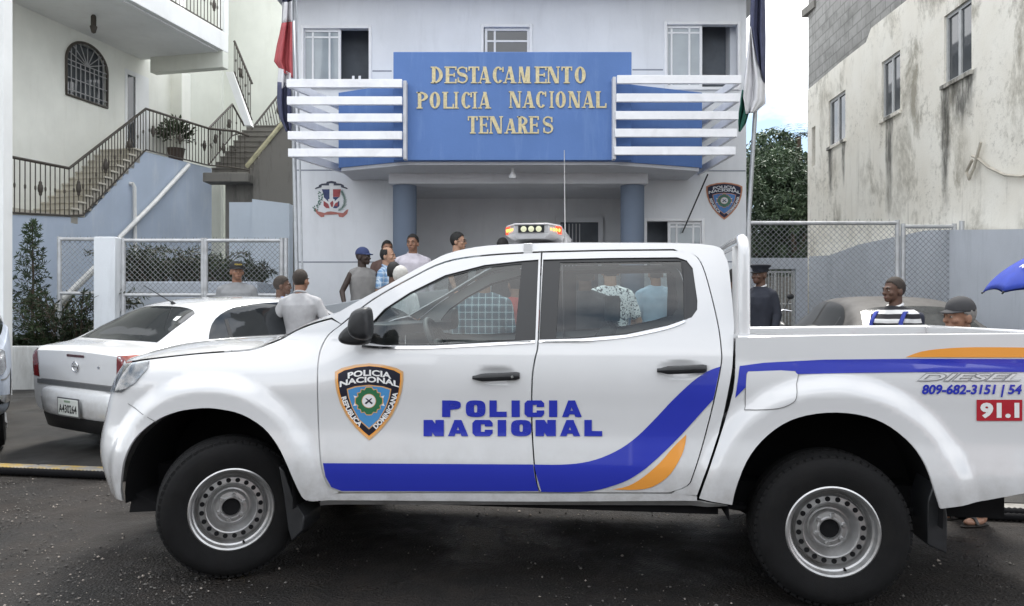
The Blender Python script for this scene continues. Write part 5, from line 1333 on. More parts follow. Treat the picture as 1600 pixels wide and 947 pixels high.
# white column at the frame's left edge
mb = MB(); c_ = at(3, 480, 11.0); mb.box((c_.x - .10, 10.95, gz(c_.x, 11) - .02), (c_.x + .055, 11.15, 7.5)); o = mb.build('porch_column', M_WHITEP, None, bevel=.01); tag(o, 'slim white column rising past the left edge of the cream house', 'column')

# ================================================================ chain link
M_WIRE = mat('galvanised_wire', (.20, .21, .22), .6, .2, 10, metal=.2, world=True)
M_FPOST = mat('silver_fence_pipe', (.46, .47, .48), .5, .15, 9, metal=.35, world=True, dirt=.5, dcol=(.2, .19, .18))
def chain_panel(name, p0, p1, z0, z1, label, cat, group, posts=(True, True), pitch=.078, bottom=True, spikes=True, r=.028, label_mesh=None):
    p0 = Vector(p0); p1 = Vector(p1); d = p1 - p0; Lw = d.length; d = d / Lw; hgt = z1 - z0
    e = empty(name, (p0.x, p0.y, z0), 0, label, cat, group); Mi = Matrix.Translation((-p0.x, -p0.y, -z0))
    P = lambda s, z: (p0.x + d.x*s, p0.y + d.y*s, z)
    if posts[0]: mb = MB(Mi); mb.tube([P(0, gz(p0.x, p0.y) - .02), P(0, z1 + .04)], r * 1.15, 10); mb.build('post', M_FPOST, e, 50)
    if posts[1]: mb = MB(Mi); mb.tube([P(Lw, gz(p1.x, p1.y) - .02), P(Lw, z1 + .04)], r * 1.15, 10); mb.build('post', M_FPOST, e, 50)
    mb = MB(Mi); mb.tube([P(0, z1), P(Lw, z1)], r, 10); mb.build('top_rail', M_FPOST, e, 50)
    if bottom: mb = MB(Mi); mb.tube([P(0, z0), P(Lw, z0)], r * .9, 10); mb.build('bottom_rail', M_FPOST, e, 50)
    mb = MB(Mi); rw = .0034
    n = int((Lw + hgt) / pitch)
    for k in range(1, n):
        u = k * pitch
        for sg in (0, 1):
            a0 = max(0.0, u - Lw); a1 = min(hgt, u)
            if a1 - a0 < .02: continue
            sA, sB = u - a0, u - a1
            if sg: sA, sB = Lw - sA, Lw - sB
            mb.tube([Vector(P(sA, z0 + a0)) + Vector((0, .003 * sg, 0)), Vector(P(sB, z0 + a1)) + Vector((0, .003 * sg, 0))], rw, 4, cap=False)
    if spikes:
        for k in range(int(Lw / pitch)):
            s = k * pitch + .02; mb.tube([P(s, z1), P(s + .02 * (1 if k % 2 else -1), z1 + .055)], rw * .9, 3, cap=False)
    mb.build('wire_mesh', M_WIRE, e)
    return e
DFc = 12.0; zT, zB = Zp(376, DFc), Zp(461, DFc)
chain_panel('chain_link_gate', (X(193, DFc), DFc), (X(317, DFc), DFc), zB, zT, 'left leaf of the chain link gate beside the white concrete pillar', 'fence', 'chain link gate leaves before the shrubs')
chain_panel('chain_link_gate', (X(321.5, DFc), DFc), (X(440, DFc), DFc), zB, zT, 'right leaf of the chain link gate next to the flagpole', 'fence', 'chain link gate leaves before the shrubs')
chain_panel('chain_link_fence', (X(87, DFc), DFc + .1), (X(152, DFc), DFc + .1), Zp(458, DFc), Zp(373, DFc), 'short chain link panel left of the white concrete pillar', 'fence', None)
mb = MB(); mb.box((X(152.5, DFc), DFc - .12, gz(-6, 12) - .02), (X(186, DFc), DFc + .16, Zp(371, DFc))); o = mb.build('gate_pillar', plaster('whitewashed_pillar', (.66, .69, .72), .3), None, bevel=.012); tag(o, 'whitewashed square gate pillar between two chain link panels', 'pillar')
mb = MB(); mb.tube([(X(447, DFc), DFc, gz(-3.4, 12) - .02), (X(447, DFc), DFc, zT + .04)], .032, 10); o = mb.build('fence_post', M_FPOST, None, 50); tag(o, 'grey pipe post between the gate and the flagpole', 'post')
# planters
M_PLANTER = plaster('planter_grey', (.46, .50, .56), .4)
mb = MB(); mb.box((X(193, 13), 13.0, .3), (X(402, 13), 13.14, Zp(440, 13))); mb.box((X(402, 13) - .14, 13.141, .3), (X(402, 13) - .002, 14.0, Zp(440, 13) - .004)); o = mb.build('planter_wall', M_PLANTER, None, bevel=.015); tag(o, 'long low grey planter wall behind the chain link gate', 'planter')
mb = MB(); mb.box((-9.4, 11.6, .2), (X(60, 11.6), 11.75, Zp(541, 11.6))); mb.box((X(60, 11.6) - .15, 11.75, .2), (X(60, 11.6), 12.6, Zp(541, 11.6) - .004)); o = mb.build('planter_wall', plaster('chipped_white_planter', (.60, .61, .60), .7, (.22, .21, .19)), None, bevel=.015); tag(o, 'chipped white planter wall at the left behind the white sedan', 'planter')
mb = MB(); mb.box((-9.3, 11.75, .3), (X(58, 12.0), 12.6, .80)); o = mb.build('soil', mat('soil', (.05, .035, .025), .95, .3, 8, bump=.4, world=True)); tag(o, kind='structure')

# right: gate, walls, weathered building
RO = Vector((6.48, 12.0)); RD = Vector((.036, 1.0)).normalized(); RM = Vector((-RD.y, RD.x))      # RM points to the street side
def RH(px, py, o):
    rx = (px - CX) / F; O = RO + RM * o; t = O.dot(RM) / (rx * RM.x + RM.y); p = Vector((rx * t, t)); return (p - O).dot(RD), H + (HY - py) * t / F
def RP(s, o, z): p = RO + RD * s + RM * o; return (p.x, p.y, z)
def weathered():
    t = NT('weathered_cream_wall'); v = t.pos()
    c = t.mix(t.ramp(t.noise(v, .9, 6, .6), .3, .7), (.70, .665, .58), (.79, .77, .70))
    blot = t.ramp(t.noise(t.pos((1, 1, .6)), 1.25, 10, .74, .25), .50, .62)
    area = t.ramp(t.noise(v, .5, 3, .5), .40, .56)
    c = t.mix(t.math('MULTIPLY', t.math('MULTIPLY', blot, area), .85), c, (.26, .24, .19))
    stk = t.ramp(t.noise(t.pos((4, 4.0, .20)), 1.6, 8, .72, .35), .56, .74)
    c = t.mix(t.math('MULTIPLY', t.math('MULTIPLY', stk, t.ramp(t.noise(v, .7, 3), .48, .62)), .7), c, (.20, .18, .145))
    gran = t.math('MULTIPLY', t.ramp(t.noise(v, 7, 8, .82), .52, .66), t.ramp(t.noise(v, .8, 4, .6), .44, .60))
    c = t.mix(t.math('MULTIPLY', gran, .65), c, (.17, .155, .12))
    # soaked runs below the sills
    xyz = t.sep(v)
    for (s, zt, ln, w) in RUNS:
        dx = t.math('ABSOLUTE', t.math('ADD', t.math('ADD', xyz[1], -s), t.math('MULTIPLY', t.math('ADD', t.noise(v, 3.0, 4), -.5), .16)))
        a = t.math('SUBTRACT', 1.0, t.math('MINIMUM', t.math('DIVIDE', dx, w), 1.0))
        dz = t.math('SUBTRACT', zt, xyz[2]); b = t.math('MULTIPLY', t.math('GREATER_THAN', dz, 0.0), t.math('SUBTRACT', 1.0, t.math('MINIMUM', t.math('DIVIDE', dz, ln), 1.0)))
        f = t.math('MULTIPLY', t.ramp(t.math('MULTIPLY', a, b), .02, .35), t.ramp(t.noise(t.pos((3, 3, .6)), 3, 6, .7), .25, .55))
        c = t.mix(t.math('MULTIPLY', f, .85), c, (.055, .055, .05))
    t.set(color=c, rough=.9, spec=.2); t.bump(t.noise(v, 28, 6, .7), .35, .012); return t.m
wins = [((1475, 26), (1518, 110)), ((1377.5, 98), (1406.5, 172)), ((1294.8, 158.5), (1321, 216.5))]
WR = []
for tl, br in wins:
    a = RH(*tl, 0); b = RH(*br, 0); WR.append((min(a[0], b[0]), b[1], max(a[0], b[0]), a[1]))
slit = (RH(1268.5, 200, 0), RH(1274, 258, 0))
RUNS = [(RO.y + WR[0][2] - .03, WR[0][1], 2.1, .16), (RO.y + WR[1][2] - .30, WR[1][1], 1.9, .17), (RO.y + WR[2][2] - .1, WR[2][1], 1.3, .14), (RO.y + WR[2][0] + .1, WR[2][1], 1.0, .10), (RO.y + WR[0][0] + .25, WR[0][1], .8, .4)]
M_WEATH = weathered()
def blocks():
    t = NT('bare_concrete_block'); v = t.pos(); xyz = t.sep(v); cv = t.n('ShaderNodeCombineXYZ', {0: xyz[1], 1: xyz[2], 2: 0.0}).outputs[0]
    br = t.n('ShaderNodeTexBrick', {'Vector': cv, 'Scale': 1.0, 'Mortar Size': .016, 'Brick Width': .42, 'Row Height': .21, 'Color1': (.27, .265, .25, 1), 'Color2': (.31, .305, .29, 1), 'Mortar': (.20, .195, .185, 1)})
    c = t.mix(t.math('MULTIPLY', t.ramp(t.noise(v, 2.2, 7, .7, .4), .45, .7), .6), br.outputs[0], (.10, .10, .09)); t.set(color=c, rough=.95); t.bump(br.outputs['Fac'], -.3, .02); return t.m
rb = empty('weathered_building', (RO.x, RO.y, .5), 0, 'streaked cream building with three windows and a bare block upper storey', 'building'); MR = Matrix.Translation((-RO.x, -RO.y, -.5))
def rbb(mb, name, m, parent=None, **k): return mb.build(name, m, parent or rb, M=MR, **k)
frr = lambda s, z, d: RP(s, -d, z)
sF = RH(1262, 60, 0)[0]
edge = [RH(1277, 128, 0), RH(1312, 98, 0), RH(1353, 66, 0), RH(1361, 44, 0), RH(1417, 0, 0), (-3, 9.0)]
edge = [(a, b) for a, b in edge]
zE = edge[0][1]
mb = MB(); outer = [(sF - .0, 0), (sF, zE)] + [(a, b) for a, b in edge] + [(-7, 9.0), (-7, 0)]
hol = [rect(a, b, c, d) for a, b, c, d in WR]; sl_ = rect(min(slit[0][0], slit[1][0]), slit[1][1], max(slit[0][0], slit[1][0]), slit[0][1])
wall_panel(mb, outer, hol + [sl_], frr, .22); fixn(rbb(mb, 'wall', M_WEATH))
mb = MB(); wall_panel(mb, [(sF, zE + .002), (sF, 11)] + [(-7, 11), (-7, 9.002)] + [(a, b + .002) for a, b in edge[::-1]], [], lambda s, z, d: RP(s, -.012 - d, z), .2); fixn(rbb(mb, 'block_wall', blocks()))
mb = MB(); a = RP(sF, -.3, 0); mb.prism([RP(sF - .02, -.22, 0), RP(sF, -.22, 0), RP(sF, -8, 0), RP(sF - .02, -8, 0)], (0, 0, 11)); fixn(rbb(mb, 'end_wall', M_WEATH))
zl_ = RH(1264, 22, 0)[1]; mb = MB(); mb.prism([RP(sF - .5, .03, zl_ - .0), RP(sF + .12, .10, zl_), RP(sF + .12, -.2, zl_), RP(sF - .5, -.2, zl_)], (0, 0, .16)); fixn(rbb(mb, 'roof_ledge', M_CONC))
mb = MB(); mb.prism([RP(-7, -.5, 0), RP(sF - .05, -.5, 0), RP(sF - .05, -.55, 0), RP(-7, -.55, 0)], (0, 0, 10)); fixn(rbb(mb, 'interior_shade_sheet', M_ROOM_SHADE))
M_GFR = mat('grey_window_frame', (.40, .41, .41), .5, .1, 8, world=True)
for i, (a, b, c, d) in enumerate(WR):
    q = .05; mb = MB()
    for (u0, v0, u1, v1) in ((a, b, a + q, d), (c - q, b, c, d), (a + q, d - q, c - q, d), (a + q, b, c - q, b + q), ((a + c)/2 - q*.7, b + q, (a + c)/2 + q*.7, d - q)):
        mb.prism([RP(u0, -.035, v0), RP(u1, -.035, v0), RP(u1, -.10, v0), RP(u0, -.10, v0)], (0, 0, v1 - v0))
    w_ = fixn(rbb(mb, 'window', M_GFR)); mb = MB(); mb.prism([RP(a + q, -.06, b + q), RP(c - q, -.06, b + q), RP(c - q, -.075, b + q), RP(a + q, -.075, b + q)], (0, 0, d - b - 2*q)); fixn(rbb(mb, 'pane', M_WIN, w_))
    mb = MB(); mb.prism([RP(a - .05, .045, b - .06), RP(c + .05, .045, b - .06), RP(c + .05, -.1, b - .06), RP(a - .05, -.1, b - .06)], (0, 0, .058)); fixn(rbb(mb, 'sill', M_WEATH, w_))
# cables and bracket on the wall
mb = MB(); pts = [RH(1600, 276, .04), RH(1572, 274, .04), RH(1545, 262, .05), RH(1528, 248, .05), RH(1519, 244, .05)]; mb.tube([RP(a, .05, b) for a, b in pts], .02, 6); pts = [RH(1535, 222, .04), RH(1523, 262, .05), RH(1515, 280, .05), RH(1511, 268, .05), RH(1520, 250, .05)]; mb.tube([RP(a, .06, b) for a, b in pts], .022, 6)
o = mb.build('wall_cable', mat('pale_cable', (.40, .37, .31), .7, .2, 10, world=True), None, 50); tag(o, 'loop of pale cable clipped to the weathered wall at the right edge', 'cable')
# grey base wall in front of the weathered building
mb = MB(); gw = [RH(1640, 351, .28), RH(1506, 362, .28)]; wall_panel(mb, [(-6, 0), (5.2, 0), (5.2, 2.58), (4.0, 2.52), (2.5, 2.62), (.0, 2.63), (-.6, 2.58), (-2.2, 2.43), (-6, 2.12)], [], lambda s, z, d: RP(s, .28 - d, z), .25)
o = fixn(mb.build('boundary_wall', plaster('grey_blue_wall_paint', (.47, .50, .545), .35, (.20, .215, .24)), None)); tag(o, 'plain grey blue boundary wall along the foot of the weathered building', 'wall')
DG = 11.3
zt1 = Zp(348.5, DG)
chain_panel('chain_link_fence', (X(1170, DG), DG), (X(1402, DG), DG), .35, zt1, 'wide chain link panel between the right flagpole and the narrow gate', 'fence', None, bottom=False)
chain_panel('chain_link_gate', (X(1411, DG), DG), (X(1491, DG), DG), .35, zt1 - .05, 'narrow framed chain link gate in front of the grey blue wall', 'fence', None, spikes=False)
mb = MB(); mb.tube([(X(1496, DG), DG, .2), (X(1503, DG), DG, zt1 + .03)], .034, 10); o = mb.build('fence_post', M_FPOST, None, 50); tag(o, 'leaning grey pipe post at the right end of the narrow gate', 'post')
# back wall with barred gate
DK = 15.6
mb = MB(); mb.box((X(1168, DK), DK, Zp(420, DK)), (X(1262, DK), DK + .25, Zp(403, DK))); mb.box((X(1243.5, DK), DK + .003, .3), (X(1262, DK), DK + .24, Zp(420, DK))); mb.box((X(1168, DK), DK + .003, .3), (X(1193, DK), DK + .24, Zp(420, DK)))
o = mb.build('yard_wall', plaster('yard_wall_grey', (.42, .45, .50), .4), None); tag(o, 'grey yard wall with a lintel above the barred gate, behind the officer', 'wall')
e = empty('barred_gate', (X(1220, DK), DK, .5), 0, 'pale barred metal gate behind the motorcycle', 'gate'); Mi = Matrix.Translation(-e.location)
mb = MB(Mi); zg = Zp(423, DK); xa, xb = X(1195, DK), X(1242, DK)
for x in (xa, xb, (xa*.62 + xb*.38)): mb.box((x - .02, DK + .05, .5), (x + .02, DK + .10, zg))
mb.box((xa, DK + .052, zg - .04), (xb, DK + .098, zg - .001)); mb.build('frame', M_GFR, e)
for k in range(9):
    x = lerp(xa, xb, (k + .5) / 9); mb = MB(Mi); mb.tube([(x, DK + .075, .52), (x, DK + .075, zg - .03)], .012, 6); mb.build('bar', M_GFR, e, 50)
for z in (1.1, 1.55): mb = MB(Mi); mb.tube([(xa, DK + .075, z), (xb, DK + .075, z)], .012, 6); mb.build('crossbar', M_GFR, e, 50)

mb = MB(); mb.box((X(1160, 18.5), 18.5, .2), (X(1275, 18.5), 18.7, 2.2)); o = mb.build('gate_backing_wall', M_CONC); tag(o, 'dark backing wall added to darken the gap between the bars of the gate', 'wall')  # wall added to keep bright sky from showing between the gate bars
mb = MB(); mb.box((-2.75, 10.57, .1), (-1.5, 11.2, .56)); o = mb.build('ramp', M_PAVE, None, bevel=.01); tag(o, kind='structure')
# ================================================================ plants
def leafmat(name, c0, c1):
    t = NT(name); g_ = t.n('ShaderNodeNewGeometry'); v = t.pos()
    c = t.mix(g_.outputs['Random Per Island'], c0, c1); c = t.mix(t.ramp(t.noise(v, .9, 3), .35, .65), c, [q * .55 for q in c0])
    t.set(color=c, rough=.5, spec=.35); return t.m
M_LEAF = leafmat('tree_leaf', (.045, .082, .045), (.115, .165, .090)); M_LEAF2 = leafmat('shrub_leaf', (.020, .036, .014), (.055, .080, .032)); M_LEAF3 = leafmat('sapling_leaf', (.030, .055, .022), (.080, .120, .050))
M_BARK = mat('bark', (.075, .055, .04), .9, .3, 9, bump=.4, world=True)
def leaf(mb, p, d, n, L, w, bend=.2):
    d = d.normalized(); s = d.cross(n)
    if s.length < 1e-4: s = d.orthogonal()
    s = s.normalized() * w / 2; up = s.cross(d).normalized()
    m = p + d * L * .5 + up * L * bend * .3; t = p + d * L - up * L * bend * .3
    mb.add([p, m + s, t, m - s], [(0, 1, 2, 3)])
def rv(): 
    while True:
        v = Vector((random.uniform(-1, 1), random.uniform(-1, 1), random.uniform(-1, 1)))
        if .05 < v.length < 1: return v.normalized()
def tree(base, hgt, lobes, nleaf, Ls, label, seed, m=None, group=None, name='broadleaf_tree', cat='tree'):
    random.seed(seed); e = empty(name, base, 0, label, cat, group); b = Vector(base)
    mb = MB(); tops = []
    mb.tube([(0, 0, 0), (.05, .02, hgt*.3), (-.04, .05, hgt*.6)], [.16, .12, .07], 9)
    for (c, r) in lobes:
        c = Vector(c); mb.tube([Vector((0, 0, hgt*.35)), c * .55 + Vector((0, 0, hgt*.15)), c], [.08, .05, .015], 6)
    mb.build('trunk', M_BARK, e, 60)
    mb = MB(); tot = sum(r[0]*r[1]*r[2] for _, r in lobes)
    for (c, r) in lobes:
        c = Vector(c); n = int(nleaf * r[0]*r[1]*r[2] / tot)
        tw = [c + Vector((q.x*r[0], q.y*r[1], q.z*r[2])) * random.uniform(.55, 1.05) for q in [rv() for _ in range(max(8, n // 14))]]
        for k in range(n):
            p = random.choice(tw) + rv() * random.uniform(.02, .22) * max(r) * .55; dd = rv(); dd.z -= .35; leaf(mb, p, dd, rv(), Ls * random.uniform(.6, 1.3), Ls * .38)
    mb.build('crown', m or M_LEAF, e); return e
def lobeset(seed, n, rx, rz, z0):
    random.seed(seed); return [((random.uniform(-rx, rx), random.uniform(-rx, rx), z0 + random.uniform(-rz, rz)), (random.uniform(.6, 1.1), random.uniform(.6, 1.1), random.uniform(.45, .8))) for _ in range(n)]
gt = 'trees behind the yard wall'
tree((X(1195, 22), 22, .6), 5.0, lobeset(1, 10, 1.0, 1.5, 3.6), 16000, .14, 'dark green tree behind the yard wall, against the police station corner', 31, group=gt)
tree((X(1242, 21), 21.0, .6), 4.8, lobeset(2, 10, .9, 1.4, 3.3), 16000, .14, 'dark green tree behind the yard wall, against the weathered building', 32, group=gt)
tree((X(1215, 26), 26, .6), 6.0, lobeset(3, 9, 1.6, 1.4, 4.6), 12000, .17, 'taller tree standing behind the two dark yard trees', 33, group=gt)
tree((X(1236, 25), 25, .6), 6.4, [((random.uniform(-1.4, 1.4), random.uniform(-.8, .8), 5.0 + random.uniform(-.6, .75)), (.75, .75, .55)) for _ in range(9)], 9000, .15, 'tallest tree crown behind the yard wall, under the palm fronds', 34, group=gt)
# palm
e = empty('palm_tree', (X(1247, 27), 27, .6), 0, 'palm with drooping fronds showing over the trees by the block wall', 'palm'); mb = MB(); ph = Zp(214, 27) - .6
mb.tube([(0, 0, 0), (.1, 0, ph * .5), (0, 0, ph)], [.16, .12, .10], 9); mb.build('trunk', M_BARK, e, 60); random.seed(8)
for k in range(11):
    a = 2 * PI * k / 11 + .2; mb = MB(); pr = None
    for j in range(15):
        t = j / 14; p = Vector((cos(a) * 1.9 * t, sin(a) * 1.9 * t, ph + .55 * sin(t * 2.3) - .9 * t * t))
        if pr is not None:
            d = (p - pr).normalized(); sd_ = d.cross(Vector((0, 0, 1))).normalized()
            for sg in (-1, 1): leaf(mb, p, sd_ * sg + d * .5 + Vector((0, 0, -.35)), Vector((0, 0, 1)), .50 * (1 - .5*t), .05)
        pr = p
    mb.build('frond', M_LEAF, e)
# arching shrubs behind the gate
def shrub(base, n, L, label, seed, spread=1.0, m=None, lf=.09, hg=1.0, name='arching_shrub', group=None, cat='shrub', bs=0.0):
    random.seed(seed); e = empty(name, base, 0, label, cat, group); ms = MB(); ml = MB()
    for k in range(n):
        a = random.uniform(0, 2*PI); l = L * random.uniform(.35, 1.15); pts = []; bo = Vector((random.uniform(-bs, bs), random.uniform(-.1, .1), 0))
        for j in range(8):
            t = j / 7; pts.append(bo + Vector((cos(a)*l*t*spread*.75, sin(a)*l*t*.5*spread, l * (1.15*t - .75*spread*t*t) * hg)))
        ms.tube(pts, [.010*(1-.7*j/7) for j in range(8)], 5)
        for j in range(1, 8):
            for q in range(5): 
                p = pts[j].lerp(pts[j-1], random.random()); d = (pts[j] - pts[j-1]).normalized() * .6 + rv() * .9; leaf(ml, p, d, rv(), lf * random.uniform(.7, 1.4), lf * .26)
    ms.build('stems', M_BARK, e, 60); ml.build('foliage', m or M_LEAF2, e)
for i, (px, lb) in enumerate(((226, 'arching dark shrub next to the upright drain pipe, behind the gate'), (262, 'arching dark shrub behind the middle of the left gate leaf'), (306, 'arching dark shrub behind the meeting posts of the gate'), (348, 'arching dark shrub behind the capped man at the gate'), (385, 'low arching shrub behind the right half of the right gate leaf'))):
    shrub((X(px, 13.5), 13.5, Zp(446, 13.5)), (70, 40, 60, 44, 30)[i], (.98, .70, .86, .66, .55)[i], lb, 40 + i, .95, hg=1.25, bs=.34, group='shrubs behind the gate')
mb = MB(); mb.box((X(193, 13.14), 13.14, .3), (X(402, 13) - .141, 13.99, Zp(447, 13.4))); o = mb.build('soil', MATS['soil']); tag(o, kind='structure')
# sapling
random.seed(21); e = empty('young_conifer', at(50, 520, 12.2), 0, 'slender young conifer growing in front of the blue wall at the left', 'tree'); ml = MB(); ms = MB(); top = (520 - 345) * 12.2 / F
ms.tube([(0, 0, -.1), (.02, 0, top*.5), (.0, 0, top)], [.025, .016, .005], 6)
for k in range(54):
    t = .12 + .86 * k / 53; z = top * t; wob = .8 + .5 * noise.noise((t * 7, 2, 0)); l = .42 * (1.05 - t) * wob + .05; a = k * 2.4
    b = Vector((cos(a) * l, sin(a) * l, z + l * .3)); o_ = Vector((0, 0, z)); ms.tube([o_, b], [.006, .002], 4)
    for q in range(26): p = o_.lerp(b, random.uniform(.15, 1)); leaf(ml, p, (b - o_).normalized() * .7 + rv(), rv(), .085, .018)
ms.build('trunk', M_BARK, e, 60); ml.build('crown', M_LEAF3, e)
for i, (px, D, lb) in enumerate(((20, 12.1, 'low leafy bush at the left edge, behind the white planter wall'), (85, 12.2, 'low leafy bush at the foot of the young conifer'), (128, 12.3, 'low leafy bush beside the whitewashed gate pillar'))):
    shrub((X(px, D), D, .72 if px < 60 else gz(-6, 12)), 90, .66 if px < 60 else 1.25, lb, 60 + i, .9, M_LEAF2, .10, .85 if px < 60 else 2.0, 'low_bush', 'bushes in the white planter')
# potted plant on the landing
pp = Vector(LP(LH(275, 200, .45)[0], .45, zl)); e = empty('potted_plant', pp, 0, 'leafy potted plant on the landing behind the iron railing', 'plant')
mb = MB(); mb.lathe([(.0, .0), (.14, .0), (.20, .36), (.22, .38), (.19, .38), (.0, .34)], 18); mb.build('pot', mat('dark_pot', (.07, .05, .04), .8, .2, 8), e, 50)
random.seed(9); mb = MB()
for k in range(340): d = rv(); d.z = abs(d.z) * .9; p = Vector((0, 0, .62)) + Vector((d.x*.42, d.y*.42, d.z*.55)) * random.uniform(.3, 1); leaf(mb, p, d + rv() * .5, rv(), .14, .06)
mb.build('foliage', M_LEAF2, e)

# ================================================================ houses across the street (added unseen behind the viewer, for glass and paint to reflect)
def added_street_house(x0, x1, y, h, col, label):
    e = empty('added_street_house', ((x0 + x1)/2, y, 0), 0, label, 'house', 'houses added across the street'); Mi = Matrix.Translation(-e.location)
    m = plaster('house_' + str(int(h * 10)), col, .3); mb = MB(Mi); mb.box((x0, y - 7, 0), (x1, y, h)); mb.build('wall', m, e)
    mb = MB(Mi); mb.box((x0 - .3, y - 7.3, h), (x1 + .3, y + .5, h + .22)); mb.build('roof', M_SOFFIT, e)
    n = int((x1 - x0) / 2.6)
    for k in range(n):
        xc = lerp(x0, x1, (k + .5) / n)
        for f in range(int(h // 3)):
            z0 = f * 3 + (1.0 if (k != n // 2 or f) else .05); z1 = f * 3 + 2.2
            mb = MB(Mi); mb.box((xc - .55, y - .05, z0), (xc + .55, y + .03, z1)); w = mb.build('window' if (k != n // 2 or f) else 'door', M_FRAME, e); mb = MB(Mi); mb.box((xc - .48, y, z0 + .07), (xc + .48, y + .034, z1 - .07)); mb.build('pane', M_WIN, w)
added_street_house(-17, -6.2, -8.5, 3.4, (.30, .22, .16), 'added low ochre house across the street to the left, unseen')
added_street_house(-5.6, 4.4, -8.8, 6.3, (.24, .26, .26), 'added two storey grey house straight across the street, unseen')
added_street_house(5.0, 16, -8.4, 3.6, (.34, .18, .14), 'added low terracotta house across the street to the right, unseen')
# ================================================================ other vehicles
def car_shell(spec, L):
    """returns (verts, faces): spec(x) -> list of (y,z) half section from the sill to the centre line"""
    xs = spec['xs']; rows = []
    for x in xs:
        ctl = spec['f'](x); pts = smoothline(ctl, 4); full = [(x, -y, z) for y, z in pts] + [(x, y, z) for y, z in reversed(pts[:-1])]; rows.append(full)
    return rows
class Car:
    def __init__(s, name, loc, rz, label, cat, body_mat, L, Wt, zbt, belt, ztt, wrt, wheels, wr, group=None, tilt=True):
        s.e = empty(name, loc, rz, label, cat, group)
        if tilt: s.e.rotation_mode = 'QUATERNION'; s.e.rotation_quaternion = Vector((0, 0, 1)).rotation_difference(Vector((-.062*KN.x, -.062*KN.y, 1)).normalized()) @ Matrix.Rotation(rz, 3, 'Z').to_quaternion(); s.L = L; s.bm = body_mat
        def sec(x):
            w = table(Wt, x); zb = table(zbt, x); zt = table(ztt, x); zs = min(table(belt, x), zt - .035); r = table(wrt, x); k = max(0.0, min(1.0, (zt - zs) / .30))
            rr = lerp(w * .80, r, k)
            return [(w*.80, zb), (w*.95, zb + .05), (w*.995, zb + .20), (w, lerp(zb, zs, .62)), (w*.985, zs - .05), (w*.95, zs), (lerp(w*.95, rr, .55), lerp(zs, zt, .52)), (rr, zt - .045*k - .012), (rr*.55, zt - .008), (0, zt)]
        xs = []
        for k in range(91): xs.append(L * k / 90)
        rows = []
        for x in xs:
            pts = smoothline(sec(x), 4); rows.append([(x, -y, z) for y, z in pts] + [(x, y, z) for y, z in reversed(pts[:-1])])
        mb = MB(); mb.grid(rows); n = len(rows[0])
        mb.add(rows[0], [tuple(range(n))]); mb.add(rows[-1], [tuple(reversed(range(n)))])
        s.shell = mb
        s.body = mb.build('body', body_mat, s.e, 38); fixn(s.body)
        s.bvh = BVHTree.FromPolygons([Vector(v) for v in mb.v], mb.f)
        for (x, y) in wheels:
            for sg in (-1, 1): s.wheel(x, sg * y, wr, sg)
    def hit(s, proj, a, b):
        if proj == 'rear': o, d = Vector((-3, a, b)), Vector((1, 0, 0))
        elif proj == 'front': o, d = Vector((9, a, b)), Vector((-1, 0, 0))
        elif proj == 'top': o, d = Vector((a, b, 4)), Vector((0, 0, -1))
        elif proj == 'right': o, d = Vector((a, -4, b)), Vector((0, 1, 0))
        else: o, d = Vector((a, 4, b)), Vector((0, -1, 0))
        h = s.bvh.ray_cast(o, d)
        if h[0] is None:
            h2 = s.bvh.find_nearest(o + d * 4); return h2[0], -d
        n = h[1]; n = n if n.dot(d) < 0 else -n
        return h[0], n
    def patch(s, name, proj, poly, m, off=.004, grid=.05, parent=None, tris=None):
        bm = bmesh.new()
        if tris is None:
            P = [Vector((a, b, 0)) for a, b in poly]; T = tessellate_polygon([P])
        else: P = [Vector((a, b, 0)) for a, b in poly]; T = tris
        bv = [bm.verts.new((p.x, p.y, 0)) for p in P]
        for t in T:
            try: bm.faces.new([bv[i] for i in t])
            except ValueError: pass
        if grid:
            for ax in (0, 1):
                lo = min(p[ax] for p in P); hi = max(p[ax] for p in P); k = math.ceil(lo / grid)
                while k * grid < hi:
                    no = (1, 0, 0) if ax == 0 else (0, 1, 0); co = (k*grid, 0, 0) if ax == 0 else (0, k*grid, 0)
                    bmesh.ops.bisect_plane(bm, geom=bm.verts[:] + bm.edges[:] + bm.faces[:], dist=1e-5, plane_co=co, plane_no=no); k += 1
        for v in bm.verts:
            p, n = s.hit(proj, v.co.x, v.co.y); v.co = p + n * off
        me = bpy.data.meshes.new(name); bm.to_mesh(me); bm.free(); me.materials.append(m); me.polygons.foreach_set('use_smooth', [True] * len(me.polygons))
        return link(bpy.data.objects.new(name, me), parent or s.e)
    def wheel(s, x, y, r, sg):
        o = -1 if sg > 0 else 1
        mb = MB(); w = .20; yo = sg * .0
        mb.lathe([(r*.62, 0), (r*.8, -.01), (r*.96, .005), (r, .04), (r, w - .04), (r*.96, w)], 40, 'y', (0, 0, 0)); M = Matrix.Translation((x, y, r)) @ Matrix.Rotation(PI if sg > 0 else 0, 4, 'Z')
        we = mb.build('wheel', M_RUBBER, s.e, 45, M=M)
        mb = MB(); mb.lathe([(0, .03), (r*.16, .02), (r*.2, .035), (r*.5, .02), (r*.58, .005), (r*.64, .0)], 40, 'y')
        for k in range(5):
            a = 2*PI*k/5; mb.tube([(r*.15*cos(a), .012, r*.15*sin(a)), (r*.56*cos(a), .004, r*.56*sin(a))], r*.09, 6)
        mb.build('rim', M_STEEL, we, 45, M=M)
        s.patch('wheel_arch', 'left' if sg > 0 else 'right', [(x + r*1.14*cos(t), max(.16, r + r*1.14*sin(t))) for t in [PI*k/18 - .25*(1 - 2*k/18) for k in range(19)]], M_DARK, .003)
M_SEDAN = car_paint('sedan_white_paint', (.66, .67, .68), .5)
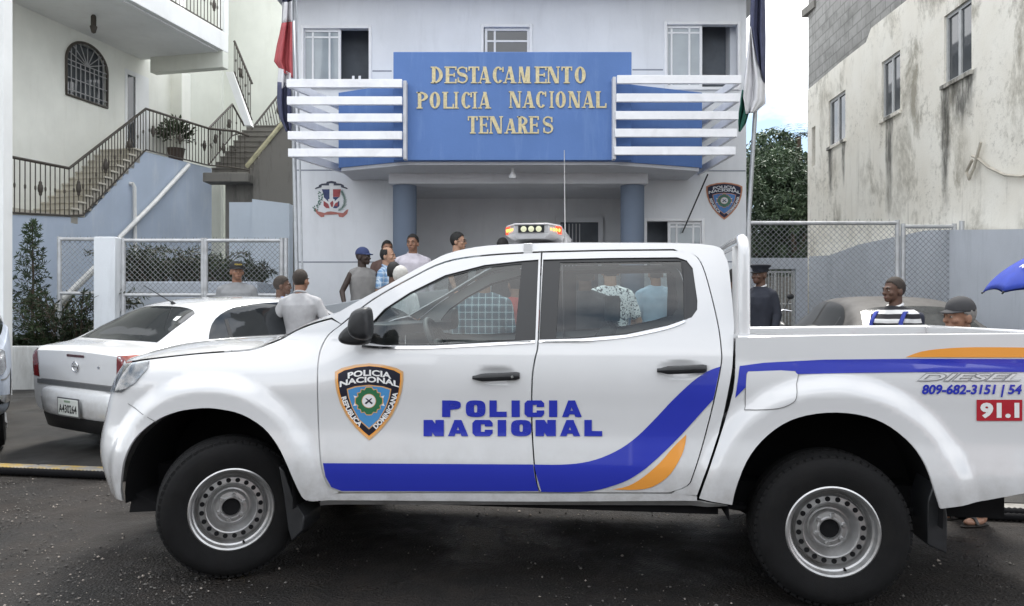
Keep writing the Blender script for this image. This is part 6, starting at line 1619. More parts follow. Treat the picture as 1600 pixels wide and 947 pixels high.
M_TAIL = mat('tail_lamp_red', (.15, .012, .014), .15, .2, 20, coat=.6); M_TAILO = mat('tail_lamp_orange', (.26, .045, .025), .15, .2, 20, coat=.6)
M_MAROON = mat('dark_maroon_lamp', (.06, .012, .014), .25, .2, 20); M_GREYP = mat('bumper_grey_strip', (.12, .125, .13), .4, .1, 10)
TABLES = dict(
    Wt=[(0, .74), (.05, .81), (.2, .855), (1.0, .875), (3.4, .87), (3.9, .83), (4.2, .72), (4.33, .58), (4.36, .5)],
    zbt=[(0, .38), (.2, .28), (.8, .22), (3.6, .22), (4.2, .26), (4.36, .36)],
    belt=[(0, .96), (.6, .99), (2.0, .96), (3.3, .93), (4.36, .80)],
    ztt=[(0, 1.00), (.04, 1.035), (.22, 1.058), (.36, 1.070), (.44, 1.095), (.70, 1.235), (.98, 1.365), (1.3, 1.425), (1.8, 1.440), (2.4, 1.41), (2.65, 1.36), (3.0, 1.16), (3.22, 1.02), (3.4, .985), (3.9, .91), (4.2, .82), (4.33, .70), (4.36, .62)],
    wrt=[(0, .70), (.4, .66), (1.0, .575), (2.0, .575), (2.6, .57), (3.2, .66), (4.3, .6)])
def sedan(name, loc, rz, label, cat, m, group=None, glassm=M_DGLASS, rearglass=None):
    c = Car(name, loc, rz, label, cat, m, 4.36, TABLES['Wt'], TABLES['zbt'], TABLES['belt'], TABLES['ztt'], TABLES['wrt'], ((.88, .80), (3.50, .80)), .305, group)
    c.patch('rear_window', 'top', smoothline([(.43, -.62), (.39, 0), (.43, .62)], 4) + smoothline([(.94, .525), (.985, .40), (1.00, 0), (.985, -.40), (.94, -.525)], 4), rearglass or glassm, .005)
    c.patch('windscreen', 'top', smoothline([(3.16, .62), (3.22, 0), (3.16, -.62)], 4) + smoothline([(2.58, -.53), (2.64, 0), (2.58, .53)], 4), glassm, .005)
    for sd in ('left', 'right'):
        c.patch('side_window', sd, smoothline([(.86, .985), (.92, 1.10), (1.08, 1.25), (1.35, 1.345), (1.70, 1.37), (2.02, 1.37)], 3) + [(2.05, .975)], glassm, .006)
        c.patch('side_window', sd, [(2.12, .975), (2.09, 1.365), (2.35, 1.35), (2.60, 1.28), (3.02, .99)], glassm, .006)
        for x in (1.12,): c.patch('window_divider', sd, [(x, .985), (x + .05, .985), (x + .10, 1.24), (x + .06, 1.24)], M_BLACK, .008)
        c.patch('door_seam', sd, [(2.07, .34), (2.078, .34), (2.088, .96), (2.080, .96)], M_SEAMG, .003); c.patch('door_seam', sd, [(1.12, .60), (1.128, .60), (1.10, .96), (1.092, .96)], M_SEAMG, .003)
        c.patch('door_handle', sd, [(1.28, .84), (1.46, .84), (1.46, .87), (1.28, .87)], m, .02)
        c.patch('tail_light_side', sd, [(.01, .72), (.09, .78), (.17, .97), (.13, .99), (.02, .985)], M_TAIL, .006, .03); c.patch('indicator', sd, [(.02, .93), (.155, .94), (.17, .97), (.13, .99), (.02, .985)], M_TAILO, .008, .03)
        c.patch('headlight', sd, [(3.92, .70), (4.22, .62), (4.24, .72), (4.0, .82)], M_LAMPIN, .006, .04)
    for sg in (-1, 1): c.patch('tail_light', 'rear', [(sg*.625, .72), (sg*.72, .73), (sg*.735, .985), (sg*.65, .985)], M_TAIL, .006, .03)
    # trunk lid seams, brake lamp, grey strip, emblem
    c.patch('boot_seam', 'rear', [(-.60, .700), (.60, .700), (.60, .707), (-.60, .707)], M_SEAMG, .003, .04)
    c.patch('grey_strip', 'rear', [(-.66, .655), (.66, .655), (.66, .70), (-.66, .70)], M_GREYP, .010, .04)
    c.patch('brake_lamp', 'rear', [(-.14, .945), (.14, .945), (.14, .968), (-.14, .968)], M_MAROON, .006, .03)
    mb = MB(); ring = [(-.012, .045*cos(a), .855 + .045*sin(a)) for a in [2*PI*k/24 for k in range(24)]]; mb.tube(ring, .007, 6, closed=True); mb.tube([(-.012, -.045, .855), (-.014, 0, .862), (-.012, .045, .855)], .006, 6); mb.build('boot_emblem', M_CHROME, c.e, 50)
    c.patch('boot_lock', 'rear', arcpts((-.36, .865), .014, 0, 2*PI*.95, 10), M_CHROME, .006, 0)
    # bumper bulge
    rows = []
    for k in range(25):
        y = lerp(-.86, .86, k / 24); u = abs(y) / .86; x0 = .02 + .30 * u ** 5
        rows.append([(x0 + .10, y * .95, .30), (x0 - .03, y, .32), (x0 - .075, y, .40), (x0 - .085, y, .52), (x0 - .07, y, .60), (x0 - .03, y, .645), (x0 + .08, y*.97, .66)])
    mb = MB(); mb.grid(rows); b = mb.build('bumper', m, c.e, 60); fixn(b)
    mb = MB(); mb.grid([[(r[0][0] - .06, r[0][1]*.97, .21), (r[1][0] - .005, r[1][1]*.985, .24), (r[2][0] - .006 + .012, r[2][1]*.985, .375)] for r in rows]); b2 = mb.build('lower_valance', M_BLACK, b, 60); fixn(b2)
    return c, b
M_SEAMG = MATS['seam_grey']
ang = math.atan2(.86, .51)
sed, sbump = sedan('sedan', (-4.13, 7.65, gz(-4.13, 7.65) - .02), ang, 'white four door sedan with dark rear window and licence plate, parked behind the pickup nose', 'car', M_SEDAN)
mb = MB(); mb.box((-.102, -.165, .40), (-.092, .155, .555)); pl = mb.build('licence_plate', mat('plate_white', (.62, .65, .62), .45, .05, 12), sed.e, bevel=.004)
mb = MB(); mb.box((-.098, -.178, .388), (-.088, .168, .400)); mb.box((-.098, -.178, .555), (-.088, .168, .568)); mb.box((-.098, -.178, .400), (-.088, -.165, .555)); mb.box((-.098, .155, .400), (-.088, .168, .555)); mb.build('plate_frame', M_GREYP, pl)
def rear_text(txt, y0, y1, z0, z1, m, parent, x=-.1035, bold=.02):
    vs, fs = font_tris(txt, 1, bold); a0 = min(v[0] for v in vs); a1 = max(v[0] for v in vs); b0 = min(v[1] for v in vs); b1 = max(v[1] for v in vs)
    mb = MB(); mb.add([(x, y0 + (a - a0)/(a1 - a0)*(y1 - y0), z0 + (b - b0)/(b1 - b0)*(z1 - z0)) for a, b in vs], fs); return mb.build('plate_lettering', m, parent)
rear_text('A430264', .140, -.150, .425, .505, M_TRIMBLK, pl)
mb = MB(); mb.add([(-.1035, .05, .525), (-.1035, -.05, .525), (-.1035, -.05, .545), (-.1035, .05, .545)], [(0, 1, 2, 3)]); mb.build('plate_band', mat('plate_green', (.25, .33, .25), .5), pl)
mb = MB(); mb.tube([(1.10, .0, 1.385), (1.06, .0, 1.41)], .018, 8); mb.tube([(1.08, 0, 1.40), (.74, .0, 1.60)], [.006, .003], 6); mb.build('aerial', M_BLACK, sed.e, 50)
sed.patch('sticker', 'top', [(.76, -.47), (.84, -.45), (.82, -.40), (.76, -.42)], mat('pale_sticker', (.7, .72, .72), .5), .009, 0)
# dusty grey sedan at the right
def dusty(name, col):
    t = NT(name); v = t.co(); n1 = t.noise(v, 4, 7, .7); c = t.mix(t.ramp(n1, .35, .65), col, [x * 1.35 + .015 for x in col]); t.set(color=c, rough=.6, coat=.0, spec=.2); return t.m
M_DUST = dusty('dusty_grey_paint', (.070, .067, .064))
gdust = NT('dusty_rear_glass'); v_ = gdust.co(); gdust.set(color=gdust.mix(gdust.ramp(gdust.noise(v_, 2.2, 6, .7), .40, .62), (.018, .02, .022), (.06, .062, .062)), rough=.16, spec=.35)
gside = NT('dusty_side_glass'); v_ = gside.co(); gside.set(color=gside.mix(gside.noise(v_, 4, 5), (.012, .013, .014), (.030, .031, .032)), rough=.35, spec=.08)
g2, _b = sedan('sedan', (4.25, 7.9, gz(4.25, 7.9) - .13), R(82), 'dusty grey sedan parked behind the pickup bed, before the chain link gate', 'car', M_DUST, None, gside.m, gdust.m)
# silver SUV cut by the left edge
sv = Car('suv', (-5.24, 6.66, .02), R(122), 'silver blue SUV cut off by the left edge of the picture, rear corner showing', 'suv', dusty('silver_blue_paint', (.26, .29, .34)), 4.6,
         [(0, .78), (.05, .86), (.2, .90), (1, .93), (3.8, .92), (4.3, .82), (4.6, .6)], [(0, .52), (.3, .40), (.9, .32), (3.8, .32), (4.6, .45)], [(0, 1.04), (1, 1.08), (3.4, 1.05), (4.6, .9)],
         [(0, 1.10), (.05, 1.16), (.12, 1.24), (.30, 1.45), (.50, 1.64), (.9, 1.72), (1.8, 1.75), (2.6, 1.70), (2.9, 1.58), (3.4, 1.18), (3.6, 1.10), (4.2, 1.02), (4.5, .9), (4.6, .75)], [(0, .72), (.5, .66), (2.6, .66), (3.4, .78), (4.6, .6)], ((.98, .86), (3.62, .86)), .36)
sv.patch('rear_window', 'top', [(.12, -.62), (.12, .62), (.44, .58), (.44, -.58)], M_DGLASS, .006)
for sd in ('left', 'right'):
    sv.patch('side_window', sd, [(.42, 1.12), (.62, 1.56), (1.6, 1.62), (1.62, 1.12)], M_DGLASS, .006); sv.patch('side_window', sd, [(1.7, 1.12), (1.68, 1.62), (2.5, 1.6), (3.1, 1.15)], M_DGLASS, .006)
    sv.patch('tail_light_side', sd, [(.01, .80), (.20, .86), (.26, 1.00), (.10, 1.04), (.01, 1.02)], M_LAMPIN, .010, .03)
    sv.patch('bumper_strip', sd, [(.0, .56), (.62, .50), (.62, .56), (.0, .64)], M_CHROME, .012, .03); sv.patch('body_crease', sd, [(.0, .76), (.8, .74), (.8, .755), (.0, .775)], M_SEAMG, .004, .03)
for sg in (-1, 1):
    sv.patch('tail_light', 'rear', [(sg*.55, .88), (sg*.78, .84), (sg*.79, 1.03), (sg*.60, 1.03)], M_LAMPIN, .010, .03); sv.patch('lamp_rim', 'rear', [(sg*.50, 1.03), (sg*.79, 1.03), (sg*.77, 1.10), (sg*.50, 1.09)], M_TRIMBLK, .012, .03)
    sv.patch('reflector', 'rear', [(sg*.60, .57), (sg*.72, .57), (sg*.73, .63), (sg*.60, .63)], M_TAIL, .016, .03)
sv.patch('bumper_strip', 'rear', [(-.77, .53), (.77, .53), (.77, .60), (-.77, .60)], M_CHROME, .012, .04); sv.patch('boot_seam', 'rear', [(-.62, .70), (.62, .70), (.62, .71), (-.62, .71)], M_SEAMG, .004, .04)
sv.patch('plate', 'rear', [(-.20, .78), (.20, .78), (.20, .92), (-.20, .92)], mat('plate_white', (.62, .65, .62)), .012, 0)

# motorcycle by the barred gate
mc = empty('motorcycle', (3.52, 10.3, gz(3.5, 10.3)), R(108), 'black motorcycle with chrome handlebars parked beside the barred gate', 'motorcycle')
def mw(x):
    mb = MB(); mb.lathe([(.22, .03), (.27, .04), (.30, .0), (.27, -.04), (.22, -.03)], 30, 'y', (x, 0, .30)); w = mb.build('wheel', M_RUBBER, mc, 60)
    mb = MB(); mb.lathe([(.22, .02), (.20, .015), (.20, -.015), (.22, -.02)], 30, 'y', (x, 0, .30)); mb.lathe([(0, .05), (.05, .05), (.05, -.05), (0, -.05)], 14, 'y', (x, 0, .30))
    for k in range(10): a = 2*PI*k/10; mb.tube([(x, 0, .3), (x + .2*cos(a), 0, .3 + .2*sin(a))], .005, 4)
    mb.build('rim', M_CHROME, w, 50)
mw(-.62); mw(.62)
mb = MB(); mb.tube([(-.62, .09, .3), (-.2, .09, .42), (.1, .05, .45), (.42, .0, .86)], .02, 8); mb.tube([(-.62, -.09, .3), (-.2, -.09, .42), (.1, -.05, .45), (.42, 0, .86)], .02, 8); mb.tube([(-.55, .09, .70), (-.1, .07, .72), (.40, 0, .82)], .018, 8); mb.tube([(-.55, -.09, .70), (-.1, -.07, .72), (.40, 0, .82)], .018, 8); mb.build('frame', M_BLACK, mc, 50)
mb = MB(); mb.ell((.02, 0, .42), (.17, .12, .15)); mb.ell((.12, 0, .55), (.09, .09, .14)); mb.build('engine', M_STEEL, mc, 60)
mb = MB(); mb.ell((.18, 0, .86), (.25, .13, .12), 16, 10); mb.build('tank', M_TRIMBLK, mc, 180)
mb = MB(); mb.ell((-.28, 0, .82), (.34, .13, .06), 16, 8); mb.ell((-.52, 0, .88), (.14, .11, .06)); mb.build('seat', M_BLACK, mc, 180)
mb = MB(); mb.tube([(.62, .07, .3), (.46, .07, .95)], .022, 8); mb.tube([(.62, -.07, .3), (.46, -.07, .95)], .022, 8); mb.build('fork', M_CHROME, mc, 50)
mb = MB(); mb.tube([(.34, .36, 1.10), (.38, .25, 1.12), (.44, .08, 1.02), (.44, -.08, 1.02), (.38, -.25, 1.12), (.34, -.36, 1.10)], .013, 8); mb.build('handlebar', M_CHROME, mc, 50)
for sg in (-1, 1): mb = MB(); mb.tube([(.37, sg*.26, 1.12), (.36, sg*.33, 1.27)], .006, 6); mb.ell((.36, sg*.35, 1.30), (.02, .06, .04)); mb.build('mirror', M_BLACK, mc, 60)
mb = MB(); mb.ell((.56, 0, .93), (.10, .09, .09)); mb.build('headlight', M_CHROME, mc, 60)
for x in (-.62, .62):
    mb = MB(); mb.grid([[(x + .335*cos(a), y, .30 + .335*sin(a)) for y in (-.06, 0, .06)] for a in [R(30) + R(115)*k/12 for k in range(13)]]); mb.build('mudguard', M_BLACK, mc, 180)
mb = MB(); mb.tube([(.05, -.12, .35), (-.3, -.14, .30), (-.8, -.15, .40)], [.02, .03, .04], 8); mb.build('exhaust', M_CHROME, mc, 50)
# ================================================================ people
def remesh(mb, voxel, sm=3, fold=0, seed=0):
    me = bpy.data.meshes.new('t'); me.from_pydata([tuple(v) for v in mb.v], [], mb.f); o = bpy.data.objects.new('t', me); C.objects.link(o)
    m = o.modifiers.new('r', 'REMESH'); m.mode = 'VOXEL'; m.voxel_size = voxel; m.adaptivity = 0
    if sm: q = o.modifiers.new('s', 'SMOOTH'); q.iterations = sm; q.factor = .5
    dg = bpy.context.evaluated_depsgraph_get(); out = bpy.data.meshes.new_from_object(o.evaluated_get(dg)); bpy.data.objects.remove(o); bpy.data.meshes.remove(me)
    if fold:
        ns = [v.normal.copy() for v in out.vertices]
        for v, n in zip(out.vertices, ns):
            p = v.co; f = noise.noise((p.x*9 + seed, p.y*9, p.z*5)) + .5*noise.noise((p.x*22, p.y*22 + seed, p.z*12)); v.co = p + n * fold * f
    out.polygons.foreach_set('use_smooth', [True] * len(out.polygons)); return out
def cap_(mb, a, b, r1, r2):
    a = Vector(a); b = Vector(b); mb.tube([a, a.lerp(b, .5), b], [r1, (r1 + r2)/2, r2], 14); mb.ell(a, (r1, r1, r1), 12, 8); mb.ell(b, (r2, r2, r2), 12, 8)
def rings(mb, lst, n=22):
    vs = []; fs = []
    for (z, rx, ry, cy) in lst:
        for j in range(n):
            a = 2*PI*j/n; c, s_ = cos(a), sin(a); q = 2.4
            vs.append((rx * math.copysign(abs(c) ** (2/q), c), cy + ry * math.copysign(abs(s_) ** (2/q), s_), z))
    for k in range(len(lst) - 1):
        for j in range(n): j2 = (j+1) % n; fs.append((k*n+j, k*n+j2, (k+1)*n+j2, (k+1)*n+j))
    fs.append(tuple(reversed(range(n)))); fs.append(tuple((len(lst)-1)*n + j for j in range(n))); mb.add(vs, fs)
def skin_mat(name, col):
    if name in MATS: return MATS[name]
    t = NT(name); v = t.co(); c = t.mix(t.ramp(t.noise(v, 14, 4, .6), .3, .7), [q*.85 for q in col], [q*1.1 for q in col]); t.set(color=c, rough=.5, spec=.35, sub=.06); t.b.inputs['Subsurface Radius'].default_value = (.02, .008, .004)
    MATS[name] = t.m; return t.m
SK = {'dark': skin_mat('dark_skin', (.105, .058, .040)), 'brown': skin_mat('brown_skin', (.27, .145, .095)), 'tan': skin_mat('tan_skin', (.42, .25, .17)), 'black': skin_mat('deep_skin', (.040, .026, .021))}
def cloth_mat(name, col, var=.12): return mat(name, col, .85, var, 9, bump=.12, bscale=240)
def pattern(name, fn):
    t = NT(name); c = fn(t, t.co()); t.set(color=c, rough=.85); t.bump(t.noise(t.co(), 200, 3), .1, .004); return t.m
def line(t, x, freq, duty):
    fr_ = t.math('FRACT', t.math('MULTIPLY', x, freq)); return t.math('LESS_THAN', fr_, duty)
def plaid(base, c1, c2):
    def f(t, v):
        x, y, z = t.sep(v)[:3]; c = t.mix(t.math('MULTIPLY', line(t, x, 16, .42), .75), base, c1); c = t.mix(t.math('MULTIPLY', line(t, z, 15, .42), .6), c, c1)
        c = t.mix(t.math('MULTIPLY', line(t, t.math('ADD', x, .02), 16, .10), .9), c, c2); return t.mix(t.math('MULTIPLY', line(t, t.math('ADD', z, .02), 15, .10), .9), c, c2)
    return f
def stripes(a, b, fr, du): return lambda t, v: t.mix(line(t, t.math('ADD', t.sep(v)[2], t.math('MULTIPLY', t.noise(v, 4, 2), .02)), fr, du), a, b)
def floral(a, b): 
    return lambda t, v: t.mix(t.ramp(t.noise(v, 34, 3, .6, 1.2), .53, .57), a, b)
HAIR = {'black': mat('black_hair', (.010, .009, .009), .7, .3, 60, bump=.5, bscale=300), 'white': mat('white_hair', (.50, .49, .46), .8, .15, 60, bump=.5, bscale=300), 'grey': mat('greying_hair', (.20, .19, .18), .8, .2, 60, bump=.5, bscale=300), 'stub': mat('cropped_hair', (.034, .026, .021), .85, .3, 80, bump=.3, bscale=400)}
M_EYE = mat('eye_white', (.30, .27, .24), .25, .05, 20); M_PUP = mat('pupil_dark', (.012, .009, .007), .15, .1, 20); M_LIP = mat('lip', (.14, .06, .05), .5, .1, 20)
M_JEANS = cloth_mat('dark_jeans', (.035, .042, .07)); M_SLACK = cloth_mat('black_slacks', (.016, .016, .019)); M_KHAKI = cloth_mat('khaki_trousers', (.22, .18, .12)); M_SHOE = mat('dark_shoe', (.018, .015, .013), .45, .2, 10)
def person(px, D, top, yaw, label, skin, shirt, sleeves='short', trousers=None, hair='black', bald=0, cap=None, hyaw=0, hpitch=0, z0=None, height=None, arms=None, face=True, group=None, lean=0, collar=None, build=1.0, seed=0, feet='shoe', x_off=0, glasses=False, hs=1.0):
    x, y = X(px, D) + x_off, D
    zt = Zp(top, D); g = gz(x, y) if z0 is None else z0
    k = (zt - g - (.015 if cap else 0)) / 1.745 / (cos(R(lean)) if lean else 1)
    e = empty('person', (x, y, g), R(yaw), label, 'person', group)
    A = {'l': ((.25, .03, 1.13), (.265, -.06, .88)), 'r': ((-.25, .03, 1.13), (-.265, -.06, .88))}
    if arms: A.update(arms)
    bw = build
    Lm = Matrix.Translation((0, 0, .95)) @ Matrix.Rotation(R(lean), 4, 'X') @ Matrix.Translation((0, 0, -.95))
    def up(p): return Lm @ Vector(p) if p[2] > .95 else Vector(p)
    Hm = Lm @ Matrix.Translation((0, .005, 1.50)) @ Matrix.Rotation(R(hyaw), 4, 'Z') @ Matrix.Rotation(R(hpitch), 4, 'X') @ Matrix.Scale(hs, 4) @ Matrix.Translation((0, -.005, -1.50))
    hd = MB()
    def he(c, r, nu=16, nv=12): hd.ell(c, r, nu, nv)
    he((0, .012, 1.648), (.076, .096, .097), 22, 16); he((0, -.022, 1.592), (.062, .072, .084)); he((0, -.066, 1.532), (.031, .030, .024)); he((0, -.050, 1.556), (.050, .045, .040))
    he((0, -.104, 1.592), (.0155, .020, .014)); he((0, -.094, 1.615), (.011, .016, .030)); he((0, -.080, 1.643), (.052, .020, .012)); he((0, -.089, 1.556), (.026, .014, .007)); he((0, -.088, 1.546), (.024, .014, .008))
    for sg in (-1, 1): he((sg*.0765, .012, 1.602), (.011, .024, .034)); he((sg*.044, -.066, 1.592), (.022, .022, .022)); he((sg*.030, -.080, 1.622), (.018, .012, .010))
    body = MB(); body.v = [Hm @ v for v in hd.v]; body.f = list(hd.f); body.i = list(hd.i)
    cap_(body, Hm @ Vector((0, .02, 1.57)), up((0, .02, 1.44)), .055, .062)
    tors = MB(); rings(tors, [(.86, .15, .105, .01), (.95, .155*bw, .11, .01), (1.08, .138*bw, .098*bw, 0), (1.25, .160*bw, .106*bw, 0), (1.34, .164*bw, .100*bw, .005), (1.40, .135*bw, .080, .01), (1.45, .085, .068, .015)])
    b0 = len(body.v); body.v += [up(v) for v in tors.v]; body.f += [tuple(b0 + i for i in f) for f in tors.f]; body.i += [0] * len(tors.f)
    legs = []
    for sg in (-1, 1):
        hip, kn, an = Vector((sg*.095, 0, .90)), Vector((sg*.105, -.015, .49)), Vector((sg*.11, .02, .09)); legs.append((hip, kn, an))
        cap_(body, hip, kn, .082, .055); cap_(body, kn, an, .055, .036); body.ell((sg*.115, -.05, .035), (.042, .115, .032)); cap_(body, an, (sg*.113, .03, .05), .036, .038)
    for sd, sg in (('l', 1), ('r', -1)):
        sh = up((sg*.178*bw, .01, 1.372)); el = up(A[sd][0]); wr = up(A[sd][1]); cap_(body, up((sg*.05, .018, 1.425)), sh, .038, .042); cap_(body, sh, el, .045, .037); cap_(body, el, wr, .038, .026)
        d = (wr - el).normalized(); side = d.cross(Vector((0, 1, 0))); side = side.normalized() if side.length > .1 else Vector((1, 0, 0)); fw = side.cross(d).normalized()
        pc = wr + d * .055; R3 = Matrix((side, fw, d)).transposed(); body.ell(pc, (.020, .040, .055), 12, 8, R3)
        for i, (o_, ln) in enumerate(((-.030, .060), (-.010, .074), (.011, .080), (.031, .070))):
            a = pc + d * .040 + fw * o_; m_ = a + d * ln * .55 - side * sg * .006; t_ = m_ + d * ln * .40 - side * sg * .022; cap_(body, a, m_, .0100, .0092); cap_(body, m_, t_, .0092, .0080)
        a = pc - d * .015 - fw * .036; m_ = a - fw * .022 + d * .030 - side*sg*.012; cap_(body, a, m_, .0125, .0105); cap_(body, m_, m_ + d * .032 - side*sg*.010, .0105, .009)
    me = remesh(body, .0075, 2); me.transform(Matrix.Scale(k, 4)); me.materials.append(SK[skin]); bo = bpy.data.objects.new('body', me); link(bo, e)
    def child(nm, mbx, m, smooth=60, M=None, solid=0):
        o = mbx.build(nm, m, e, smooth, M=Matrix.Scale(k, 4) @ (M or Matrix.Identity(4)))
        if solid: q = o.modifiers.new('solid', 'SOLIDIFY'); q.thickness = solid; q.offset = 1
        return o
    # shirt
    s_ = MB(); t2 = MB(); zl_ = .84
    rings(t2, [(zl_, .172*bw, .125*bw, .01), (.95, .172*bw, .126*bw, .01), (1.08, .163*bw, .122*bw, 0), (1.25, .184*bw, .130*bw, 0), (1.34, .190*bw, .126*bw, .005), (1.395, .160*bw, .106, .01), (1.44, .105, .085, .015), (1.475, .076, .072, .012)])
    s_.v = [up(v) for v in t2.v]; s_.f = list(t2.f); s_.i = list(t2.i)
    for sd, sg in (('l', 1), ('r', -1)):
        sh = up((sg*.178*bw, .01, 1.372)); el = up(A[sd][0]); wr = up(A[sd][1]); cap_(s_, up((sg*.045, .018, 1.438)), up((sg*.150*bw, .012, 1.392)), .050, .056)
        if sleeves == 'none': continue
        if sleeves == 'short': cap_(s_, sh, sh.lerp(el, .72), .062, .061)
        else: cap_(s_, sh, el, .061, .052); cap_(s_, el, el.lerp(wr, .93), .052, .040)
    me = remesh(s_, .011, 3, .008, seed); me.transform(Matrix.Scale(k, 4)); me.materials.append(shirt); link(bpy.data.objects.new('shirt' if sleeves != 'jacket' else 'jacket', me), e)
    if collar:
        c_ = MB(); pts = [(.066*cos(a), .012 + .062*sin(a), 1.478 + .022*sin(a)) for a in [2*PI*j/24 for j in range(24)]]; c_.tube([up(p) for p in pts], .014, 8, closed=True); child('collar', c_, collar)
    # trousers
    p_ = MB(); rings(p_, [(.80, .16, .115, .01), (.88, .166, .118, .01), (.98, .160*bw, .116*bw, .01)])
    for hip, kn, an in legs: cap_(p_, hip, kn, .097, .074); cap_(p_, kn, an + Vector((0, 0, .03)), .074, .066)
    me = remesh(p_, .013, 4, .007, seed + 5); me.transform(Matrix.Scale(k, 4)); me.materials.append(trousers or M_JEANS); link(bpy.data.objects.new('trousers', me), e)
    for sg in (-1, 1):
        f_ = MB()
        if feet == 'shoe': f_.ell((sg*.115, -.045, .042), (.048, .135, .042)); f_.ell((sg*.113, .035, .06), (.044, .06, .05)); child('shoe', f_, M_SHOE, 180)
        else: f_.ell((sg*.115, -.05, .010), (.052, .140, .010), 20, 6); f_.tube([(sg*.115 - .045, -.07, .02), (sg*.115 - .03, -.08, .066), (sg*.115 + .03, -.08, .066), (sg*.115 + .045, -.07, .02)], .014, 6); child('sandal', f_, M_SHOE, 60)
    # hair
    if hair and not (cap and hair == 'black'):
        h = MB(); nu, nv = 36, 26; q = 1.015 if hair == 'stub' else 1.055
        vs = {}; fs = []
        def hp(i, j):
            th = PI * i / nv; ph = 2*PI*j/nu; n_ = 1 + (.03 * noise.noise((3*sin(th)*cos(ph), 3*sin(th)*sin(ph), 3*cos(th) + seed)) if hair != 'stub' else 0); return Vector((.076*q*n_*sin(th)*cos(ph), .012 + .096*q*n_*sin(th)*sin(ph), 1.648 + .097*(q + .02)*n_*cos(th)))
        def ok(p):
            f = (p.y + .09) / .19; lim = (lerp(1.695, 1.548, sstep(.15, .85, f)) if f > 0 else 1.695) - .012 * sstep(.03, .07, abs(p.x))
            if abs(p.x) > .06 and p.y < .03: lim = max(lim, 1.625 if p.y > -.03 else 1.66)
            if bald and math.hypot(p.x, p.y - .01) < .075 * bald and p.z > 1.66: return False
            if bald and p.y < -.02: return False
            if cap and p.z > 1.66: return False
            return p.z > lim
        idx = {}; V = []
        for i in range(nv):
            for j in range(nu):
                qd = [hp(i, j), hp(i+1, j), hp(i+1, (j+1) % nu), hp(i, (j+1) % nu)]
                if ok(sum(qd, Vector()) / 4):
                    b = []
                    for (a1, a2), p in zip(((i, j), (i+1, j), (i+1, (j+1) % nu), (i, (j+1) % nu)), qd):
                        if a1 == 0: a2 = 0
                        if (a1, a2) not in idx: idx[(a1, a2)] = len(V); V.append(p)
                        b.append(idx[(a1, a2)])
                    if len(set(b)) >= 3: fs.append(tuple(dict.fromkeys(b)))
        if fs: h.add(V, fs); child('hair', h, HAIR[hair], 180, Hm, .003)
    if cap:
        cm, kind = cap; c_ = MB()
        if kind == 'peaked':
            c_.lathe([(.086, 1.655), (.090, 1.70), (.118, 1.725), (.120, 1.738), (.09, 1.752), (.0, 1.756)], 32); c_.v = [Vector((v.x, .012 + v.y*1.18, v.z)) for v in c_.v]
            co = child('cap', c_, cm, 50, Hm)
        else:
            rr = [(.084*sin(a), 1.662 + .094*cos(a)) for a in [PI/2*j/10 for j in range(11)]]; c_.lathe([(r, z) for r, z in rr] + [(.084, 1.650)], 32); c_.v = [Vector((v.x, .010 + v.y*1.22, v.z)) for v in c_.v]; co = child('cap', c_, cm, 60, Hm, .003)
        b_ = MB(); b_.grid([[(.080*cos(a)*(1 - .06*t), .012 - .088*abs(sin(a))**.8 - .075*t*sin(a)**1.0, 1.668 - .020*t*sin(a) - .014*abs(cos(a))*1.2) for a in [PI*j/20 for j in range(21)]] for t in (0, .35, .7, 1)])
        o = child('brim', b_, cm if kind != 'peaked' else M_TRIMBLK, 180, Hm, .004); o.parent = co; 
        if kind == 'text':
            vs, fs = font_tris('POLICIA', .026, .0006); t_ = MB(); t_.add([(.0885*sin(a/.0885), .010 - .108*cos(a/.0885) - .004, 1.695 + b) for a, b in vs], fs); o = child('cap_lettering', t_, mat('yellow_thread', (.55, .40, .05), .7), 0, Hm); o.parent = co
    if face:
        for sg in (-1, 1):
            y_ = MB(); y_.ell((sg*.031, -.0835, 1.618), (.0125, .009, .0075), 12, 8); eo = child('eye', y_, M_EYE, 180, Hm); y_ = MB(); y_.ell((sg*.031, -.0915, 1.618), (.0055, .003, .006), 10, 6); po = child('pupil', y_, M_PUP, 180, Hm); po.parent = eo
            y_ = MB(); y_.tube([(sg*.014, -.096, 1.641), (sg*.032, -.098, 1.647), (sg*.052, -.086, 1.641)], [.004, .005, .003], 6); child('eyebrow', y_, HAIR['black' if hair in ('black', 'stub') else 'grey'], 60, Hm)
        y_ = MB(); y_.tube([(-.024, -.094, 1.552), (0, -.1035, 1.553), (.024, -.094, 1.552)], [.003, .006, .003], 6); child('mouth', y_, M_LIP, 60, Hm)
    if glasses:
        y_ = MB()
        for sg in (-1, 1): y_.tube([(sg*.033 + .024*cos(a), -.105, 1.617 + .018*sin(a)) for a in [2*PI*j/16 for j in range(16)]], .0025, 5, closed=True); y_.tube([(sg*.057, -.104, 1.62), (sg*.080, .0, 1.615)], .0022, 5)
        y_.tube([(-.009, -.106, 1.62), (.009, -.106, 1.62)], .0022, 5); child('glasses', y_, M_TRIMBLK, 60, Hm)
    return e, k, Lm
C_GREY = cloth_mat('grey_tee', (.23, .235, .24)); C_POLO = cloth_mat('pale_grey_polo', (.37, .37, .38)); C_VEST = cloth_mat('grey_vest', (.20, .195, .19)); C_LILAC = cloth_mat('pale_lilac_shirt', (.55, .52, .57)); C_BLK = cloth_mat('black_jacket', (.020, .021, .026)); C_NAVY = cloth_mat('navy_uniform', (.018, .021, .032))
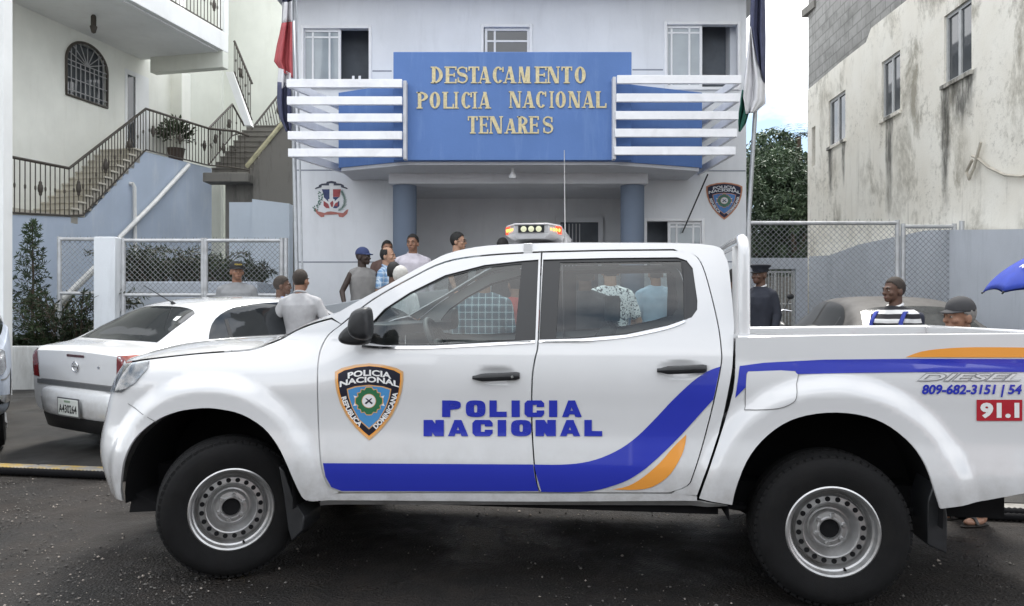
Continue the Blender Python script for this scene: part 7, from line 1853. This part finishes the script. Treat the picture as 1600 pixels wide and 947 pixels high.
C_RED = cloth_mat('red_shirt', (.48, .05, .04)); C_PINK = cloth_mat('pink_shirt', (.45, .22, .22)); C_LBL = cloth_mat('light_blue_shirt', (.36, .46, .55)); C_BRN = cloth_mat('brown_shirt', (.10, .06, .05)); C_WHT = cloth_mat('white_shirt', (.70, .70, .70))
C_BSTR = pattern('blue_white_stripes', lambda t, v: t.mix(line(t, t.sep(v)[0], 15, .5), (.10, .20, .55), (.55, .60, .68)))
C_PLB = pattern('blue_plaid', plaid((.40, .52, .66), (.12, .25, .45), (.62, .70, .78))); C_PLT = pattern('teal_plaid', plaid((.055, .12, .16), (.03, .06, .09), (.50, .60, .62)))
C_FLO = pattern('white_black_floral', floral((.85, .85, .84), (.06, .06, .07))); C_STR = pattern('black_white_stripes', stripes((.018, .018, .022), (.62, .62, .62), 13.0, .46))
CAP_BLK = cloth_mat('black_cap', (.018, .018, .020)); CAP_BLU = cloth_mat('navy_blue_cap', (.030, .045, .12)); CAP_CHA = cloth_mat('charcoal_cap', (.035, .035, .038)); CAP_OFF = cloth_mat('navy_peaked_cap', (.016, .018, .026))

person(370, 10.7, 407, 8, 'person in a grey T-shirt and black cap with yellow letters, before the gate', 'brown', C_GREY, cap=(CAP_BLK, 'text'), hair='black', hyaw=22, seed=1, build=1.08)
person(441, 9.5, 431, 128, 'person in a blue and white striped shirt half hidden by the pale grey polo', 'dark', C_BSTR, hair='stub', hyaw=-25, seed=2)
person(470, 8.9, 421, 176, 'person with cropped hair in a pale grey polo, back turned, at the pickup hood', 'brown', C_POLO, hair='stub', hyaw=-14, collar=C_POLO, seed=3, build=1.06, arms={'l': ((.31, .02, 1.14), (.30, -.10, .92)), 'r': ((-.31, .02, 1.14), (-.30, -.10, .92))})
person(567, 10.75, 385, 38, 'person in a blue cap and sleeveless grey top with one hand on the ramp wall', 'black', C_VEST, 'none', cap=(CAP_BLU, 'ball'), hair='black', hyaw=32, z0=.56, seed=4, arms={'r': ((-.29, .04, 1.14), (-.33, -.13, .93))})
person(606, 11.05, 386, 72, 'person in a blue and white plaid shirt with thinning hair, before the left pillar', 'tan', C_PLB, hair='black', bald=.9, hyaw=4, z0=.56, seed=5, collar=C_PLB)
person(605, 12.0, 376, 20, 'person mostly hidden behind the man in the blue plaid shirt, dark hair showing', 'brown', C_BRN, hair='black', z0=.72, seed=6)
person(645, 11.5, 366, 12, 'person in a pale lilac open collar shirt facing the street by the left pillar', 'brown', C_LILAC, 'long', hair='black', hyaw=-22, z0=.72, seed=7, collar=C_LILAC, build=1.1)
person(627, 9.4, 416, 150, 'white haired person whose head just shows over the pickup windscreen pillar', 'tan', C_WHT, hair='white', seed=8, face=False)
person(616, 10.0, 410, 165, 'person with dark brown hair just behind the white haired head', 'dark', C_BRN, hair='black', seed=9, face=False)
person(716, 11.3, 363, 78, 'person with black hair and glasses in a dark shirt, alone in front of the porch', 'tan', C_BLK, hair='black', z0=.72, seed=10, glasses=True)
person(786, 11.3, 372, 160, 'person whose dark head shows just left of the roof light bar', 'dark', C_BLK, hair='black', z0=.72, seed=11, face=False)
person(757, 7.5, 412, 178, 'person in a dark teal plaid shirt seen from behind through the front door window', 'brown', C_PLT, 'long', hair='black', seed=12, face=False, build=1.1)
person(806, 7.9, 424, 200, 'person in a red shirt seen through the front door window beside the black pillar', 'brown', C_RED, hair='black', seed=13, face=False)
person(914, 7.3, 408, 178, 'person in a black jacket seen from behind through the rear door window', 'dark', C_BLK, 'long', hair='black', seed=14, face=False, build=1.15)
person(953, 7.9, 402, 184, 'person in a white shirt with black floral print, seen through the rear door window', 'tan', C_FLO, hair='black', seed=15, face=False, arms={'r': ((-.27, .02, 1.14), (-.13, -.16, .94)), 'l': ((.26, .02, 1.14), (.24, -.14, .92))})
person(1024, 9.2, 410, 185, 'person in a light blue shirt at the right end of the rear door window', 'brown', C_LBL, hair='black', seed=16, face=False)
ofc = person(1187, 9.7, 412, -58, 'person in a navy police uniform and peaked cap standing behind the roll hoop', 'dark', C_NAVY, 'long', M_SLACK, hair='black', cap=(CAP_OFF, 'peaked'), seed=17, build=1.12, collar=C_WHT)
person(1150, 10.1, 420, 70, 'person in dark clothes facing the officer, between the cab and the roll hoop', 'dark', C_NAVY, 'long', M_SLACK, hair='black', seed=18)
e, k, Lm = person(1397, 6.95, 433, -62, 'person in a black and white striped rugby shirt with a dark backpack, looking left', 'dark', C_STR, hair='stub', hyaw=-14, seed=19, collar=C_WHT, build=1.06)
mb = MB(); mb.box((-.15, .13, 1.0), (.15, .27, 1.42)); o = mb.build('backpack', cloth_mat('dark_backpack', (.022, .026, .045)), e, bevel=.05, bseg=4, M=Matrix.Scale(k, 4))
for sg in (-1, 1):
    mb = MB(); pts = [(sg*.145, .14, 1.37), (sg*.150, .05, 1.424), (sg*.152, -.05, 1.402), (sg*.155, -.112, 1.31), (sg*.17, -.11, 1.18), (sg*.18, -.02, 1.06), (sg*.15, .13, 1.05)]; pp_ = [Vector(p) for p in pts]
    mb.grid([[p + Vector((sg*.018*q, 0, .0)) + Vector((0, -.006, .010)) for q in (-1, 0, 1)] for p in pp_]); q = mb.build('strap', cloth_mat('royal_blue_strap', (.028, .045, .27)), e, 180, M=Matrix.Scale(k, 4)); s_ = q.modifiers.new('s', 'SOLIDIFY'); s_.thickness = .014; s_.offset = 0
person(1510, 5.48, 471, -70, 'elderly person in a charcoal baseball cap and sandals at the pickup tail', 'brown', cloth_mat('brown_polo', (.12, .06, .045)), hair='grey', cap=(CAP_CHA, 'ball'), seed=20, lean=7, trousers=M_SLACK, feet='sandal', hpitch=-4, hyaw=-12, hs=1.16)
hold = person(1668, 6.6, 438, -20, 'person holding the blue umbrella just past the right edge of the picture', 'brown', C_LBL, hair='black', seed=21, arms={'r': ((-.27, -.02, 1.15), (-.20, -.24, 1.20))})
# umbrella
UC = Vector((X(1648, 6.45), 6.45, Zp(456, 6.45))); e = empty('umbrella', UC, R(14), 'royal blue umbrella with small white lettering, edge drooping into the picture at the right', 'umbrella')
M_UMB = cloth_mat('royal_blue_nylon', (.022, .048, .32), .15); n = 8; ru = .50; hu = .36; rows = []
for i in range(11):
    t = i / 10; row = []
    for j in range(n * 8 + 1):
        a = 2*PI*j/(n*8); sgm = (j % 8) / 8; sag = 1 - .10 * (1 - abs(2*sgm - 1) ** 2) * t; r = ru * (.55 * sin(t * PI/2) + .45 * t); row.append((r*cos(a)*sag, r*sin(a)*sag, hu * (.45 * cos(t * PI/2) + .55 * (1 - t)) + .028*(1 - abs(2*sgm - 1)**2)*t*t))
    rows.append(row)
mb = MB(); mb.grid(rows); o = mb.build('canopy', M_UMB, e, 180); q = o.modifiers.new('s', 'SOLIDIFY'); q.thickness = .003
mb = MB(); mb.tube([(0, 0, -.55), (0, 0, hu + .06)], .006, 8); mb.build('shaft', M_CHROME, e, 60)
mb = MB(); mb.tube([(0, 0, -.66), (0, 0, -.53)], .016, 8); mb.build('handle', M_BLACK, e, 60)
for j in range(n):
    a = 2*PI*j/n; mb = MB(); mb.tube([(ru*(.55*sin(t*PI/2) + .45*t)*cos(a)*.99, ru*(.55*sin(t*PI/2) + .45*t)*sin(a)*.99, hu*(.45*cos(t*PI/2) + .55*(1-t)) - .006) for t in [i/8 for i in range(9)]], .0035, 5); mb.ell((ru*cos(a)*1.01, ru*sin(a)*1.01, -.004), (.008, .008, .008), 8, 6); mb.build('rib', M_BLACK, e, 60)

vs, fs = font_tris('AJH', .048, .001)
a_ = R(-158) - R(14); mb = MB(); dr_ = Vector((cos(a_), sin(a_), 0)); tn = Vector((-sin(a_), cos(a_), 0)); P_ = []
for u, v in vs:
    t = .60 - v * 1.7; P_.append(dr_ * (ru * (.55 * sin(t * PI/2) + .45 * t) + .004) + tn * u + Vector((0, 0, hu * (.45 * cos(t * PI/2) + .55 * (1 - t)) + .020)))
mb.add(P_, fs); mb.build('lettering', C_WHT, [o for o in bpy.data.objects if o.name == 'umbrella'][0])
